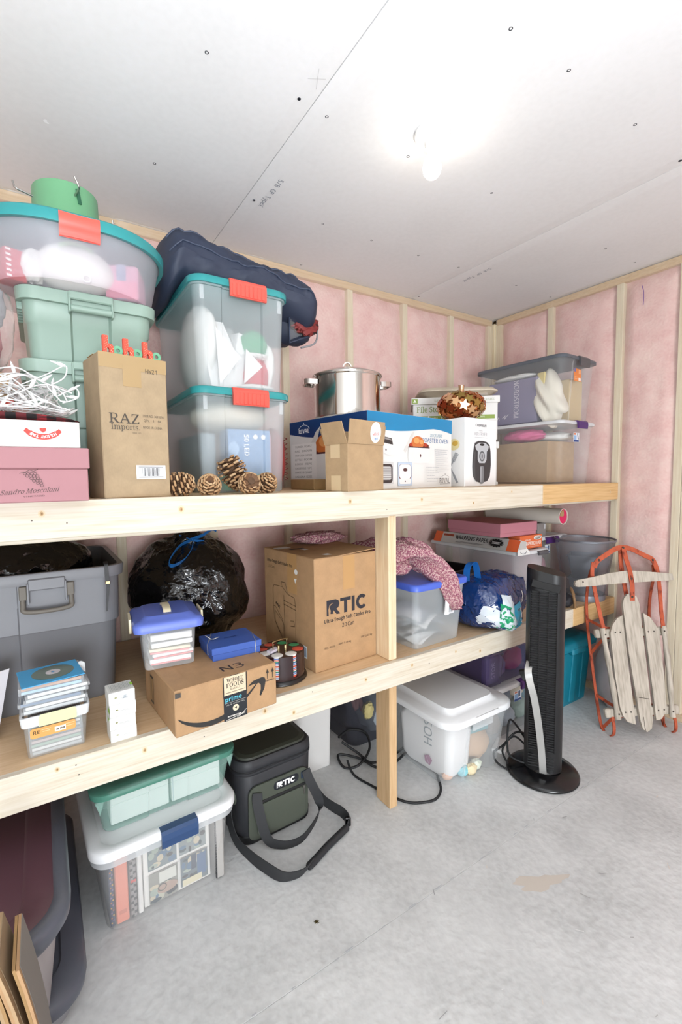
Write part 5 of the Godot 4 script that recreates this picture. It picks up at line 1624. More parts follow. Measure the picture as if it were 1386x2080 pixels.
func lower_shelf_items() -> void:
	# big grey tote with refuse bag
	var t := thing("grey_tote", "large grey storage tote with swing handle holding a black bin bag", "tote", V(-0.155, LO_Y, -1.86))
	var rim_y := 0.425
	part(t, "body", MB.new().loft([[0, 0.325, 0.235, 0.05, [0.085, 0.008]], [0.01, 0.332, 0.242, 0.05, [0.085, 0.008]], [0.24, 0.345, 0.25, 0.05, [0.085, 0.008]], [0.246, 0.352, 0.256, 0.052, [0.085, 0.008]], [rim_y - 0.03, 0.356, 0.26, 0.052, [0.085, 0.008]]], 7, true, false), mats["grey_plastic"])
	part(t, "rim", MB.new().loft([[rim_y - 0.034, 0.356, 0.26, 0.052], [rim_y - 0.034, 0.368, 0.271, 0.06], [rim_y - 0.004, 0.372, 0.275, 0.062], [rim_y, 0.37, 0.273, 0.062], [rim_y, 0.354, 0.257, 0.05], [rim_y - 0.1, 0.35, 0.253, 0.05]], 7, false, false), mats["grey_plastic"])
	var br := MB.new()
	br.bx(V(0.155, rim_y - 0.06, 0.27), V(0.088, 0.006, 0.024), 0.002)
	part(t, "handle_bracket", MB.new().bx(V(0.157, rim_y - 0.033, 0.273), V(0.093, 0.034, 0.014), 0.003).bx(V(0.11, rim_y - 0.058, 0.27), V(0.005, 0.06, 0.02), 0.001).bx(V(0.204, rim_y - 0.058, 0.27), V(0.005, 0.06, 0.02), 0.001), mats["grey_plastic"])
	var hd := MB.new()
	hd.tube(curve([V(0.098, rim_y - 0.052, 0.268), V(0.097, rim_y - 0.09, 0.275), V(0.102, rim_y - 0.107, 0.282), V(0.157, rim_y - 0.111, 0.286), V(0.212, rim_y - 0.107, 0.282), V(0.217, rim_y - 0.09, 0.275), V(0.216, rim_y - 0.052, 0.268)], 6), 0.0068, 8)
	hd.bx(V(0.098, rim_y - 0.055, 0.272), V(0.019, 0.04, 0.012), 0.002).bx(V(0.216, rim_y - 0.055, 0.272), V(0.019, 0.04, 0.012), 0.002)
	part(t, "handle", hd, M("worn_plastic", C("6f6a62"), 0.6))
	t = thing("bin_bag", "black plastic bin bag bulging out of the large grey tote", "bag", V(-0.155, LO_Y + 0.33, -1.86))
	part(t, "bag", plastic_bag(V(0, 0.085, 0), V(0.30, 0.13, 0.215), 301), mats["black_bag"])
	t = thing("watch", "black strap with a small gold buckle hanging over the grey tote's rim", "strap", V(0.158, LO_Y + 0.43, -1.585))
	part(t, "strap", MB.new().strap(curve([V(0.006, -0.02, -0.03), V(0.001, 0.006, -0.014), V(0.001, 0.002, 0.004), V(0.002, -0.04, 0.006), V(0.004, -0.065, 0.006), V(0.0, -0.11, 0.006), V(-0.003, -0.145, 0.007)], 5), Vector3.RIGHT, [0.012, 0.012, 0.012, 0.012, 0.012, 0.012, 0.012, 0.012, 0.012, 0.012, 0.012, 0.011, 0.011, 0.011, 0.011, 0.011, 0.011, 0.011, 0.011, 0.010, 0.009, 0.009, 0.008, 0.008, 0.007, 0.007, 0.006, 0.006, 0.006, 0.005, 0.005], 0.0025), mats["black_satin"])
	part(t, "buckle", MB.new().bx(V(0.0035, -0.055, 0.007), V(0.014, 0.011, 0.005), 0.0015), mats["brass"])
	t = thing("plastic_flap", "pale plastic sheet corner poking in front of the grey tote at the shelf's near end", "sheet", V(-0.118, LO_Y, -1.5))
	part(t, "sheet", MB.new().pos(V(0, 0.17, 0)).prism(PackedVector2Array([V2(-0.09, -0.17), V2(-0.012, -0.17), V2(0.018, -0.01), V2(0.0245, 0.02), V2(-0.02, 0.012), V2(-0.09, 0.01)]), 0.003), M("pale_sheet", C("b9b6bb"), 0.5))

	# second bin bag
	t = thing("bin_bag", "big glossy black bin bag with blue tie strings behind the blue-lidded box", "bag", V(0.49, LO_Y, -1.87))
	part(t, "bag", plastic_bag(V(0, 0.238, 0), V(0.225, 0.235, 0.215), 311, 64, 48), mats["black_bag"])
	part(t, "neck", lump(V(-0.01, 0.445, 0.03), V(0.07, 0.05, 0.06), 0.3, 2.0, 314), mats["black_bag"])
	var tie := MB.new()
	tie.strap(curve([V(-0.01, 0.46, 0.09), V(-0.065, 0.445, 0.12), V(-0.115, 0.40, 0.165), V(-0.108, 0.385, 0.185), V(-0.06, 0.40, 0.165), V(-0.025, 0.43, 0.13), V(-0.01, 0.455, 0.1)], 6), V(0, 0.7, 0.7), 0.017, 0.002)
	tie.strap(curve([V(-0.02, 0.46, 0.09), V(0.03, 0.475, 0.09), V(0.07, 0.495, 0.08), V(0.085, 0.49, 0.09)], 5), V(0, 0.8, 0.6), 0.016, 0.002)
	tie.strap(curve([V(-0.05, 0.475, 0.06), V(-0.02, 0.462, 0.09), V(0.03, 0.452, 0.105)], 5), V(0, 0.7, 0.7), 0.012, 0.002)
	part(t, "tie_string", tie, mats["blue_ties"])

	# CD bin
	t = thing("disc_bin", "small clear plastic bin full of disc cases with an orange label at the shelf edge", "bin", V(0.003, LO_Y, -1.41), 1.0)
	var cp := M("bin_clear", C("dfe4e6"), 0.3, {"a": 0.2})
	part(t, "body", MB.new().loft([[0, 0.06, 0.062, 0.006], [0.003, 0.063, 0.065, 0.008], [0.098, 0.07, 0.071, 0.009]], 4, true, false), cp)
	part(t, "rim", MB.new().loft([[0.085, 0.0695, 0.071, 0.009], [0.085, 0.0735, 0.075, 0.012], [0.108, 0.0765, 0.0775, 0.013], [0.111, 0.076, 0.077, 0.013], [0.111, 0.071, 0.072, 0.009], [0.088, 0.067, 0.068, 0.009]], 5, false, false), M("rim_milky", C("eceef0"), 0.35, {"a": 0.8}))
	var pr := MB.new().at(pf(V(0, 0.06, 0.0708), Vector3.RIGHT, V(0, 1, 0.06)))
	pr.ink(C("dfa05c")).poly(rpoly(0.098, 0.026, 0.006, -0.007, 0.006))
	pr.ink(C("5a4a30")).text("RE", -0.043, 0.008, 0.009, F_BOLD, 0.014)
	pr.ink(C("f6efe3")).rect(0.008, 0.004, 0.024, 0.013)
	pr.ink(C("6b6156")).rect(0.002, 0.003, 0.006, 0.004).rect(0.01, 0.004, 0.006, 0.004).rect(0.016, 0.004, 0.004, 0.004)
	pr.ink(C("eec794")).rect(-0.022, 0.012, 0.02, 0.002).rect(-0.022, 0.007, 0.016, 0.002).rect(0.029, 0.012, 0.022, 0.002).rect(0.029, 0.006, 0.018, 0.002)
	part(t, "sticker", pr, mats["gloss_ink"])
	part(t, "paper_tab", MB.new().pos(V(0.004, 0.098, 0.0785), V(-0.05, 0, 0)).prism(PackedVector2Array([V2(-0.041, -0.013), V2(0.041, -0.013), V2(0.041, 0.012), V2(0.036, 0.016), V2(-0.036, 0.016), V2(-0.041, 0.008)]), 0.002), M("tab_yellow", C("d0d4a2"), 0.6))
	# discs in and on the bin
	var y := LO_Y + 0.004
	var g := RandomNumberGenerator.new()
	g.seed = 12
	for k in 9:
		var c := thing("disc_case", "%s disc case lying flat inside the clear bin" % ["lowest", "second lowest", "third from lowest", "fourth from lowest", "middle", "fourth from highest", "third from highest", "second highest", "highest"][k], "disc case", V(0.003 + g.randf_range(-0.001, 0.001), y, -1.408), 1.0, "disc cases inside the clear bin")
		c.scale = Vector3.ONE
		part(c, "insert", MB.new().bx(V(0, 0.0045, 0), V(0.108, 0.007, 0.112), 0.0005), M("in_%d" % (k % 5), [C("b9c0c2"), C("e9e9e7"), C("8fb09a"), C("c9b2ac"), C("6f7a80")][k % 5], 0.5))
		part(c, "case", MB.new().bx(V(0, 0.0045, 0), V(0.118, 0.009, 0.122), 0.001), M("case_clear", C("e6eaec"), 0.12, {"a": 0.25}))
		y += 0.0098
	y = LO_Y + 0.1115
	var lbl := ["lowest disc case resting across the clear bin's rim", "disc case second up on the clear bin's rim", "dark blue edged disc case in the middle of the stack above the bin", "disc case above the dark blue one in the stack", "wide white disc case near the top of the stack above the bin", "disc case with a light blue insert under the tilted brown one", "brown tinted disc case directly under the blue sleeve"]
	for k in 7:
		var c := thing("disc_case", lbl[k], "disc case", V(0.002 + [0, 0.003, -0.004, 0.004, 0.007, -0.002, -0.004][k], y, -1.41 + g.randf_range(-0.004, 0.004)), [1, 2, -1, 3, 4, 0, 2][k], "disc cases stacked above the clear bin's rim")
		y += jewel_case(c, 0.0, [3, 1, 2, 0, 1, 4, 5][k])
	t = thing("disc_sleeve", "bright blue paper sleeve with a silver disc in its round window, topmost", "disc sleeve", V(-0.002, y + 0.0005, -1.408), 7.0)
	part(t, "sleeve", MB.new().bx(V(0, 0.001, 0), V(0.138, 0.002, 0.128), 0.0005), M("sleeve_blue", C("4fa9dd"), 0.55))
	part(t, "disc", MB.new().pos(V(0.006, 0.0021, -0.002)).lathe([V2(0.017, 0.0), V2(0.048, 0.0), V2(0.048, 0.0008), V2(0.017, 0.0008)], 40), M("disc_silver", C("8f9f8c"), 0.15, {"metal": 0.9}))
	part(t, "disc_hub", MB.new().pos(V(0.006, 0.0021, -0.002)).lathe([V2(0.0045, 0.0), V2(0.017, 0.0), V2(0.017, 0.001), V2(0.0045, 0.001)], 24), M("disc_hub", C("d9d3d6"), 0.2))
	t = thing("paper_slip", "crumpled white paper slip sticking out beside the blue disc sleeve", "paper", V(0.06, y - 0.0135, -1.435), 0)
	part(t, "paper", MB.new().surf(func(a: float, b: float) -> Vector3: return V(0.004 + a * 0.014, b * 0.022 + 0.004 * sin(a * 3), 0.012 + a * 0.02 - b * 0.01), 4, 4).surf(func(a: float, b: float) -> Vector3: return V(0.0045 + a * 0.014, b * 0.022 + 0.004 * sin(a * 3), 0.011 + a * 0.02 - b * 0.01), 4, 4, true), mats["paper"])

	# soap cartons
	var first: Node3D
	for k in 4:
		var lb: String = ["lowest of four small white cartons with a leaf mark, stacked at the shelf edge", "small white leaf-marked carton, second up in the stack of four", "small white leaf-marked carton, third up in the stack of four", "small white carton on top of the stack of four, barcode facing up"][k]
		t = thing("soap_carton", lb, "carton", V(0.153 + [0.0, -0.0012, 0.0008, -0.0006][k], LO_Y + k * 0.0338, -1.338), 2.0, "four stacked white cartons")
		part(t, "carton", MB.new().bx(V(0, 0.0168, 0), V(0.064, 0.0335, 0.064), 0.0012), M("soap_card", C("dcdcd8"), 0.5))
		pr = MB.new().at(front(0.0168, 0.0321))
		pr.ink(C("9a9a62")).oval(-0.015, 0.002, 0.0035, 0.0016, 8).ink(C("70744a")).oval(-0.0165, 0.0028, 0.002, 0.001, 8)
		pr.ink(C("c4c4c4")).rect(0.003, -0.001, 0.024, 0.001).rect(0.006, -0.0035, 0.03, 0.0008)
		if k == 3:
			pr.ink(C("6f8496"))
			for j in 12:
				pr.rect(0.003 + (j % 4) * 0.0028, 0.004 - (j / 4) * 0.003, 0.0016, 0.0016)
		part(t, "printing", pr, mats["ink"])
		if k == 3:
			pr = MB.new().at(top(0.0336))
			for j in 15:
				pr.ink(C("b9bdb9")).rect(-0.024 + j * 0.0034, 0.0, [0.0012, 0.002, 0.001][j % 3], 0.042)
			pr.ink(C("8fc24a")).rect(0.028, 0.0, 0.006, 0.02)
			part(t, "barcode", pr, mats["ink"])
		if k == 2 or k == 1:
			pr = MB.new().at(left(0.0168, -0.0321))
			pr.ink(C("8fc24a")).rect(0.018, 0.0 if k == 2 else 0.013, 0.022, 0.014 if k == 2 else 0.007)
			part(t, "green_mark", pr, mats["ink"])

	# delivery carton
	t = thing("cardboard_box", "brown delivery carton with a curved arrow and black tape, overhanging the lower shelf", "box", V(0.412, LO_Y, -1.385), 4.5)
	var w := 0.308
	var d := 0.285
	var h := 0.13
	carton(t, w, d, h, mats["cardboard"], 0.003)
	pr = MB.new().at(front(0.0, d / 2))
	var arc := []
	var arc2 := []
	for k in 25:
		var a := k / 24.0
		var x := lerpf(-0.148, 0.098, a)
		var yy := 0.052 - 0.045 * sin(PI * pow(a, 0.8) * 0.93) + 0.052 * pow(a, 3.0)
		var th := 0.0155 * pow(sin(PI * clampf(a * 0.86 + 0.1, 0, 1)), 0.8)
		if a == 0.0:
			th = 0.001
		arc.append(V2(x, yy + th * 0.5))
		arc2.append(V2(x, yy - th * 0.5))
	arc2.reverse()
	pr.ink(C("2c2b2a")).poly(PackedVector2Array(arc + arc2))
	pr.poly(PackedVector2Array([V2(0.058, 0.082), V2(0.075, 0.094), V2(0.105, 0.098), V2(0.114, 0.094), V2(0.117, 0.084), V2(0.112, 0.062), V2(0.1, 0.042), V2(0.095, 0.046), V2(0.1, 0.062), V2(0.1, 0.076), V2(0.094, 0.083), V2(0.075, 0.084)]))
	pr.ink(C("22262b")).rect(0.018, 0.048, 0.072, 0.096)
	pr.ink(C("d9c4a6")).rect(0.018, 0.102, 0.068, 0.054)
	pr.ink(C("25221f")).text("WHOLE", 0.018, 0.117, 0.0105, F_SERIFB, 0.05).text("FOODS", 0.018, 0.103, 0.0125, F_SERIFB, 0.054).text("MARKET", 0.018, 0.091, 0.005, F_SERIF, 0.032)
	pr.rect(0.0175, 0.13, 0.03, 0.0015).rect(0.018, 0.082, 0.06, 0.0012)
	pr.rect(-0.0175, 0.1, 0.003, 0.06).rect(0.0535, 0.1, 0.003, 0.06)
	pr.ink(C("5cc0d6")).text("prime", 0.012, 0.061, 0.0125, F_BOLD, 0.05)
	pr.ink(C("b8b4ac")).text("Tap music & TV", 0.018, 0.047, 0.004, F_SANS, 0.056, PI)
	pr.rect(0.018, 0.0525, 0.066, 0.0008)
	pr.ink(C("d9c9ae")).oval(0.018, 0.033, 0.0095, 0.0095, 18).ink(C("2a2622")).poly(PackedVector2Array([V2(0.014, 0.033), V2(0.021, 0.037), V2(0.021, 0.029)]))
	fine_print(pr, -0.008, 0.012, 0.04, 1, 0.005, C("c9c5bd"), 0.8)
	pr.ink(C("c9c5bd"))
	pr.line([V2(0.03, 0.006), V2(0.05, 0.02)], 0.0015).line([V2(-0.012, 0.004), V2(0.045, 0.01)], 0.0018).line([V2(0.02, 0.003), V2(0.047, 0.014)], 0.0012)
	pr.ink(C("35322e"))
	for s in [0.0, 0.017]:
		pr.line([V2(0.122 + s, 0.089), V2(0.122 + s, 0.112)], 0.0022)
		pr.poly(PackedVector2Array([V2(0.117 + s, 0.107), V2(0.127 + s, 0.107), V2(0.122 + s, 0.119)]))
	pr.rect(0.131, 0.083, 0.028, 0.0018)
	pr.ink(C("3f3c38")).rect(-0.146, 0.118, 0.016, 0.013)
	for j in 5:
		pr.ink(C("77706a")).rect(-0.152 + j * 0.0032, 0.118, 0.0007, 0.012)
	part(t, "printing", pr, mats["ink"])
	pr = MB.new().at(top(h))
	pr.ink(C("463d34")).text("N3", 0.035, -0.088, 0.034, F_SANS, 0.07)
	pr.ink(C("a9855a")).line([V2(-0.1, -0.13), V2(-0.1, 0.13)], 0.0015)
	part(t, "printing", pr, mats["ink"])
	pr = MB.new().at(left(0.0, -w / 2))
	pr.ink(C("54493c")).rect(-0.07, 0.06, 0.032, 0.085).ink(C("a9855a")).rect(-0.07, 0.06, 0.026, 0.07).ink(C("54493c")).rect(-0.07, 0.06, 0.003, 0.07)
	part(t, "printing", pr, mats["ink"])

	# blue-lidded box
	t = thing("lidded_box", "small frosted box with periwinkle lid and cream handle on the delivery carton", "storage box", V(0.310, LO_Y + h, -1.490), -6.0)
	part(t, "body", MB.new().loft([[0, 0.066, 0.082, 0.012], [0.003, 0.07, 0.086, 0.014], [0.128, 0.077, 0.094, 0.016]], 5, true, false), mats["frosted_light"])
	part(t, "lid", MB.new().loft([[0.122, 0.082, 0.1, 0.016], [0.12, 0.098, 0.112, 0.024], [0.138, 0.1, 0.114, 0.026], [0.147, 0.094, 0.108, 0.026], [0.149, 0.08, 0.094, 0.022], [0.158, 0.068, 0.082, 0.022], [0.16, 0.062, 0.076, 0.02]], 6, false, true, [], 0.6), mats["periwinkle"])
	part(t, "handle", MB.new().strap(curve([V(0.0, 0.157, -0.052), V(0.0, 0.167, -0.04), V(0.0, 0.171, 0.0), V(0.0, 0.167, 0.04), V(0.0, 0.157, 0.052)], 5), Vector3.RIGHT, 0.022, 0.004), mats["cream_plastic"])
	for s in [-1.0, 1.0]:
		var lf := part(t, "clip", MB.new().pos(V(s * 0.1005, 0.131, 0.0), V(0, PI / 2 * s, 0)).prism(PackedVector2Array([V2(-0.042, 0.018), V2(0.042, 0.018), V2(0.044, 0.0), V2(0.03, -0.026), V2(0.015, -0.033), V2(-0.015, -0.033), V2(-0.03, -0.026), V2(-0.044, 0.0)]), 0.006, true), mats["cream_plastic"])
	pr = MB.new().at(pf(V(-0.0735, 0.075, 0.0), V(0, 0, 1), V(-0.06, 1, 0)))
	pr.ink(C("3b3d42"))
	for k in 5:
		var q := []
		for j in 14:
			q.append(V2(-0.045 + j * 0.0068 + 0.002 * sin(j * 2.1), 0.035 - k * 0.015 + 0.006 * sin(j * 1.9 + k * 1.3)))
		pr.line(q.slice(0, 14 - k * 2), 0.0012)
	part(t, "handwriting", pr, mats["ink"])
	var o := V(0.310, LO_Y + h + 0.004, -1.490)
	for k in 5:
		t = thing("paper_bundle", ["bundle of white and pink papers lying lowest inside the blue-lidded box", "folded red-edged paper inside the blue-lidded box", "cream envelope with red edge inside the blue-lidded box", "white folded paper near the top inside the blue-lidded box", "rolled white paper topmost inside the blue-lidded box"][k], "paper", o + V([0.0, 0.005, 0.002, 0.004, 0.006][k], [0.012, 0.03, 0.044, 0.06, 0.082][k], 0.025), [-6, -3, -10, -4, -8][k])
		part(t, "sheets", MB.new().bx(V(0, 0.005, 0), V(0.118, [0.014, 0.009, 0.009, 0.014, 0.02][k], 0.105), 0.002), mats["paper"] if k != 2 else mats["cream_plastic"])
		if k < 3:
			part(t, "edge", MB.new().bx(V(0, -0.0015, 0.053), V(0.112, 0.0045, 0.002)), M("pink_edge", C("e58a8a"), 0.7))

	# blue gift box
	t = thing("gift_box", "flat royal blue gift box tied with thin silver cord on the delivery carton", "box", V(0.497, LO_Y + h, -1.437), -1.0)
	part(t, "base", MB.new().bx(V(0, 0.0105, 0), V(0.155, 0.021, 0.14), 0.0015), mats["blue_board"])
	part(t, "lid", MB.new().bx(V(0, 0.0305, 0), V(0.162, 0.021, 0.146), 0.0015), mats["blue_board"])
	part(t, "cord", MB.new().tube([V(0.058, 0.0, 0.074), V(0.0595, 0.02, 0.0745), V(0.06, 0.042, 0.073), V(0.0815, 0.042, -0.02), V(0.082, 0.02, -0.022)], 0.0012, 5), mats["silver_trim"])
	part(t, "cord", MB.new().tube([V(-0.0815, 0.01, 0.03), V(-0.082, 0.042, 0.028), V(-0.04, 0.042, -0.0735), V(-0.04, 0.02, -0.074)], 0.0012, 5), mats["silver_trim"])
	part(t, "bow", MB.new().tube(curve([V(-0.066, 0.043, -0.01), V(-0.05, 0.052, 0.01), V(-0.035, 0.05, -0.002), V(-0.055, 0.044, -0.008), V(-0.072, 0.055, -0.02), V(-0.068, 0.05, -0.035), V(-0.06, 0.044, -0.012)], 6), 0.0014, 5), mats["silver_trim"])
	pr = MB.new().at(top(0.0411))
	fine_print(pr, -0.018, 0.005, 0.036, 1, 0.006, C("27407e"), 0.8)
	part(t, "printing", pr, mats["ink"])

	# poker chip carousel
	t = thing("chip_carousel", "round dark wooden carousel holding columns of coloured poker chips", "chip holder", V(0.672, LO_Y, -1.428), 0.0)
	var dw := M("dark_wood", C("2a1418"), 0.25, {"coat": 0.4})
	part(t, "base", MB.new().lathe([V2(0, 0), V2(0.09, 0), V2(0.0935, 0.004), V2(0.092, 0.011), V2(0.085, 0.016), V2(0, 0.016)], 44), M("black_base", C("1a1716"), 0.25))
	# drum with open slots
	var dr := MB.new()
	var slots := 8
	var off := deg_to_rad(-123.6)
	var chipr := 0.0195
	var pts := PackedVector2Array()
	for k in slots:
		var a0 := TAU * k / slots + off
		var aw := 0.1
		for j in 9:   # outer arc between slots
			var a := a0 + aw + (TAU / slots - 2 * aw) * j / 8.0
			pts.append(V2(cos(a), sin(a)) * 0.085)
		var an := TAU * (k + 1) / slots + off
		var cc := V2(cos(an), sin(an)) * 0.062
		for j in 9:
			var q := lerpf(0.42, TAU - 0.42, j / 8.0)
			pts.append(cc + V2(cos(an - q), sin(an - q)) * 0.0202)
	dr.at(Transform3D(Basis(Vector3.RIGHT, -PI / 2), V(0, 0.018, 0)))
	dr.prism(pts, 0.08)
	part(t, "drum", dr, dw)
	part(t, "floor_plate", MB.new().lathe([V2(0, 0.016), V2(0.085, 0.016), V2(0.085, 0.022), V2(0, 0.022)], 40), dw)
	var hb := MB.new()
	hb.tube(curve([V(-0.03, 0.098, 0.012), V(-0.031, 0.125, 0.012), V(-0.028, 0.131, 0.011), V(0.028, 0.128, -0.006), V(0.03, 0.122, -0.007), V(0.03, 0.098, -0.007)], 4), 0.0022, 6)
	part(t, "handle", hb, mats["brass"])
	part(t, "post", MB.new().pos(V(-0.012, 0.098, 0.014)).lathe([V2(0.0, 0), V2(0.006, 0), V2(0.005, 0.018), V2(0.0, 0.02)], 10).pos(V(0.012, 0.098, 0.02)).lathe([V2(0.0, 0), V2(0.006, 0), V2(0.005, 0.018), V2(0.0, 0.02)], 10), mats["brass"])
	t = thing("card_deck", "white playing card box lying on the dark chip carousel", "card deck", V(0.643, LO_Y + 0.0985, -1.418), 25)
	part(t, "box", MB.new().bx(V(0, 0.004, 0), V(0.045, 0.008, 0.022), 0.001), M("card_lilac", C("d8d0dc"), 0.5))
	# chips: each a thing of its own, alike
	var chip := MB.new().lathe([V2(0, 0), V2(0.0185, 0), V2(0.0194, 0.0004), V2(0.0194, 0.0023), V2(0.0185, 0.0027), V2(0, 0.0027)], 20).mesh()
	var cm := [M("chip_white", C("e9e6e0"), 0.5), M("chip_blue", C("3c5fb0"), 0.5), M("chip_red", C("d2553f"), 0.5), M("chip_green", C("3f9a62"), 0.5), M("chip_yellow", C("e5c35a"), 0.5)]
	var cn := ["white", "blue", "red", "green", "yellow"]
	for k in slots:
		var a := TAU * k / slots + off
		var facing: bool = k in [0, 1, 2, 7]
		var n := 28 if facing else 4
		for j in n:
			var yy := 0.0225 + j * 0.00275 if facing else 0.0905 - (n - 1 - j) * 0.00275 + 0.0025
			var kind: int = [0, 1, 0, 2, 2, 0, 1, 0, 1, 3, 0, 2][(j + k * 3) % 12]
			if j == n - 1:
				kind = [0, 0, 2, 3, 3, 2, 2, 0][k]
			if not facing and j < n - 1:
				continue
			var c := thing("poker_chip", "%s poker chip %s of the dark round carousel" % [cn[kind], ["in the front column", "in the column beside the cooler carton", "in the rear side column", "topping a back slot", "topping a back slot", "topping a back slot", "topping the slot behind the blue gift box", "in the column beside the delivery carton"][k]], "poker chip", V(0.672 + cos(a) * 0.062, LO_Y + yy, -1.428 - sin(a) * 0.062), 0, "%s poker chips in the carousel" % cn[kind])
			inst(c, "disc", chip, cm[kind])

	# tall cooler carton
	t = thing("cardboard_box", "tall brown cooler carton with bold dark print standing beside the wooden post", "box", V(0.913, LO_Y, -1.567), 3.5)
	w = 0.283; d = 0.375; h = 0.41
	carton(t, w, d, h, mats["cardboard"], 0.003)
	pr = MB.new().at(front(0.0, d / 2))
	pr.ink(C("b58c5c")).rect(0.01, 0.345, 0.055, 0.125)
	bold_name(pr, 0.004, 0.226, 0.056, 0.192, C("2b2b33"))
	pr.ink(C("2f2d30")).text("Ultra-Tough Soft Cooler Pro", 0.004, 0.178, 0.013, F_BOLD, 0.215)
	pr.text("20 Can", 0.004, 0.153, 0.0145, F_SANS, 0.056)
	pr.ink(C("54473a")).text("PO. 8565", -0.08, 0.082, 0.0068, F_SANS, 0.045).text("NW: 1.74 kg", -0.012, 0.084, 0.0068, F_SANS, 0.056).text("GW: 2.32 kg", 0.092, 0.088, 0.0068, F_SANS, 0.055)
	part(t, "printing", pr, mats["ink"])
	pr = MB.new().at(left(0.0, -w / 2))
	pr.ink(C("b58c5c")).rect(0.035, 0.335, 0.07, 0.15)
	pr.ink(C("3a332c")).text("Ultra-Tough Soft Cooler Pro", -0.06, 0.362, 0.012, F_BOLD, 0.2)
	pr.ink(C("6a563f")).text("20 Can", -0.125, 0.34, 0.011, F_SANS, 0.05)
	pr.ink(C("e9e7e2")).oval(0.065, 0.345, 0.012, 0.01, 12).poly(PackedVector2Array([V2(0.05, 0.318), V2(0.07, 0.32), V2(0.06, 0.3)]))
	pr.ink(C("5e4a34"))
	var ol := 0.002
	pr.line([V2(-0.115, 0.255), V2(-0.11, 0.13), V2(-0.02, 0.045), V2(0.055, 0.04), V2(0.06, 0.21), V2(0.05, 0.245), V2(0.0, 0.25), V2(-0.04, 0.272), V2(-0.105, 0.268), V2(-0.115, 0.255)], ol)
	pr.line([V2(-0.04, 0.272), V2(-0.045, 0.29), V2(-0.015, 0.292), V2(0.0, 0.25)], ol)
	pr.line([V2(-0.028, 0.24), V2(-0.025, 0.05)], ol).line([V2(-0.03, 0.22), V2(0.06, 0.215)], ol).line([V2(-0.03, 0.205), V2(0.06, 0.2)], ol)
	pr.line([V2(-0.112, 0.18), V2(-0.1, 0.185), V2(-0.045, 0.145), V2(-0.03, 0.12), V2(-0.03, 0.06)], ol).line([V2(-0.1, 0.165), V2(-0.1, 0.12), V2(-0.04, 0.06), V2(-0.035, 0.13), V2(-0.1, 0.165)], ol)
	pr.line([V2(0.02, 0.15), V2(0.045, 0.155), V2(0.05, 0.135), V2(0.02, 0.13)], ol)
	pr.ink(C("33302c")).text("RTIC", -0.075, 0.192, 0.01, F_BOLD, 0.035, -0.4)
	pr.ink(C("f1f1ef")).rect(0.12, 0.06, 0.03, 0.045).ink(C("9aa7b4")).rect(0.12, 0.06, 0.02, 0.035)
	part(t, "printing", pr, mats["ink"])
	pr = MB.new().at(top(h))
	pr.ink(C("e8e8e6")).rect(0.0, 0.03, 0.12, 0.05).rect(-0.1, 0.11, 0.06, 0.045).rect(-0.04, -0.135, 0.05, 0.03)
	pr.ink(C("2b2624")).rect(-0.05, 0.05, 0.1, 0.02)
	part(t, "shipping_label", pr, mats["ink"])
	part(t, "top_flap", MB.new().pos(V(0.045, h + 0.004, 0.0), V(0.0, 0, 0.06)).bx(Vector3.ZERO, V(0.19, 0.0035, d), 0.001), mats["cardboard"])

# heavy block lettering of the cooler maker, the first letter with a cut-out bear
func bold_name(pr: MB, x: float, y: float, h: float, w: float, k: Color) -> void:
	var s := h / 1.0
	var ux := w / 3.55
	var put := func(p: Array, ox: float) -> void:
		var q := PackedVector2Array()
		for e in p:
			q.append(V2(x - w / 2 + (ox + e[0]) * ux, y - h / 2 + e[1] * s))
		pr.poly(q)
	pr.ink(k)
	put.call([[0.0, 0.0], [0.0, 1.0], [0.75, 1.0], [0.98, 0.9], [1.06, 0.68], [0.97, 0.45], [0.8, 0.36], [1.12, 0.0], [0.82, 0.0], [0.56, 0.3], [0.5, 0.1], [0.62, 0.06], [0.3, 0.1], [0.33, 0.3], [0.22, 0.55], [0.42, 0.74], [0.68, 0.76], [0.72, 0.66], [0.5, 0.8], [0.24, 0.7], [0.14, 0.4], [0.16, 0.0]], 0.0)
	put.call([[0.0, 0.78], [0.0, 1.0], [0.9, 1.0], [0.9, 0.78], [0.58, 0.78], [0.58, 0.0], [0.32, 0.0], [0.32, 0.78]], 1.12)
	put.call([[0.0, 0.0], [0.0, 1.0], [0.26, 1.0], [0.26, 0.0]], 2.1)
	var c := []
	for j in 15:
		var a := 0.75 + (TAU - 1.5) * j / 14.0
		c.append([0.52 + cos(a) * 0.5, 0.5 + sin(a) * 0.5])
	for j in 15:
		var a := TAU - 0.75 - (TAU - 1.5) * j / 14.0
		c.append([0.52 + cos(a) * 0.25, 0.5 + sin(a) * 0.27])
	put.call(c, 2.46)

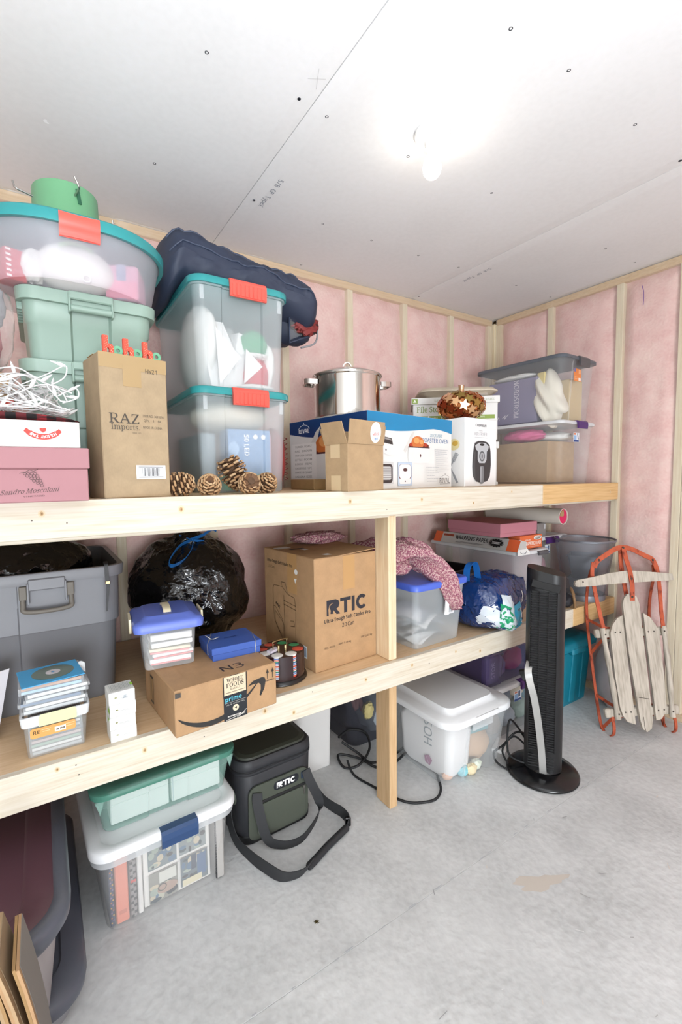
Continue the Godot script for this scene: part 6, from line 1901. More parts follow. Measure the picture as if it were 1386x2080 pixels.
# ---------------------------------------------------------------- lower shelf, behind and to the far side of the post
func lower_shelf_right_items() -> void:
	# clear bin with blue lid
	var t := thing("lidded_bin", "clear plastic bin with bright blue lid, full of papers, under the paisley cloth", "bin", V(1.345, LO_Y, -1.468), 2.0)
	part(t, "body", MB.new().loft([[0, 0.126, 0.126, 0.02], [0.004, 0.13, 0.13, 0.022], [0.235, 0.148, 0.148, 0.024], [0.235, 0.152, 0.152, 0.026], [0.25, 0.152, 0.152, 0.026]], 5, true, false), mats["frosted"])
	part(t, "lid", MB.new().loft([[0.246, 0.152, 0.152, 0.028], [0.243, 0.161, 0.161, 0.032], [0.262, 0.162, 0.162, 0.032], [0.268, 0.156, 0.156, 0.03], [0.268, 0.14, 0.14, 0.026], [0.262, 0.135, 0.135, 0.026]], 6, false, true, [], 0.5), mats["blue_lid"])
	var pr := MB.new().at(pf(V(0.055, 0.165, 0.143), Vector3.RIGHT, V(0, 1, 0.08)))
	pr.ink(C("e6e8ea")).poly(rpoly(0.062, 0.095, 0.006))
	pr.ink(C("70757c"))
	for k in 9:
		pr.rect(-0.02 + k * 0.0048, -0.02, [0.001, 0.002, 0.0014][k % 3], 0.04)
	pr.rect(0, 0.02, 0.04, 0.003).rect(0, 0.028, 0.03, 0.002).ink(C("5a6f9a")).rect(-0.012, 0.035, 0.02, 0.006)
	part(t, "price_tag", pr, mats["gloss_ink"])
	var g := RandomNumberGenerator.new()
	g.seed = 61
	for k in 9:
		var p := thing("paper_sheet", ["loose white paper lying lowest in the blue-lidded clear bin", "bent white paper in the lower heap of the blue-lidded clear bin", "grey printed sheet in the heap of the blue-lidded clear bin", "creased white sheet slanting across the blue-lidded clear bin", "curled white paper at the back of the blue-lidded clear bin", "white envelope standing aslant in the blue-lidded clear bin", "folded white paper near the front wall of the blue-lidded clear bin", "white sheet with bent corner in the blue-lidded clear bin", "topmost curled paper in the blue-lidded clear bin"][k], "paper", V(1.345, LO_Y + 0.012 + k * 0.011, -1.465), g.randf_range(-30, 30))
		var cu := g.randf_range(0.006, 0.03)
		var sl := g.randf_range(-0.12, 0.12)
		var sheet := func(a: float, b: float) -> Vector3:
			return V(lerpf(-0.095, 0.095, a), cu * sin(PI * a) + sl * (a - 0.5) * 0.35 + 0.012 * sin(b * 4 + k), lerpf(-0.075, 0.085, b))
		part(p, "sheet", MB.new().surf(sheet, 10, 8).surf(func(a: float, b: float) -> Vector3: return sheet.call(a, b) + V(0, -0.0015, 0), 10, 8, true), mats["paper"] if k % 3 != 2 else M("grey_paper", C("b9bec2"), 0.8))

	# paisley cloth over the lid
	var ps := Image.create(128, 128, false, Image.FORMAT_RGB8)
	var n1 := noise(401, 0.11, 2, FastNoiseLite.TYPE_CELLULAR)
	var n2 := noise(402, 0.06, 3)
	var pc := [C("97556a"), C("7a3f52"), C("b98d8f"), C("cfbdb2"), C("a8646f"), C("d6c9bb")]
	for y in 128:
		for x in 128:
			var v := n1.get_noise_2d(x, y) * 1.2 + n2.get_noise_2d(x * 2.0, y * 1.3) * 1.6
			ps.set_pixel(x, y, pc[clampi(int((v + 1.5) * 2.6), 0, 5)])
	var paisley := M("paisley", Color.WHITE, 0.9, {"tex": ImageTexture.create_from_image(ps), "tri": V(9, 9, 9)})
	t = thing("scarf", "dusty rose paisley cloth draped over the blue lid and hanging down", "scarf", V(1.2, LO_Y + 0.27, -1.45))
	var wn := noise(405, 1.0, 3)
	var drape := func(a: float, b: float) -> Vector3:
		# a runs along the cloth from behind the post to the hanging tip, b across it
		var path := [V(-0.07, 0.075, -0.10), V(-0.01, 0.115, -0.05), V(0.06, 0.118, -0.01), V(0.11, 0.09, 0.04), V(0.14, 0.045, 0.09), V(0.165, 0.0, 0.135), V(0.185, -0.05, 0.152), V(0.20, -0.095, 0.154), V(0.212, -0.128, 0.152)]
		var q := a * 8.0
		var i := mini(int(q), 7)
		var c: Vector3 = path[i].lerp(path[i + 1], q - i)
		var wd: float = [0.30, 0.28, 0.24, 0.185, 0.14, 0.115, 0.10, 0.085, 0.03][i] if i < 8 else 0.03
		var wd2: float = [0.30, 0.28, 0.24, 0.185, 0.14, 0.115, 0.10, 0.085, 0.03][i + 1]
		wd = lerpf(wd, wd2, q - i)
		var th := TAU * b
		var hgt := lerpf(0.055, 0.02, clampf(a * 1.4, 0, 1))
		var side := V(0.35, 0, 0.94).lerp(V(0.96, -0.2, 0.1), clampf((a - 0.35) * 2.5, 0, 1)).normalized()
		var upv := V(0, 1, 0).lerp(V(0.1, 0.3, 0.95), clampf((a - 0.45) * 3.0, 0, 1)).normalized()
		var fold := 1.0 + 0.8 * wn.get_noise_3d(a * 5.0, cos(th) * 1.3, sin(th) * 1.3) + 0.3 * sin(b * TAU * 4.0 + a * 7.0)
		var p := c + side * cos(th) * wd * 0.5 + upv * (sin(th) * hgt * fold)
		if a < 0.5:
			p.y = maxf(p.y, 0.001)
		return p
	var cm := MB.new().surf(drape, 56, 56)
	cm.blob(V(-0.02, 0.058, -0.07), V(0.11, 0.058, 0.14), 48, 28, func(d: Vector3) -> float: return 1.0 + 0.32 * wn.get_noise_3d(d.x * 2.4, d.y * 1.5, d.z * 2.4) + 0.1 * sin(d.x * 9 + d.z * 5))
	part(t, "cloth", cm, paisley)
	part(t, "tag", MB.new().pos(V(0.16, -0.11, 0.152), V(-0.05, 0, -0.1)).bx(Vector3.ZERO, V(0.022, 0.06, 0.001), 0.0003), M("tag_white", C("e9e9e9"), 0.5))
	t = thing("scarf", "dark rose paisley cloth bunched on the cooler carton's top behind the post", "scarf", V(0.985, LO_Y + 0.4175, -1.68))
	part(t, "cloth", lump(V(0.0, 0.022, 0), V(0.12, 0.026, 0.07), 0.3, 1.8, 407, 36, 20), paisley)

	# dark case behind the bins
	t = thing("black_tray", "black open case with a grey cord behind the blue-lidded bin", "case", V(1.70, LO_Y, -1.75), 8)
	part(t, "case", MB.new().loft([[0, 0.15, 0.16, 0.02], [0.21, 0.175, 0.185, 0.025], [0.21, 0.185, 0.195, 0.03], [0.222, 0.185, 0.195, 0.03], [0.222, 0.17, 0.18, 0.024], [0.12, 0.165, 0.175, 0.024]], 5, true, true), mats["black_satin"])
	part(t, "cord", MB.new().tube(curve([V(-0.09, 0.2, 0.1), V(-0.08, 0.235, 0.11), V(-0.05, 0.25, 0.12), V(-0.02, 0.235, 0.13), V(-0.015, 0.2, 0.13)], 6), 0.006, 7), M("grey_cord", C("b4b3ae"), 0.5))

	# shallow clear tote, gift wrap boxes, pink box
	t = thing("clear_tote", "clear tote with milky lid and grey latch, under the wrapping paper boxes", "tote", V(2.175, LO_Y, -1.775), 0)
	tub(t, 0.235, 0.58, 0.285, 0.25, 0.6, 0.03, mats["frosted_light"], [], 0.006, 0.01)
	tub_lid(t, 0.278, 0.285, 0.65, 0.035, 0.018, mats["milky_lid"])
	latch(t, 0.06, 0.279, 0.325, 0.085, 0.022, M("grey_latch"))
	t = thing("gift_wrap_carton", "long grey and orange wrapping paper carton pointing out over the clear tote", "box", V(2.06, LO_Y + 0.2965, -1.755), 0.0)
	var d := 0.60
	part(t, "carton", MB.new().at(Transform3D(Basis.IDENTITY, V(0, 0, -d / 2))).prism(PackedVector2Array([V2(-0.03, 0), V2(0.045, 0), V2(0.045, 0.05), V2(0.0, 0.06)]), d), M("wrap_grey", C("bdbbb6"), 0.6))
	var fr := pf(V(-0.015, 0.03, 0), Vector3(0, 0, 1), V(0.03, 0.06, 0))
	pr = MB.new().at(fr)
	pr.ink(C("e5683a")).rect(-0.27, 0.0, 0.06, 0.066).rect(0.265, 0.0, 0.07, 0.066)
	pr.ink(C("c4583a")).rect(-0.19, 0.015, 0.08, 0.014).ink(C("262626")).text("KIRKLAND", -0.19, 0.015, 0.009, F_BOLD, 0.07)
	pr.text("WRAPPING PAPER", -0.015, 0.008, 0.024, F_BOLD, 0.235)
	fine_print(pr, -0.12, -0.018, 0.2, 2, 0.006, C("6a6866"))
	var star := PackedVector2Array()
	for k in 28:
		var a := TAU * k / 28
		var r := 1.0 if k % 2 == 0 else 0.72
		star.append(V2(0.165 + cos(a) * 0.05 * r, 0.0 + sin(a) * 0.026 * r))
	pr.ink(C("222222")).poly(star)
	fine_print(pr, 0.137, 0.004, 0.056, 2, 0.008, C("d8d6d2"), 0.5)
	part(t, "printing", pr, mats["ink"])
	part(t, "end_flap", MB.new().pos(V(0.004, 0.0, d / 2), V(-0.25, 0.0, 0)).prism(PackedVector2Array([V2(-0.04, -0.018), V2(0.06, -0.018), V2(0.066, -0.006), V2(0.01, 0.062), V2(0.0, 0.062)]), 0.003), M("flap_white", C("e6e5e2"), 0.6))
	pr = MB.new().at(Transform3D(Basis.from_euler(V(-0.25, 0, 0)), V(0.004, 0, d / 2)) * Transform3D(Basis.IDENTITY, V(0, 0, 0.003)))
	pr.ink(C("2a2a2a"))
	var sm := []
	for k in 9:
		sm.append(V2(0.012 + 0.026 * cos(PI + PI * k / 8.0), 0.002 + 0.014 * sin(PI + PI * k / 8.0)))
	pr.line(sm, 0.0025)
	pr.ink(C("9a9896")).rect(0.01, 0.018, 0.016, 0.003).rect(0.01, 0.025, 0.014, 0.003).rect(0.012, 0.031, 0.01, 0.003)
	part(t, "printing", pr, mats["ink"])
	t = thing("gift_wrap_carton", "orange wrapping paper carton lying crosswise under the pink box", "box", V(2.21, LO_Y + 0.2965, -1.535), 0.0)
	part(t, "carton", MB.new().bx(V(0, 0.036, 0), V(0.195, 0.072, 0.075), 0.002), M("wrap_orange", C("e2703f"), 0.6))
	pr = MB.new().at(front(0.036, 0.0378))
	pr.ink(C("f4e3d6")).text("WRAPPING PAPER", 0.012, -0.008, 0.02, F_BOLD, 0.15).text("KIRKLAND", -0.03, 0.012, 0.006, F_BOLD, 0.045)
	pr.ink(C("e9e2da")).oval(0.055, 0.02, 0.036, 0.012, 14)
	fine_print(pr, 0.032, 0.022, 0.046, 2, 0.006, C("2a2a2a"), 0.6)
	fine_print(pr, -0.06, -0.024, 0.12, 1, 0.006, C("f0c9b4"))
	part(t, "printing", pr, mats["ink"])
	t = thing("shirt_box", "flat dusty pink gift box lying on the wrapping paper cartons", "box", V(2.13, LO_Y + 0.37, -1.70), -2.0)
	part(t, "base", MB.new().bx(V(0, 0.028, 0), V(0.29, 0.056, 0.37), 0.002), mats["rose_board"])
	part(t, "lid", MB.new().bx(V(0.0, 0.046, 0.0), V(0.298, 0.052, 0.378), 0.002), mats["rose_board"])

	# tote with purple latch, small things on it, paper roll
	t = thing("clear_tote", "clear tote with purple latch and label behind the mesh wastebasket", "tote", V(2.475, LO_Y, -1.843), 0)
	tub(t, 0.28, 0.56, 0.33, 0.3, 0.58, 0.03, mats["clear_plastic"], [], 0.006, 0.01)
	tub_lid(t, 0.322, 0.325, 0.615, 0.03, 0.02, mats["milky_lid"])
	latch(t, -0.02, 0.32, 0.308, 0.12, 0.036, mats["purple_latch"])
	pr = MB.new().at(front(0.275, 0.2905))
	pr.ink(C("e9ecf2")).rect(-0.03, -0.01, 0.05, 0.05).ink(C("2f4a86")).rect(-0.03, -0.028, 0.045, 0.011).ink(C("8fb4dc")).rect(-0.04, -0.008, 0.02, 0.022).ink(C("54607a")).rect(-0.02, -0.004, 0.012, 0.026)
	part(t, "label_sticker", pr, mats["gloss_ink"])
	t = thing("fabric_bundle", "faded pink fabric packed in the purple latched tote on the lower shelf", "fabric", V(2.475, LO_Y + 0.008, -1.843))
	part(t, "cloth", lump(V(0, 0.13, 0), V(0.125, 0.13, 0.26), 0.08, 1.4, 411), M("faded_pink", C("b98692"), 0.85))
	t = thing("small_carton", "small grey carton on the purple latched tote beside the paper roll", "box", V(2.395, LO_Y + 0.337, -1.62), 6)
	part(t, "carton", MB.new().bx(V(0, 0.04, 0), V(0.09, 0.08, 0.12), 0.003), M("grey_card", C("8d8784"), 0.6))
	part(t, "clip", MB.new().bx(V(0.03, 0.06, 0.0615), V(0.005, 0.03, 0.003), 0.001), mats["white_plastic"])
	t = thing("paper_roll", "white paper roll with a bright pink end lying above the purple latched tote", "paper roll", V(2.415, LO_Y + 0.418, -1.70))
	var roll := MB.new().pos(V(0, 0.044, 0.26), V(PI / 2, 0, 0))
	roll.lathe([V2(0.04, -0.5), V2(0.044, -0.5), V2(0.044, 0.0), V2(0.04, 0.0), V2(0.04, -0.02)], 32)
	part(t, "roll", roll, M("roll_white", C("d9d3c8"), 0.7))
	part(t, "pink_end", MB.new().pos(V(0, 0.044, 0.255), V(PI / 2, 0, 0)).lathe([V2(0, -0.002), V2(0.0395, -0.002), V2(0.0395, 0.0), V2(0, 0.0)], 28), M("pink_paper", C("dc2a5f"), 0.7))
	part(t, "tan_slip", MB.new().pos(V(0, 0.044, 0.2562)).prism(PackedVector2Array([V2(-0.034, 0.004), V2(-0.004, 0.0), V2(0.006, 0.006), V2(0.004, 0.036), V2(-0.02, 0.03)]), 0.002), M("tan_slip", C("b59468"), 0.7))

	# mesh wastebasket with grey tubs
	t = thing("wastebasket", "grey wire mesh wastebasket holding plastic tubs at the lower shelf's end", "wastebasket", V(2.535, LO_Y, -1.385))
	var mesh_im := Image.create(64, 64, false, Image.FORMAT_RGBA8)
	for y in 64:
		for x in 64:
			var on := (x % 8 < 3) or (y % 8 < 3)
			mesh_im.set_pixel(x, y, Color(0.52, 0.54, 0.57, 1.0 if on else 0.0))
	mesh_im.generate_mipmaps()
	var wm := M("wire_mesh", C("8a8d94"), 0.45, {"a": 0.5, "metal": 0.3})
	part(t, "mesh", MB.new().lathe([V2(0.105, 0.03), V2(0.152, 0.33)], 48), wm)
	part(t, "rim", MB.new().lathe([V2(0.152, 0.328), V2(0.157, 0.328), V2(0.158, 0.334), V2(0.155, 0.338), V2(0.152, 0.334), V2(0.152, 0.328)], 48), M("rim_steel", C("8d9098"), 0.35, {"metal": 0.7}))
	part(t, "base", MB.new().lathe([V2(0, 0.003), V2(0.1, 0.003), V2(0.107, 0.0), V2(0.109, 0.006), V2(0.108, 0.032), V2(0.104, 0.032)], 40), M("basket_base", C("8b8f97"), 0.4, {"metal": 0.4}))
	for k in 2:
		var b := thing("plastic_tub", ["square grey plastic tub inside the mesh wastebasket, lower one", "square slate plastic tub inside the mesh wastebasket, upper one with open top"][k], "tub", V(2.535 + k * 0.008, LO_Y + 0.034 + k * 0.075, -1.385), 20.0 + k * 4)
		part(b, "body", MB.new().loft([[0, 0.055, 0.055, 0.01], [0.08 + 0.05 * k, 0.068 + k * 0.012, 0.068 + k * 0.012, 0.012], [0.08 + 0.05 * k, 0.074 + k * 0.012, 0.074 + k * 0.012, 0.014], [0.086 + 0.05 * k, 0.074 + k * 0.012, 0.074 + k * 0.012, 0.014], [0.086 + 0.05 * k, 0.066 + k * 0.012, 0.066 + k * 0.012, 0.012], [0.06, 0.06 + k * 0.01, 0.06 + k * 0.01, 0.01]], 4, true, false), M("tub_slate", C("5e6670"), 0.4))

	# blue package of paper towels
	t = thing("towel_package", "crinkled blue plastic package of paper goods spilling over the lower shelf edge", "package", V(1.745, LO_Y, -1.40), 5)
	var w2 := noise(421, 1.0, 3)
	var bag := func(a: float, b: float) -> Vector3:
		var x := lerpf(-0.19, 0.19, a)
		var e := sqrt(maxf(0.0, 1.0 - pow(absf(a - 0.5) * 2.0, 5.0)))
		var th := TAU * b
		var sup := pow(pow(absf(cos(th)), 2.6) + pow(absf(sin(th)), 2.6), -1.0 / 2.6)
		var y := 0.118 + sin(th) * sup * 0.115 * e
		var z := cos(th) * sup * (0.135 + 0.02 * sin(a * 5.0)) * (0.3 + 0.7 * e)
		var wr := 0.016 * w2.get_noise_3d(a * 5.0, cos(th) * 1.5, sin(th) * 1.5) + 0.008 * w2.get_noise_3d(a * 16.0, cos(th) * 5.0, sin(th) * 5.0)
		y += wr
		z += wr * 1.2
		if z > 0.1:   # the front corner sags past the lip
			y -= (z - 0.1) * 1.3 * clampf(1.2 - absf(a - 0.5) * 2.0, 0, 1)
		return V(x, maxf(y, 0.001) if z < 0.1 else y, z)
	part(t, "bag", MB.new().surf(bag, 44, 44), mats["blue_film"])
	part(t, "loop", MB.new().strap(curve([V(-0.145, 0.19, -0.02), V(-0.15, 0.27, -0.015), V(-0.125, 0.30, -0.01), V(-0.1, 0.285, -0.005), V(-0.085, 0.21, 0.0)], 6), V(0.2, 0.2, 1), 0.03, 0.002), M("blue_loop", C("1f5ea6"), 0.2))
	for q in [[C("2f9a6a"), -0.09, 0.01, 0.36, 0.055], [C("d9e1e6"), -0.07, 0.05, 0.40, 0.06], [C("2bb4dc"), 0.0, 0.01, 0.42, 0.05], [C("cfd6de"), -0.15, -0.03, 0.40, 0.05]]:
		var pm := MB.new().ink(q[0])
		var a0: float = 0.5 + q[1] / 0.38
		var aw: float = q[4] / 0.38
		pm.surf(func(a: float, b: float) -> Vector3:
			var bb: float = lerpf(0.86, 1.06, b) + q[2]
			var p: Vector3 = bag.call(clampf(a0 + (a - 0.5) * aw * 1.6 * (1.0 - 0.5 * absf(b - 0.5)), 0.02, 0.98), fmod(bb, 1.0))
			return p + V(0, 0.0015, 0.003), 8, 12)
		part(t, "printing", pm, mats["gloss_ink"])
	for k in 2:
		var lp := []
		for j in 25:
			var p: Vector3 = bag.call([0.38, 0.64][k] + 0.05 * sin(j * 0.35), fmod(0.80 + j * 0.012, 1.0))
			lp.append(p + V(0, 0.002, 0.003))
		part(t, "print_line", MB.new().strap(lp, Vector3.RIGHT, 0.005, 0.001), mats["white_plastic"])
	t = thing("work_glove", "dark glove and cable lying on the lower shelf behind the tower fan", "glove", V(2.28, LO_Y, -1.345), 30)
	part(t, "glove", lump(V(0, 0.035, 0), V(0.06, 0.036, 0.045), 0.3, 1.5, 431), M("dark_cloth", C("26252a"), 0.7))
	part(t, "cuff", MB.new().tube(curve([V(-0.02, 0.0, 0.05), V(-0.045, 0.06, 0.045), V(0.0, 0.1, 0.03), V(0.03, 0.06, 0.045)], 6), 0.007, 7), M("brown_cable", C("8a6a48"), 0.6))

# ---------------------------------------------------------------- on the floor, near side
func floor_items() -> void:
	# smoky totes in the corner of the view, with folded cartons leaning on them
	var t := thing("grey_tote", "charcoal lidded base tote on the floor under the smoky lidded tote", "tote", V(-0.255, 0, -1.52))
	part(t, "body", MB.new().loft([[0, 0.25, 0.33, 0.06], [0.006, 0.256, 0.336, 0.06], [0.075, 0.27, 0.35, 0.07]], 7), M("milky_grey", C("9c9da2"), 0.4))
	part(t, "lid", MB.new().loft([[0.068, 0.272, 0.352, 0.075], [0.066, 0.288, 0.368, 0.085], [0.088, 0.292, 0.372, 0.09], [0.1, 0.285, 0.365, 0.09], [0.102, 0.24, 0.32, 0.08], [0.092, 0.235, 0.315, 0.08]], 10, false, true, [], 0.5), mats["slate_plastic"])
	t = thing("smoky_tote", "milky tote with a wide slate lid over maroon contents, nearest the viewer", "tote", V(-0.262, 0.1025, -1.38))
	part(t, "body", MB.new().loft([[0, 0.215, 0.29, 0.09], [0.006, 0.222, 0.297, 0.09], [0.24, 0.25, 0.325, 0.1]], 9, true, false), M("milky_body", C("d9d2d2"), 0.4, {"a": 0.6}))
	part(t, "rim", MB.new().loft([[0.225, 0.25, 0.325, 0.1], [0.222, 0.262, 0.34, 0.11], [0.24, 0.272, 0.35, 0.115], [0.262, 0.274, 0.352, 0.118], [0.272, 0.268, 0.346, 0.115], [0.272, 0.245, 0.323, 0.1], [0.262, 0.24, 0.318, 0.1]], 12, false, false, [], 0.4), mats["slate_plastic"])
	part(t, "lid", MB.new().loft([[0.258, 0.242, 0.32, 0.1], [0.264, 0.242, 0.32, 0.1], [0.264, 0.19, 0.262, 0.06], [0.256, 0.182, 0.254, 0.055]], 10, false, true, [], 0.5), M("maroon_lid", C("5d4048"), 0.35))
	t = thing("pink_cushion", "pinkish fabric seen through the milky wall of the slate lidded tote", "cushion", V(-0.255, 0.111, -1.37))
	part(t, "cushion", lump(V(0, 0.11, 0), V(0.2, 0.105, 0.27), 0.06, 1.2, 501), M("salmon_cloth", C("c98d7c"), 0.9))
	var cbx := [[-0.108, 0.575, 0.050, "tallest bent cardboard sheet standing against the slate lidded tote"], [-0.094, 0.535, 0.045, "grey-faced cardboard sheet standing second among the bent sheets"], [-0.073, 0.500, 0.040, "grey-faced cardboard sheet next to the shortest one in the bundle"], [-0.056, 0.497, 0.046, "brown cardboard sheet near the slate lid in the standing bundle"], [-0.040, 0.478, 0.036, "shortest curved cardboard sheet, outermost of the standing bundle"]]
	for k in cbx.size():
		var q: Array = cbx[k]
		t = thing("cardboard_sheet", q[3], "cardboard", V(q[0], 0, -0.93), 0.0, "cardboard standing by the slate lidded tote")
		var hgt: float = q[1]
		for lay in 2:
			var pts := PackedVector2Array()
			var back := PackedVector2Array()
			for j in 13:
				var f := j / 12.0
				var x: float = 0.012 - q[2] * pow(f, 2.4) * 1.15 - lay * 0.0055
				pts.append(V2(x, hgt * f))
				back.append(V2(x - 0.0045, hgt * f))
			back.reverse()
			pts.append_array(back)
			part(t, "ply_sheet", MB.new().pos(V(0, 0, -0.07)).prism(pts, 0.12 - lay * 0.004 + 0.004 * (k % 2), true), mats[["cardboard_tan", "cardboard", "cardboard_inside"][(k + lay) % 3]])
			if lay == 0:
				var fp := PackedVector2Array()
				for j in 13:
					fp.append(pts[j] + V2(0.0012, 0))
				for j in 13:
					fp.append(pts[12 - j] + V2(0.0002, 0))
				part(t, "grey_face", MB.new().pos(V(0, 0, -0.069)).prism(fp, 0.11, true), M("sheet_grey", C("86807a"), 0.85) if k != 3 else M("sheet_tan", C("9a8468"), 0.85))
	t = thing("gold_clasp", "small shiny gold clasp hanging on the tallest cardboard sheet", "clasp", V(-0.1, 0.36, -0.866))
	var cl := MB.new()
	var rp := []
	for k in 14:
		rp.append(V(cos(TAU * k / 14) * 0.009, sin(TAU * k / 14) * 0.012, 0.004 + 0.003 * sin(TAU * k / 7)))
	part(t, "ring", cl.tube(rp, 0.0028, 7, true), M("gold", C("d9bd7c"), 0.2, {"metal": 1.0}))
	part(t, "bead", lump(V(0, -0.022, 0.004), V(0.007, 0.012, 0.006), 0.1, 1.0, 502, 14, 10), M("gold"))

	# album tote
	t = thing("album_tote", "clear tote with white lid and navy latch holding photo albums, on the floor", "tote", V(0.262, 0, -1.59), 2.0)
	tub(t, 0.345, 0.43, 0.235, 0.38, 0.46, 0.045, M("album_clear", C("ecebe9"), 0.3, {"a": 0.26}), [], 0.006, 0.012)
	part(t, "rim", MB.new().loft([[0.223, 0.192, 0.232, 0.05], [0.222, 0.206, 0.246, 0.055], [0.245, 0.208, 0.248, 0.056]], 7, false, false), M("rim_clear", C("e3e6e8"), 0.3, {"a": 0.45}))
	part(t, "lid", MB.new().loft([[0.244, 0.2, 0.24, 0.05], [0.244, 0.211, 0.251, 0.056], [0.264, 0.211, 0.251, 0.056], [0.269, 0.206, 0.246, 0.056], [0.269, 0.182, 0.222, 0.045], [0.264, 0.176, 0.216, 0.042]], 8, true, true, [], 0.5), mats["white_lid"])
	latch(t, 0.022, 0.246, 0.252, 0.105, 0.047, mats["navy_latch"])
	var o := V(0.262, 0.008, -1.59)
	# albums: spines and the photo page that faces out
	var al := [["patterned navy photo album at the outer end inside the white lidded tote", -0.155, 0.012, "3f4a63"], ["orange photo album spine inside the white lidded tote", -0.128, 0.034, "e2866c"], ["checked black and white photo album beside the orange one", -0.098, 0.018, "8d8987"], ["thin white photo album beside the checked one", -0.079, 0.014, "e3e1dd"]]
	for k in 4:
		t = thing("photo_album", al[k][0], "photo album", o + V(al[k][1], 0, 0.09), 2.0, "photo albums in the white lidded tote")
		part(t, "cover", MB.new().bx(V(0, 0.104, 0), V(al[k][2], 0.208, 0.23), 0.003), M("album_%d" % k, C(al[k][3]), 0.6))
		var pr := MB.new().at(front(0.104, 0.1152))
		if k == 0:
			for j in 24:
				pr.ink([C("c99a4e"), C("8a6a8f"), C("b06a4a")][j % 3]).oval(-0.002 + (j % 2) * 0.005, -0.09 + j * 0.0077, 0.0024, 0.0026, 6)
		elif k == 1:
			pr.ink(C("c9735c")).rect(0.0, -0.07, 0.02, 0.012)
		elif k == 2:
			for j in 40:
				if (j + j / 2) % 2 == 0:
					pr.ink(C("3a3a3d")).rect(-0.0045 + (j % 2) * 0.009, -0.098 + (j / 2) * 0.0102, 0.008, 0.008)
			pr.ink(C("c9504a")).rect(0.0, 0.01, 0.014, 0.008)
		if k < 3:
			part(t, "spine_print", pr, mats["ink"])
	t = thing("photo_album", "open album page with four snapshots facing out through the clear tote", "photo album", o + V(0.035, 0, 0.175), 2.0, "photo albums in the white lidded tote")
	part(t, "page", MB.new().bx(V(0, 0.103, 0), V(0.2, 0.206, 0.03), 0.002), M("album_page", C("e8e5df"), 0.6))
	var ph := MB.new().at(front(0.103, 0.0152))
	var gg := RandomNumberGenerator.new()
	gg.seed = 77
	for q in [[-0.045, 0.05, 0], [0.045, 0.056, 1], [-0.045, -0.05, 2], [0.047, -0.044, 3]]:
		var cx: float = q[0]
		var cy: float = q[1]
		ph.ink([C("6f7d80"), C("7f8a8a"), C("8a8a82"), C("5e6c74")][q[2]]).rect(cx, cy, 0.084, 0.092)
		for j in 18:
			ph.ink([C("30424c"), C("b9b7a4"), C("4e6c86"), C("c4b69c"), C("2a3138"), C("9aa79a")][(j + q[2]) % 6])
			var rx := gg.randf_range(0.004, 0.017)
			var ry := gg.randf_range(0.004, 0.014)
			ph.oval(clampf(cx + gg.randf_range(-0.04, 0.04), cx - 0.041 + rx, cx + 0.041 - rx), clampf(cy + gg.randf_range(-0.044, 0.044), cy - 0.045 + ry, cy + 0.045 - ry), rx, ry, 9)
		if q[2] == 2:
			ph.ink(C("cfcfc6")).rect(cx + 0.012, cy + 0.026, 0.05, 0.034).ink(C("a98f80")).oval(cx + 0.01, cy - 0.012, 0.03, 0.016, 14).ink(C("55504c")).oval(cx - 0.005, cy - 0.006, 0.013, 0.012, 14, 0.75)
		if q[2] == 3:
			ph.ink(C("3f5f84")).rect(cx + 0.022, cy + 0.005, 0.028, 0.07).ink(C("27384e")).rect(cx - 0.002, cy + 0.022, 0.016, 0.046).ink(C("d9d0ae")).rect(cx - 0.008, cy - 0.034, 0.06, 0.02)
	part(t, "snapshots", ph, mats["gloss_ink"])
	t = thing("spiral_album", "grey spiral bound album at the end of the row in the white lidded tote", "photo album", o + V(0.157, 0, 0.14), 2.0, "photo albums in the white lidded tote")
	part(t, "cover", MB.new().bx(V(0, 0.104, 0), V(0.026, 0.208, 0.15), 0.003), M("album_grey", C("a9a6a2"), 0.6))
	for j in 22:
		part(t, "coil", MB.new().pos(V(-0.0135, 0.008 + j * 0.0091, 0.074), V(0, 0, PI / 2)).lathe([V2(0.0028, -0.0014), V2(0.0046, -0.0014), V2(0.0046, 0.0014), V2(0.0028, 0.0014)], 8), M("coil_dark", C("4b4b4d"), 0.4))

	# green tub on the album tote
	t = thing("green_tote", "translucent sea green tote holding papers, on the white lidded album tote", "tote", V(0.279, 0.2655, -1.615), 1.5)
	part(t, "body", MB.new().loft([[0, 0.176, 0.185, 0.025, [0.06, 0.006]], [0.005, 0.181, 0.19, 0.027, [0.06, 0.006]], [0.088, 0.195, 0.204, 0.03, [0.06, 0.006]], [0.09, 0.199, 0.208, 0.032, [0.06, 0.006]], [0.118, 0.203, 0.212, 0.034, [0.06, 0.006]]], 5, true, false), mats["sage_clear"])
	part(t, "lid", MB.new().loft([[0.12, 0.204, 0.213, 0.036], [0.119, 0.212, 0.222, 0.042], [0.136, 0.214, 0.224, 0.044], [0.14, 0.208, 0.218, 0.042], [0.14, 0.18, 0.19, 0.035]], 7, false, true, [], 0.5), mats["sage_lid"])
	for x in [-0.19, 0.19]:
		part(t, "corner_tab", MB.new().pos(V(x, 0.095, 0.206)).prism(PackedVector2Array([V2(-0.012, 0.02), V2(0.012, 0.02), V2(0.0, -0.02)]), 0.004), mats["sage_clear"])
	t = thing("paper_stack", "thick white paper block standing in the sea green tote", "paper", V(0.205, 0.272, -1.475), 1.5)
	part(t, "block", MB.new().bx(V(0, 0.053, 0), V(0.165, 0.106, 0.07), 0.003), mats["paper"])
	t = thing("paper_stack", "second white paper block beside a blue divider in the sea green tote", "paper", V(0.373, 0.272, -1.478), 1.0)
	part(t, "block", MB.new().bx(V(0, 0.053, 0), V(0.155, 0.106, 0.07), 0.003), mats["paper"])
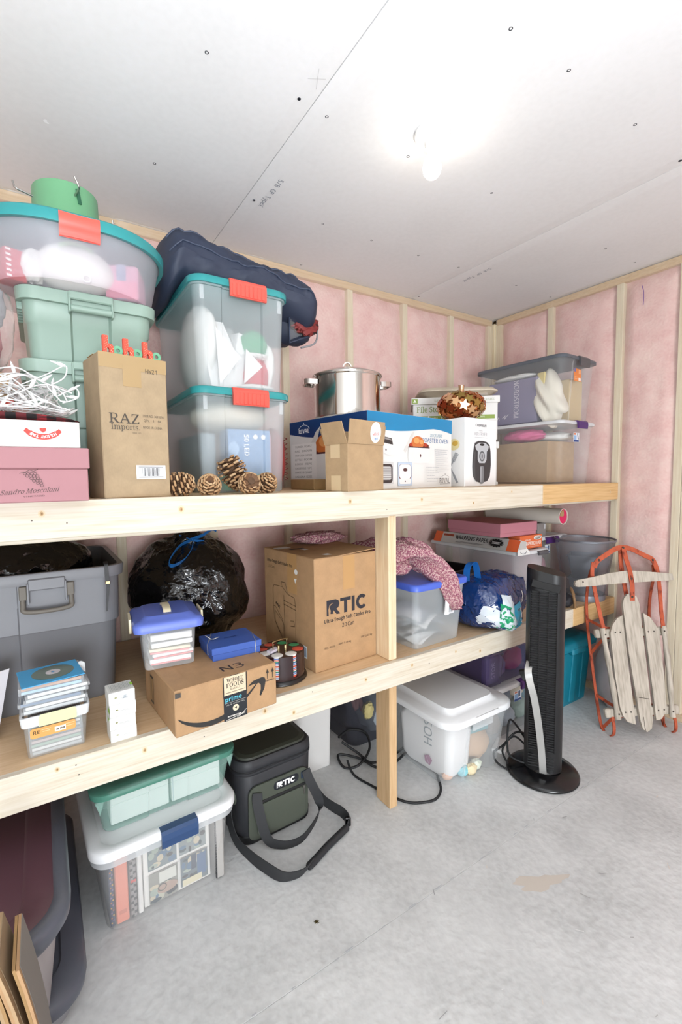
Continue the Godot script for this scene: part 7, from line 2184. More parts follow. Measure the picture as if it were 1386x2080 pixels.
	part(t, "divider", MB.new().bx(V(-0.073, 0.052, 0.0), V(0.003, 0.1, 0.07), 0.001), M("divider_blue", C("6f93b4"), 0.5))

	# soft cooler
	t = thing("soft_cooler", "olive and black soft cooler with white lettering and straps on the floor", "cooler", V(0.66, 0, -1.565), 1.5)
	var ol := M("olive_shell", C("484d43"), 0.55)
	var ch := M("charcoal_shell", C("292a2e"), 0.55)
	part(t, "body", MB.new().loft([[0, 0.135, 0.105, 0.045], [0.008, 0.142, 0.112, 0.05], [0.25, 0.15, 0.12, 0.055], [0.256, 0.147, 0.117, 0.054]], 8), ch)
	part(t, "base_band", MB.new().loft([[0.0005, 0.138, 0.108, 0.047], [0.004, 0.1445, 0.1145, 0.05], [0.03, 0.1455, 0.1155, 0.05], [0.032, 0.143, 0.113, 0.05]], 8, true, false), mats["black_rubber"])
	var ldp := part(t, "lid", MB.new().loft([[0.252, 0.147, 0.117, 0.054], [0.258, 0.153, 0.123, 0.056], [0.266, 0.153, 0.123, 0.056], [0.269, 0.149, 0.119, 0.055], [0.274, 0.153, 0.123, 0.056], [0.296, 0.152, 0.122, 0.056], [0.305, 0.145, 0.115, 0.052]], 8), ch)
	part(ldp, "top_panel", MB.new().loft([[0.303, 0.138, 0.108, 0.05], [0.311, 0.134, 0.104, 0.048], [0.315, 0.12, 0.09, 0.04]], 8), M("lid_olive", C("35382f"), 0.6))
	part(ldp, "zip", MB.new().loft([[0.2695, 0.1515, 0.1215, 0.056], [0.2705, 0.1535, 0.1235, 0.057], [0.273, 0.1535, 0.1235, 0.057], [0.274, 0.1515, 0.1215, 0.056]], 8, false, false), mats["black_rubber"])
	# front panel
	var fz := 0.1185
	part(t, "front_panel", MB.new().pos(V(0, 0.118, fz), V(0.035, 0, 0)).prism(rpoly(0.236, 0.2, 0.03), 0.006, true), ol)
	part(t, "pocket", MB.new().pos(V(0.008, 0.084, fz + 0.004), V(0.035, 0, 0)).prism(rpoly(0.19, 0.125, 0.025), 0.006, true), M("pocket_olive", C("4d5248"), 0.5))
	part(t, "pocket_zip", MB.new().pos(V(0.012, 0.152, fz + 0.0085), V(0.035, 0, 0.0)).bx(Vector3.ZERO, V(0.19, 0.009, 0.006), 0.002), mats["black_rubber"])
	part(t, "zip_pull", MB.new().pos(V(0.098, 0.132, fz + 0.013)).bx(V(0, 0.012, 0), V(0.008, 0.01, 0.004), 0.001).bx(V(0, -0.004, 0), V(0.004, 0.028, 0.003), 0.001), mats["dull_steel"])
	var bd := part(t, "badge", MB.new().pos(V(0.028, 0.188, fz + 0.0045), V(0.035, 0, 0)).prism(rpoly(0.102, 0.034, 0.016), 0.004, true), M("badge_black", C("1c1f26"), 0.4))
	var pr2 := MB.new().at(Transform3D(Basis.from_euler(V(0.035, 0, 0)), V(0.028, 0.188, fz + 0.0082)))
	bold_name(pr2, 0.0, 0.0, 0.021, 0.078, C("f2f2f0"))
	part(bd, "lettering", pr2, mats["ink"])
	# lug patches and straps
	for x in [-0.085, 0.105]:
		part(t, "strap_lug", MB.new().pos(V(x, 0.188 if x > 0 else 0.172, fz + 0.009)).bx(Vector3.ZERO, V(0.034, 0.028, 0.006), 0.002), M("lug_navy", C("27364a"), 0.5))
	part(t, "side_patch", MB.new().pos(V(-0.1435, 0.165, 0.045), V(0, -PI / 2, 0)).prism(rpoly(0.07, 0.06, 0.028), 0.007, true), ol)
	part(t, "side_patch", MB.new().pos(V(-0.151, 0.165, 0.045), V(0, -PI / 2, 0)).prism(rpoly(0.034, 0.028, 0.006), 0.004, true), M("lug_navy"))
	var hpts := curve([V(-0.088, 0.195, fz + 0.014), V(-0.092, 0.17, fz + 0.02), V(-0.082, 0.09, fz + 0.035), V(-0.066, 0.035, fz + 0.05), V(-0.035, 0.022, fz + 0.075), V(0.0, 0.019, fz + 0.09), V(0.04, 0.019, fz + 0.092), V(0.082, 0.021, fz + 0.075), V(0.125, 0.026, fz + 0.05), V(0.15, 0.045, fz + 0.035), V(0.152, 0.075, fz + 0.028), V(0.135, 0.12, fz + 0.03), V(0.114, 0.17, fz + 0.025), V(0.106, 0.205, fz + 0.014)], 5)
	var hsd := []
	for k in hpts.size():
		var a := float(k) / (hpts.size() - 1)
		var flat := sin(PI * a)
		hsd.append(V(1, 0, 0).lerp(V(0, 1, 0.25), pow(flat, 0.8)).normalized())
	part(t, "carry_handle", MB.new().strap(hpts, hsd, 0.034, 0.003), mats["webbing"])
	var spts := curve([V(-0.152, 0.165, 0.045), V(-0.165, 0.1, 0.06), V(-0.16, 0.04, 0.1), V(-0.14, 0.022, 0.17), V(-0.115, 0.021, 0.25), V(-0.085, 0.02, 0.31), V(-0.03, 0.02, 0.332), V(0.02, 0.02, 0.315)], 5)
	var ssd := []
	for k in spts.size():
		ssd.append(V(0.1, 0.5, 0.8).lerp(V(0.5, 1, 0.3), float(k) / spts.size()).normalized())
	part(t, "shoulder_strap", MB.new().strap(spts, ssd, 0.038, 0.0025), mats["webbing"])
	part(t, "shoulder_pad", MB.new().tube(curve([V(0.0, 0.012, 0.318), V(0.03, 0.013, 0.31), V(0.10, 0.014, 0.285), V(0.18, 0.015, 0.262), V(0.205, 0.016, 0.256)], 4), [0.008, 0.0115, 0.0125, 0.0125, 0.0125, 0.0125, 0.0125, 0.0125, 0.0125, 0.0125, 0.0125, 0.0125, 0.0125, 0.0125, 0.0125, 0.011, 0.009], 12), M("pad_black", C("222326"), 0.6))
	var s2 := curve([V(0.2, 0.016, 0.257), V(0.222, 0.022, 0.235), V(0.226, 0.022, 0.19), V(0.215, 0.022, 0.15), V(0.20, 0.03, 0.10), V(0.185, 0.065, 0.05), V(0.168, 0.12, 0.02), V(0.156, 0.165, 0.0)], 5)
	var s2d := []
	for k in s2.size():
		s2d.append(V(0.2, 1, 0.1).lerp(V(0.2, 0.35, 1), clampf((float(k) / s2.size() - 0.4) * 2.2, 0, 1)).normalized())
	part(t, "shoulder_strap", MB.new().strap(s2, s2d, 0.038, 0.0025), mats["webbing"])
	part(t, "strap_buckle", MB.new().pos(V(0.218, 0.02, 0.24), V(0, -0.5, 0)).bx(Vector3.ZERO, V(0.022, 0.034, 0.012), 0.003), mats["black_plastic"])

	# white panel and cable behind the cooler
	t = thing("white_appliance", "smooth white panel of an appliance standing behind the olive cooler", "appliance", V(0.915, 0, -1.78), 0)
	part(t, "casing", MB.new().loft([[0, 0.112, 0.1, 0.012], [0.36, 0.122, 0.105, 0.014]], 4), M("casing_white", C("d8d6d3"), 0.5))
	t = thing("smoky_clear_tote", "dark smoky clear tote behind the post on the floor", "tote", V(1.33, 0, -1.915), 0)
	part(t, "body", MB.new().loft([[0, 0.15, 0.19, 0.05], [0.005, 0.156, 0.196, 0.05], [0.3, 0.185, 0.22, 0.055]], 6, true, true), mats["smoke_plastic"])
	t = thing("gift_ribbon", "pink and yellow ribbons inside the smoky clear tote", "ribbon", V(1.26, 0.01, -1.80))
	part(t, "ribbon", MB.new().tube(curve([V(-0.06, 0.24, 0.03), V(-0.05, 0.17, 0.06), V(-0.03, 0.22, 0.05), V(-0.01, 0.15, 0.06)], 6), 0.012, 6), M("ribbon_pink", C("b47d78"), 0.6))
	part(t, "bow", lump(V(0.0, 0.16, 0.09), V(0.03, 0.04, 0.02), 0.4, 2.5, 511), M("ribbon_yellow", C("d9c98a"), 0.6))
	t = thing("fabric_bundle", "pale grey fabric bundle in the smoky clear tote behind the post", "fabric", V(1.36, 0.01, -1.80))
	part(t, "cloth", lump(V(0, 0.12, 0), V(0.09, 0.12, 0.12), 0.2, 1.6, 512), M("pale_grey_cloth", C("9fa6ad"), 0.9))
	t = thing("power_cable", "coiled black cable on the floor between cooler and post", "cable", V(1.12, 0, -1.62))
	var cb := MB.new()
	cb.tube(curve([V(-0.03, 0.09, -0.09), V(0.04, 0.1, -0.10), V(0.1, 0.085, -0.06), V(0.08, 0.045, 0.0), V(0.0, 0.012, 0.03), V(-0.06, 0.006, 0.0), V(-0.05, 0.03, -0.06), V(0.02, 0.02, 0.0), V(0.06, 0.006, 0.08), V(0.14, 0.005, 0.10), V(0.26, 0.005, 0.06)], 8), 0.0055, 7)
	cb.tube(curve([V(-0.02, 0.07, -0.08), V(0.03, 0.03, -0.02), V(0.06, 0.006, 0.04), V(0.16, 0.0055, 0.055), V(0.27, 0.0055, 0.03)], 8), 0.0055, 7)
	var ca := part(t, "cable", cb, mats["black_rubber"])
	ca.set_meta("kind", "stuff")
	t = thing("extension_cord", "black extension cord sweeping round the post foot to the white lidded tote", "cord", V(1.12, 0, -1.45))
	part(t, "cord", MB.new().tube(curve([V(-0.05, 0.04, -0.16), V(-0.055, 0.008, -0.1), V(-0.03, 0.005, 0.0), V(0.0, 0.005, 0.10), V(0.03, 0.005, 0.155), V(0.075, 0.005, 0.185), V(0.13, 0.005, 0.2), V(0.19, 0.005, 0.17), V(0.24, 0.005, 0.1)], 8), 0.005, 7), mats["black_rubber"])
	t = thing("floor_confetti", "tiny dark gold star confetti on the concrete floor", "confetti", V(0.605, 0, -1.081))
	var sp := PackedVector2Array()
	for k in 14:
		var r := 0.0085 if k % 2 == 0 else 0.0035
		sp.append(V2(cos(TAU * k / 14) * r, sin(TAU * k / 14) * r))
	part(t, "star", MB.new().at(top(0.0008)).prism(sp, 0.0008), M("dark_gold", C("5d5434"), 0.35, {"metal": 0.6}))

# ---------------------------------------------------------------- on the floor, far side
func floor_right_items() -> void:
	# white lidded tote with a bag inside
	var t := thing("white_lid_tote", "large frosted tote with domed white lid on the floor beside the post", "tote", V(1.505, 0, -1.46), 0)
	var nt := [0.075, 0.02]
	part(t, "body", MB.new().loft([[0, 0.165, 0.19, 0.06, nt], [0.006, 0.172, 0.197, 0.062, nt], [0.275, 0.198, 0.228, 0.065, nt]], 8, true, false), mats["frosted_light"])
	part(t, "lid", MB.new().loft([[0.272, 0.2, 0.23, 0.068], [0.27, 0.211, 0.242, 0.075], [0.288, 0.213, 0.244, 0.076], [0.296, 0.205, 0.236, 0.074], [0.298, 0.165, 0.195, 0.05], [0.306, 0.15, 0.18, 0.045], [0.318, 0.142, 0.172, 0.042]], 9, false, true, [], 0.55), mats["white_lid"])
	part(t, "lid_tab", MB.new().pos(V(0.012, 0.0, 0.0)).bx(V(0, 0.283, 0.242), V(0.15, 0.022, 0.014), 0.005), mats["white_lid"])
	part(t, "handle", MB.new().pos(V(0.0, 0.232, 0.2)).bx(V(0, 0, 0.014), V(0.125, 0.006, 0.034), 0.002).bx(V(0, 0.014, 0.03), V(0.125, 0.03, 0.004), 0.001), mats["frosted_light"])
	t = thing("shopping_bag", "white store bag with a mauve emblem standing inside the white lidded tote", "bag", V(1.418, 0.008, -1.425), 6)
	part(t, "bag", MB.new().loft([[0, 0.06, 0.12, 0.03], [0.03, 0.075, 0.14, 0.035], [0.2, 0.08, 0.15, 0.035], [0.25, 0.05, 0.12, 0.04]], 5), M("store_bag", C("eeeceb"), 0.6))
	var pr := MB.new().at(pf(V(-0.0815, 0.13, 0.03), V(0.0, 0, 1), Vector3.UP))
	pr.ink(C("8d979b")).text("SOH", 0.0, 0.05, 0.042, F_SANS, 0.11, -PI / 2)
	pr.ink(C("a5708f")).poly(PackedVector2Array([V2(-0.02, -0.062), V2(0.005, -0.05), V2(0.024, -0.068), V2(0.01, -0.095), V2(-0.015, -0.088)]))
	pr.ink(C("d9c6cf")).line([V2(-0.01, -0.06), V2(0.005, -0.09)], 0.002)
	part(t, "printing", pr, mats["ink"])
	t = thing("craft_supplies", "pastel craft supplies at the bottom of the white lidded tote", "craft supplies", V(1.43, 0.008, -1.31), 0)
	for q in [[V(-0.05, 0.02, 0.0), "e3b79c"], [V(0.02, 0.02, 0.02), "8fcdd6"], [V(0.06, 0.018, 0.03), "e6d6b0"], [V(0.1, 0.02, 0.02), "d9e0d0"]]:
		part(t, "piece", lump(q[0], V(0.03, 0.022, 0.02), 0.3, 2.0, 602), M("craft_" + q[1], C(q[1]), 0.7))
	t = thing("tan_parcel", "tan parcel behind the front panel of the white lidded tote", "parcel", V(1.58, 0.008, -1.35), -8)
	part(t, "parcel", lump(V(0, 0.075, 0), V(0.08, 0.075, 0.06), 0.12, 1.4, 603), M("parcel_tan", C("c9a98c"), 0.7))
	part(t, "band", MB.new().bx(V(0.0, 0.15, 0.0), V(0.12, 0.025, 0.08), 0.006), M("band_teal", C("7aa7ac"), 0.6))

	# stacked totes with purple latch
	t = thing("clear_tote", "clear tote with purple latch on the floor behind the tower fan", "tote", V(1.94, 0, -1.60), 1.0)
	tub(t, 0.4, 0.42, 0.245, 0.43, 0.445, 0.03, mats["clear_plastic"], [], 0.006, 0.012)
	tub_lid(t, 0.242, 0.46, 0.475, 0.035, 0.02, mats["milky_lid"])
	latch(t, 0.05, 0.247, 0.238, 0.11, 0.04, mats["purple_latch"])
	pr = MB.new().at(front(0.195, 0.2222))
	pr.ink(C("e9ecf2")).rect(0.0, -0.01, 0.06, 0.052).ink(C("2f4a86")).rect(0.0, -0.03, 0.056, 0.011).ink(C("8fb4dc")).rect(-0.012, -0.012, 0.028, 0.024).ink(C("54607a")).rect(0.012, -0.002, 0.016, 0.03).ink(C("e0713a")).rect(-0.015, 0.01, 0.02, 0.007)
	part(t, "label_sticker", pr, mats["gloss_ink"])
	var g := RandomNumberGenerator.new()
	g.seed = 91
	var cols := ["8b6f5c", "a9b7c4", "7a8f86", "b59a80", "6f7f9a", "c3b7a4"]
	var what := ["brown", "pale blue", "sage", "tan", "slate blue", "cream"]
	for k in 6:
		var b := thing("yarn_bundle", "%s craft bundle packed in the purple latched tote on the floor" % what[k], "yarn", V(1.80 + (k % 3) * 0.13, 0.008 + (k / 3) * 0.105, -1.44 - 0.01 * k), 0)
		part(b, "bundle", lump(V(0, 0.052, 0), V(0.062, 0.052, 0.05), 0.22, 2.2, 610 + k), M("yarn_%d" % k, C(cols[k]), 0.85))
	t = thing("purple_tote", "purple tinted clear tote of wrapped things on the purple latched floor tote", "tote", V(1.935, 0.2635, -1.61), 1.0)
	part(t, "body", MB.new().loft([[0, 0.2, 0.205, 0.02, [0.1, 0.006]], [0.005, 0.205, 0.21, 0.022, [0.1, 0.006]], [0.17, 0.222, 0.225, 0.025, [0.1, 0.006]], [0.17, 0.23, 0.233, 0.03, [0.1, 0.006]], [0.18, 0.23, 0.233, 0.03, [0.1, 0.006]]], 5, true, false), M("purple_clear", C("584a78"), 0.25, {"a": 0.4}))
	t = thing("ribbon_spools", "red and pink ribbon rolls in the purple tinted tote", "ribbon", V(1.93, 0.27, -1.44))
	part(t, "roll", lump(V(0.05, 0.08, 0), V(0.07, 0.06, 0.03), 0.2, 1.8, 621), M("spool_red", C("b3405c"), 0.7))
	part(t, "roll", lump(V(-0.06, 0.06, -0.01), V(0.06, 0.055, 0.03), 0.2, 1.8, 622), M("spool_mauve", C("8d7fa8"), 0.7))
	t = thing("book_stack", "lettered dark packages standing in the purple tinted tote", "package", V(1.80, 0.27, -1.43))
	part(t, "package", MB.new().bx(V(0, 0.065, 0), V(0.1, 0.13, 0.03), 0.002), M("package_dark", C("4e4368"), 0.6))
	pr = MB.new().at(front(0.065, 0.0155))
	pr.ink(C("b9a8c4")).text("STOR", 0.0, 0.0, 0.022, F_SANS, 0.08, PI / 2)
	part(t, "printing", pr, mats["ink"])

	# teal tote and the bag behind the sled
	t = thing("teal_tote", "teal storage tote on the floor between the tower fan and the sled", "tote", V(2.42, 0, -1.62), 0)
	part(t, "body", MB.new().loft([[0, 0.165, 0.235, 0.035], [0.006, 0.17, 0.24, 0.035], [0.34, 0.195, 0.262, 0.04]], 5), mats["teal_plastic"])
	for x in [-0.1, 0.0, 0.1]:
		part(t, "rib", MB.new().pos(V(x, 0.17, 0.252), V(0.065, 0, 0)).bx(Vector3.ZERO, V(0.05, 0.3, 0.012), 0.004), mats["teal_plastic"])
	part(t, "lid", MB.new().loft([[0.33, 0.198, 0.265, 0.04], [0.33, 0.214, 0.282, 0.045], [0.352, 0.216, 0.284, 0.046], [0.37, 0.2, 0.268, 0.044], [0.375, 0.15, 0.22, 0.035]], 6, true, true, [], 0.6), mats["teal_plastic"])
	part(t, "handle", MB.new().pos(V(0.0, 0.325, 0.275)).bx(Vector3.ZERO, V(0.13, 0.04, 0.03), 0.008), mats["teal_plastic"])
	t = thing("clear_bag", "cloudy clear plastic bag on the floor behind the sled by the wall", "bag", V(2.585, 0, -1.235))
	part(t, "film", plastic_bag(V(0, 0.185, 0), V(0.085, 0.19, 0.09), 631, 36, 28), M("cloudy_film", C("e6dcda"), 0.3, {"a": 0.45}))
	part(t, "filling", lump(V(0, 0.15, 0), V(0.065, 0.15, 0.07), 0.15, 1.4, 633), M("bag_filling", C("c9b4b4"), 0.8))

	tower_fan()
	sled()

func tower_fan() -> void:
	var t := thing("tower_fan", "tall black tower fan with slatted front and silver strip, standing on the floor", "fan", V(1.757, 0, -1.118), -58.0)
	part(t, "base", MB.new().lathe([V2(0, 0), V2(0.142, 0.0), V2(0.147, 0.004), V2(0.147, 0.01), V2(0.14, 0.018), V2(0.1, 0.03), V2(0.075, 0.036), V2(0.07, 0.045), V2(0, 0.045)], 56), mats["black_plastic"])
	# column: rounded square that slopes at the top
	var H := 0.885
	var col := MB.new()
	var n := 40
	var prev := []
	var ring := func(y0: float, s: float) -> Array:
		var o := []
		for q in MB.outline(0.075 * s, 0.068 * s, 0.05 * s, 8):
			var y: float = y0
			if y0 > 0.8:
				y += -q[0].x * 0.22
			o.append([V(q[0].x, y, q[0].y), V(q[1].x, 0, q[1].y)])
		return o
	var prevr: Array = []
	for y in [0.04, 0.3, 0.6, 0.79, H - 0.012, H]:
		var r: Array = ring.call(y, 1.0 if y < H else 0.97)
		if prevr.size():
			for k in r.size() - 1:
				var i0 := col.vert(prevr[k][0], prevr[k][1]); var i1 := col.vert(prevr[k + 1][0], prevr[k + 1][1]); var i2 := col.vert(r[k + 1][0], r[k + 1][1]); var i3 := col.vert(r[k][0], r[k][1])
				col.face(i0, i1, i2); col.face(i0, i2, i3)
		prevr = r
	var m := col.vert(V(0, H - 0.004, 0), Vector3.UP)
	for k in prevr.size() - 1:
		var i0 := col.vert(prevr[k][0], Vector3.UP); var i1 := col.vert(prevr[k + 1][0], Vector3.UP)
		col.face(m, i0, i1)
	part(t, "column", col, mats["black_satin"])
	# slatted grille
	var gr := part(t, "grille_panel", MB.new().pos(V(-0.006, 0.47, 0.064)).bx(Vector3.ZERO, V(0.098, 0.68, 0.012), 0.003), M("grille_dark", C("08080a"), 0.6))
	var sl := MB.new().bx(Vector3.ZERO, V(0.1, 0.0048, 0.01), 0.0014).mesh()
	for k in 66:
		var o := inst(t, "slat", sl, M("slat_black", C("131315"), 0.35))
		o.position = V(-0.006, 0.135 + k * 0.0102, 0.071)
	for x in [-0.057, -0.022, 0.012, 0.045]:
		part(t, "grille_bar", MB.new().bx(V(x, 0.47, 0.0735), V(0.003, 0.675, 0.009), 0.001), M("slat_black"))
	part(t, "control_band", MB.new().pos(V(0.0, H - 0.055, 0.066), V(0, 0, -0.2)).bx(Vector3.ZERO, V(0.112, 0.034, 0.008), 0.003), mats["black_plastic"])
	for k in 5:
		part(t, "bottom_rib", MB.new().bx(V(-0.006, 0.06 + k * 0.012, 0.066), V(0.1, 0.004, 0.008), 0.0014), M("slat_black"))
	# silver strip that bows out from the side
	var pts := curve([V(-0.055, 0.50, 0.05), V(-0.06, 0.475, 0.088), V(-0.052, 0.44, 0.112), V(-0.035, 0.38, 0.12), V(-0.018, 0.28, 0.116), V(-0.004, 0.16, 0.104), V(0.004, 0.05, 0.09)], 6)
	part(t, "silver_strip", MB.new().strap(pts, V(1, 0, 0.1), 0.027, 0.006), mats["silver_trim"])
	part(t, "remote_holder", MB.new().pos(V(-0.07, 0.445, 0.06), V(0.2, -0.7, 0.5)).bx(Vector3.ZERO, V(0.055, 0.05, 0.02), 0.006), mats["black_plastic"])
	# cord bundled on the base
	t = thing("electric_cable", "bundled black power cable lying over the tower fan's base", "cable", V(1.715, 0, -1.19))
	var cb := MB.new()
	cb.tube(curve([V(0.09, 0.05, -0.02), V(0.05, 0.14, -0.06), V(0.02, 0.17, -0.08), V(-0.02, 0.1, -0.06), V(-0.05, 0.055, -0.02), V(0.0, 0.04, 0.06), V(0.07, 0.045, 0.07), V(0.09, 0.09, -0.01), V(0.03, 0.125, -0.05), V(-0.04, 0.06, -0.07), V(-0.07, 0.03, -0.02)], 7), 0.0045, 7)
	cb.tube(curve([V(0.06, 0.06, -0.01), V(0.03, 0.1, -0.06), V(-0.03, 0.065, -0.08), V(-0.075, 0.045, -0.09), V(-0.09, 0.02, -0.06), V(-0.07, 0.006, 0.0), V(-0.03, 0.006, 0.06)], 7), 0.0045, 7)
	var cc := part(t, "cord", cb, mats["black_rubber"])
	cc.set_meta("kind", "stuff")
	t = thing("instruction_card", "white folded instruction card under the cord behind the tower fan's base", "card", V(1.76, 0, -1.335), 25)
	part(t, "card", MB.new().bx(V(0, 0.008, 0), V(0.11, 0.016, 0.06), 0.003), mats["paper"])

# weathered steel-runner sled leaning on the wall
func sled() -> void:
	var th := deg_to_rad(14.0)
	var t := thing("sled", "weathered wooden sled with red steel runners leaning against the far wall", "sled", V(2.3395, 0.0, -1.0245), -28.6)
	var S := Transform3D(Basis(Vector3.RIGHT, -th), Vector3.ZERO)   # u across, v up the deck, w out
	var wd := nbytes(noise(701, 0.05, 4), 256, 512, 1, 8)
	var wg := nbytes(noise(702, 0.012, 3), 256, 512, 1, 2)
	var old := M("weathered_wood", Color.WHITE, 0.85, {"tex": ntex(Vector2i(256, 512), wd, wg, 0.5, ramp(["857b6e", "a89e90", "beb4a6", "cbc2b5"], [0.0, 0.28, 0.55, 1.0]), 1.0), "tri": V(6, 2, 6)})
	var red := M("rusty_red", C("c05a38"), 0.6, {"tex": ntex(Vector2i(256, 512), wg, wd, 0.4, ramp(["8a6a60", "e6dcd8", "ffffff"], [0.0, 0.25, 1.0]), 1.6), "tri": V(5, 5, 5)})
	var nail := MB.new().pos(Vector3.ZERO, V(PI / 2, 0, 0)).lathe([V2(0, 0.002), V2(0.0035, 0.0015), V2(0.0045, 0.0)], 10).mesh()
	var rusty := M("rusty_nail", C("3c332d"), 0.6)
	# deck planks: outline in (u, v)
	var planks := [
		[V2(0.048, 0.08), V2(0.055, 0.045), V2(0.075, 0.03), V2(0.1, 0.045), V2(0.112, 0.085), V2(0.12, 0.4), V2(0.125, 0.64), V2(0.115, 0.675), V2(0.092, 0.692), V2(0.068, 0.69), V2(0.046, 0.668), V2(0.036, 0.64), V2(0.034, 0.4)],
		[V2(-0.045, 0.15), V2(-0.035, 0.11), V2(-0.015, 0.08), V2(0.025, 0.066), V2(0.026, 0.4), V2(0.03, 0.585), V2(0.0, 0.572), V2(-0.03, 0.54), V2(-0.046, 0.5), V2(-0.05, 0.3)],
		[V2(0.132, 0.08), V2(0.16, 0.085), V2(0.182, 0.11), V2(0.195, 0.14), V2(0.206, 0.3), V2(0.212, 0.48), V2(0.2, 0.53), V2(0.175, 0.57), V2(0.142, 0.592), V2(0.138, 0.4)]]
	for k in 3:
		var mb := MB.new().at(S * Transform3D(Basis.IDENTITY, V(0, 0, 0.0 if k else 0.004)))
		mb.prism(PackedVector2Array(planks[k]), 0.013, true)
		part(t, "deck_plank", mb, old)
	for q in [[0.052, 0.11], [0.093, 0.11], [-0.02, 0.125], [0.008, 0.125], [0.15, 0.125], [0.18, 0.127], [0.055, 0.5], [0.1, 0.5], [-0.02, 0.503], [0.006, 0.503], [0.155, 0.5], [0.185, 0.5], [-0.078, 0.495], [-0.06, 0.12], [0.235, 0.5], [0.22, 0.118]]:
		var o := inst(t, "nail", nail, rusty)
		o.transform = S * Transform3D(Basis.IDENTITY, V(q[0], q[1], 0.0145 if absf(q[0] - 0.075) < 0.05 else 0.0125))
		if q[0] < -0.05 or q[0] > 0.21:
			o.transform = S * Transform3D(Basis.IDENTITY, V(q[0], q[1], 0.0215))
	# crack in the middle plank
	var ck := MB.new().at(S * Transform3D(Basis.IDENTITY, V(0, 0, 0.0172)))
	ck.ink(C("3a322b")).line([V2(0.068, 0.034), V2(0.064, 0.06), V2(0.066, 0.1)], 0.0022).line([V2(0.055, 0.19), V2(0.08, 0.187), V2(0.105, 0.182)], 0.0022)
	ck.ink(C("8a8074")).line([V2(0.05, 0.07), V2(0.062, 0.1), V2(0.07, 0.14)], 0.0014)
	part(t, "crack", ck, mats["ink"])
	# crosspieces
	for v in [0.498, 0.12]:
		part(t, "crosspiece", MB.new().at(S * Transform3D(Basis.IDENTITY, V(0.08, v, -0.013))).bx(Vector3.ZERO, V(0.385, 0.042, 0.024), 0.005), old)
	# side rails: slightly crooked sticks
	for q in [[V(-0.083, 0.525, 0.008), V(-0.072, 0.32, 0.01), V(-0.06, 0.095, 0.008)], [V(0.243, 0.525, 0.008), V(0.236, 0.32, 0.01), V(0.222, 0.09, 0.008)]]:
		var pts := []
		for p in curve(q, 8):
			pts.append(S * p)
		var rr := []
		for k in pts.size():
			rr.append(0.0125 + 0.0018 * sin(k * 1.3))
		part(t, "side_rail", MB.new().tube(pts, rr, 9), old)
	# runners: from the bow back and down, forward again in a loop at the tail
	for s in [-1.0, 1.0]:
		var c := 0.08
		var path := [V(c + s * 0.165, 0.835, -0.004), V(c + s * 0.178, 0.77, -0.03), V(c + s * 0.176, 0.66, -0.075), V(c + s * 0.172, 0.54, -0.098), V(c + s * 0.17, 0.4, -0.104), V(c + s * 0.168, 0.22, -0.104), V(c + s * 0.167, 0.09, -0.1), V(c + s * 0.165, 0.03, -0.088), V(c + s * 0.163, 0.004, -0.052), V(c + s * 0.161, 0.02, -0.012), V(c + s * 0.16, 0.06, 0.0), V(c + s * 0.158, 0.115, -0.006)]
		var pts := []
		for p in curve(path, 6):
			pts.append(S * p)
		part(t, "runner", MB.new().strap(pts, V(1, 0, 0), 0.014, 0.005), red)
		# knees between runner and crosspieces
		for v in [0.498, 0.12]:
			for e in [-1.0, 1.0]:
				var kn := []
				for p in curve([V(c + s * 0.168, v - 0.0 + e * 0.085 - 0.02, -0.1), V(c + s * 0.155, v + e * 0.06 - 0.01, -0.07), V(c + s * 0.13, v + e * 0.028, -0.035), V(c + s * 0.1, v + e * 0.022, -0.024), V(c + s * 0.05, v + e * 0.022, -0.024)], 5):
					kn.append(S * p)
				part(t, "knee", MB.new().strap(kn, S.basis * V(0, 1, 0.1), 0.014, 0.004), red)
		# strip from the bow along the side down to the rail
		var st := []
		for p in curve([V(c + s * 0.165, 0.855, 0.006), V(c + s * 0.178, 0.80, 0.004), V(c + s * 0.176, 0.72, 0.004), V(c + s * 0.165, 0.6, 0.006), V(c + s * 0.158, 0.515, 0.012)], 6):
			st.append(S * p)
		part(t, "side_strip", MB.new().strap(st, S.basis * V(1, 0, 0), 0.02, 0.004), red)
	var bow := []
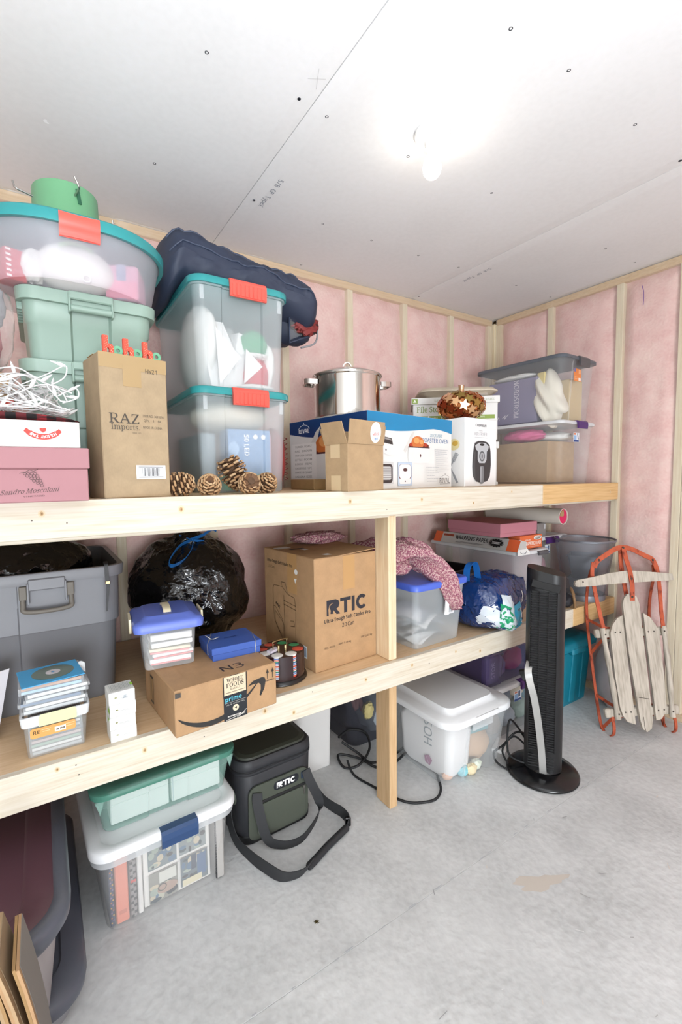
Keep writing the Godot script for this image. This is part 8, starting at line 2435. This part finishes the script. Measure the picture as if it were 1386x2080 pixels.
	for p in curve([V(-0.085, 0.83, 0.006), V(-0.062, 0.862, 0.006), V(-0.01, 0.893, 0.006), V(0.04, 0.92, 0.006), V(0.08, 0.928, 0.006), V(0.13, 0.918, 0.006), V(0.2, 0.882, 0.006), V(0.238, 0.86, 0.006), V(0.255, 0.81, 0.006)], 6):
		bow.append(S * p)
	part(t, "bow", MB.new().strap(bow, S.basis * V(0.0, 1, 0), 0.024, 0.005), red)
	for q in [V(-0.055, 0.865, 0.009), V(0.082, 0.925, 0.013), V(0.238, 0.858, 0.009), V(0.088, 0.675, 0.022), V(0.09, 0.765, 0.03)]:
		var o := inst(t, "rivet", nail, rusty)
		o.transform = S * Transform3D(Basis.IDENTITY.scaled(V(1.5, 1.5, 1.5)), q)
	# steering bar and tongue
	var bar := PackedVector2Array([V2(-0.208, 0.748), V2(-0.203, 0.762), V2(-0.19, 0.768), V2(-0.12, 0.778), V2(-0.02, 0.797), V2(0.06, 0.806), V2(0.11, 0.806), V2(0.2, 0.798), V2(0.3, 0.787), V2(0.385, 0.778), V2(0.395, 0.768), V2(0.385, 0.757), V2(0.3, 0.751), V2(0.2, 0.749), V2(0.09, 0.746), V2(-0.02, 0.742), V2(-0.12, 0.735), V2(-0.195, 0.733), V2(-0.205, 0.739)])
	part(t, "steering_bar", MB.new().at(S * Transform3D(Basis.IDENTITY, V(0, 0, 0.009))).prism(bar, 0.016, true), old)
	for u in [-0.165, 0.335]:
		var o := inst(t, "rivet", nail, rusty)
		o.transform = S * Transform3D(Basis.IDENTITY, V(u, 0.757 if u < 0 else 0.77, 0.0255))
	var tg := []
	for p in curve([V(0.084, 0.925, 0.012), V(0.088, 0.87, 0.014), V(0.09, 0.81, 0.026), V(0.09, 0.74, 0.03), V(0.09, 0.69, 0.022), V(0.088, 0.655, 0.019)], 5):
		tg.append(S * p)
	part(t, "tongue", MB.new().strap(tg, S.basis * V(1, 0, 0), 0.024, 0.004), red)
	var tb := []
	for p in curve([V(0.075, 0.92, 0.0), V(0.076, 0.85, -0.012), V(0.078, 0.76, -0.012), V(0.08, 0.66, -0.006)], 5):
		tb.append(S * p)
	part(t, "tongue_back", MB.new().strap(tb, S.basis * V(1, 0, 0), 0.022, 0.004), red)
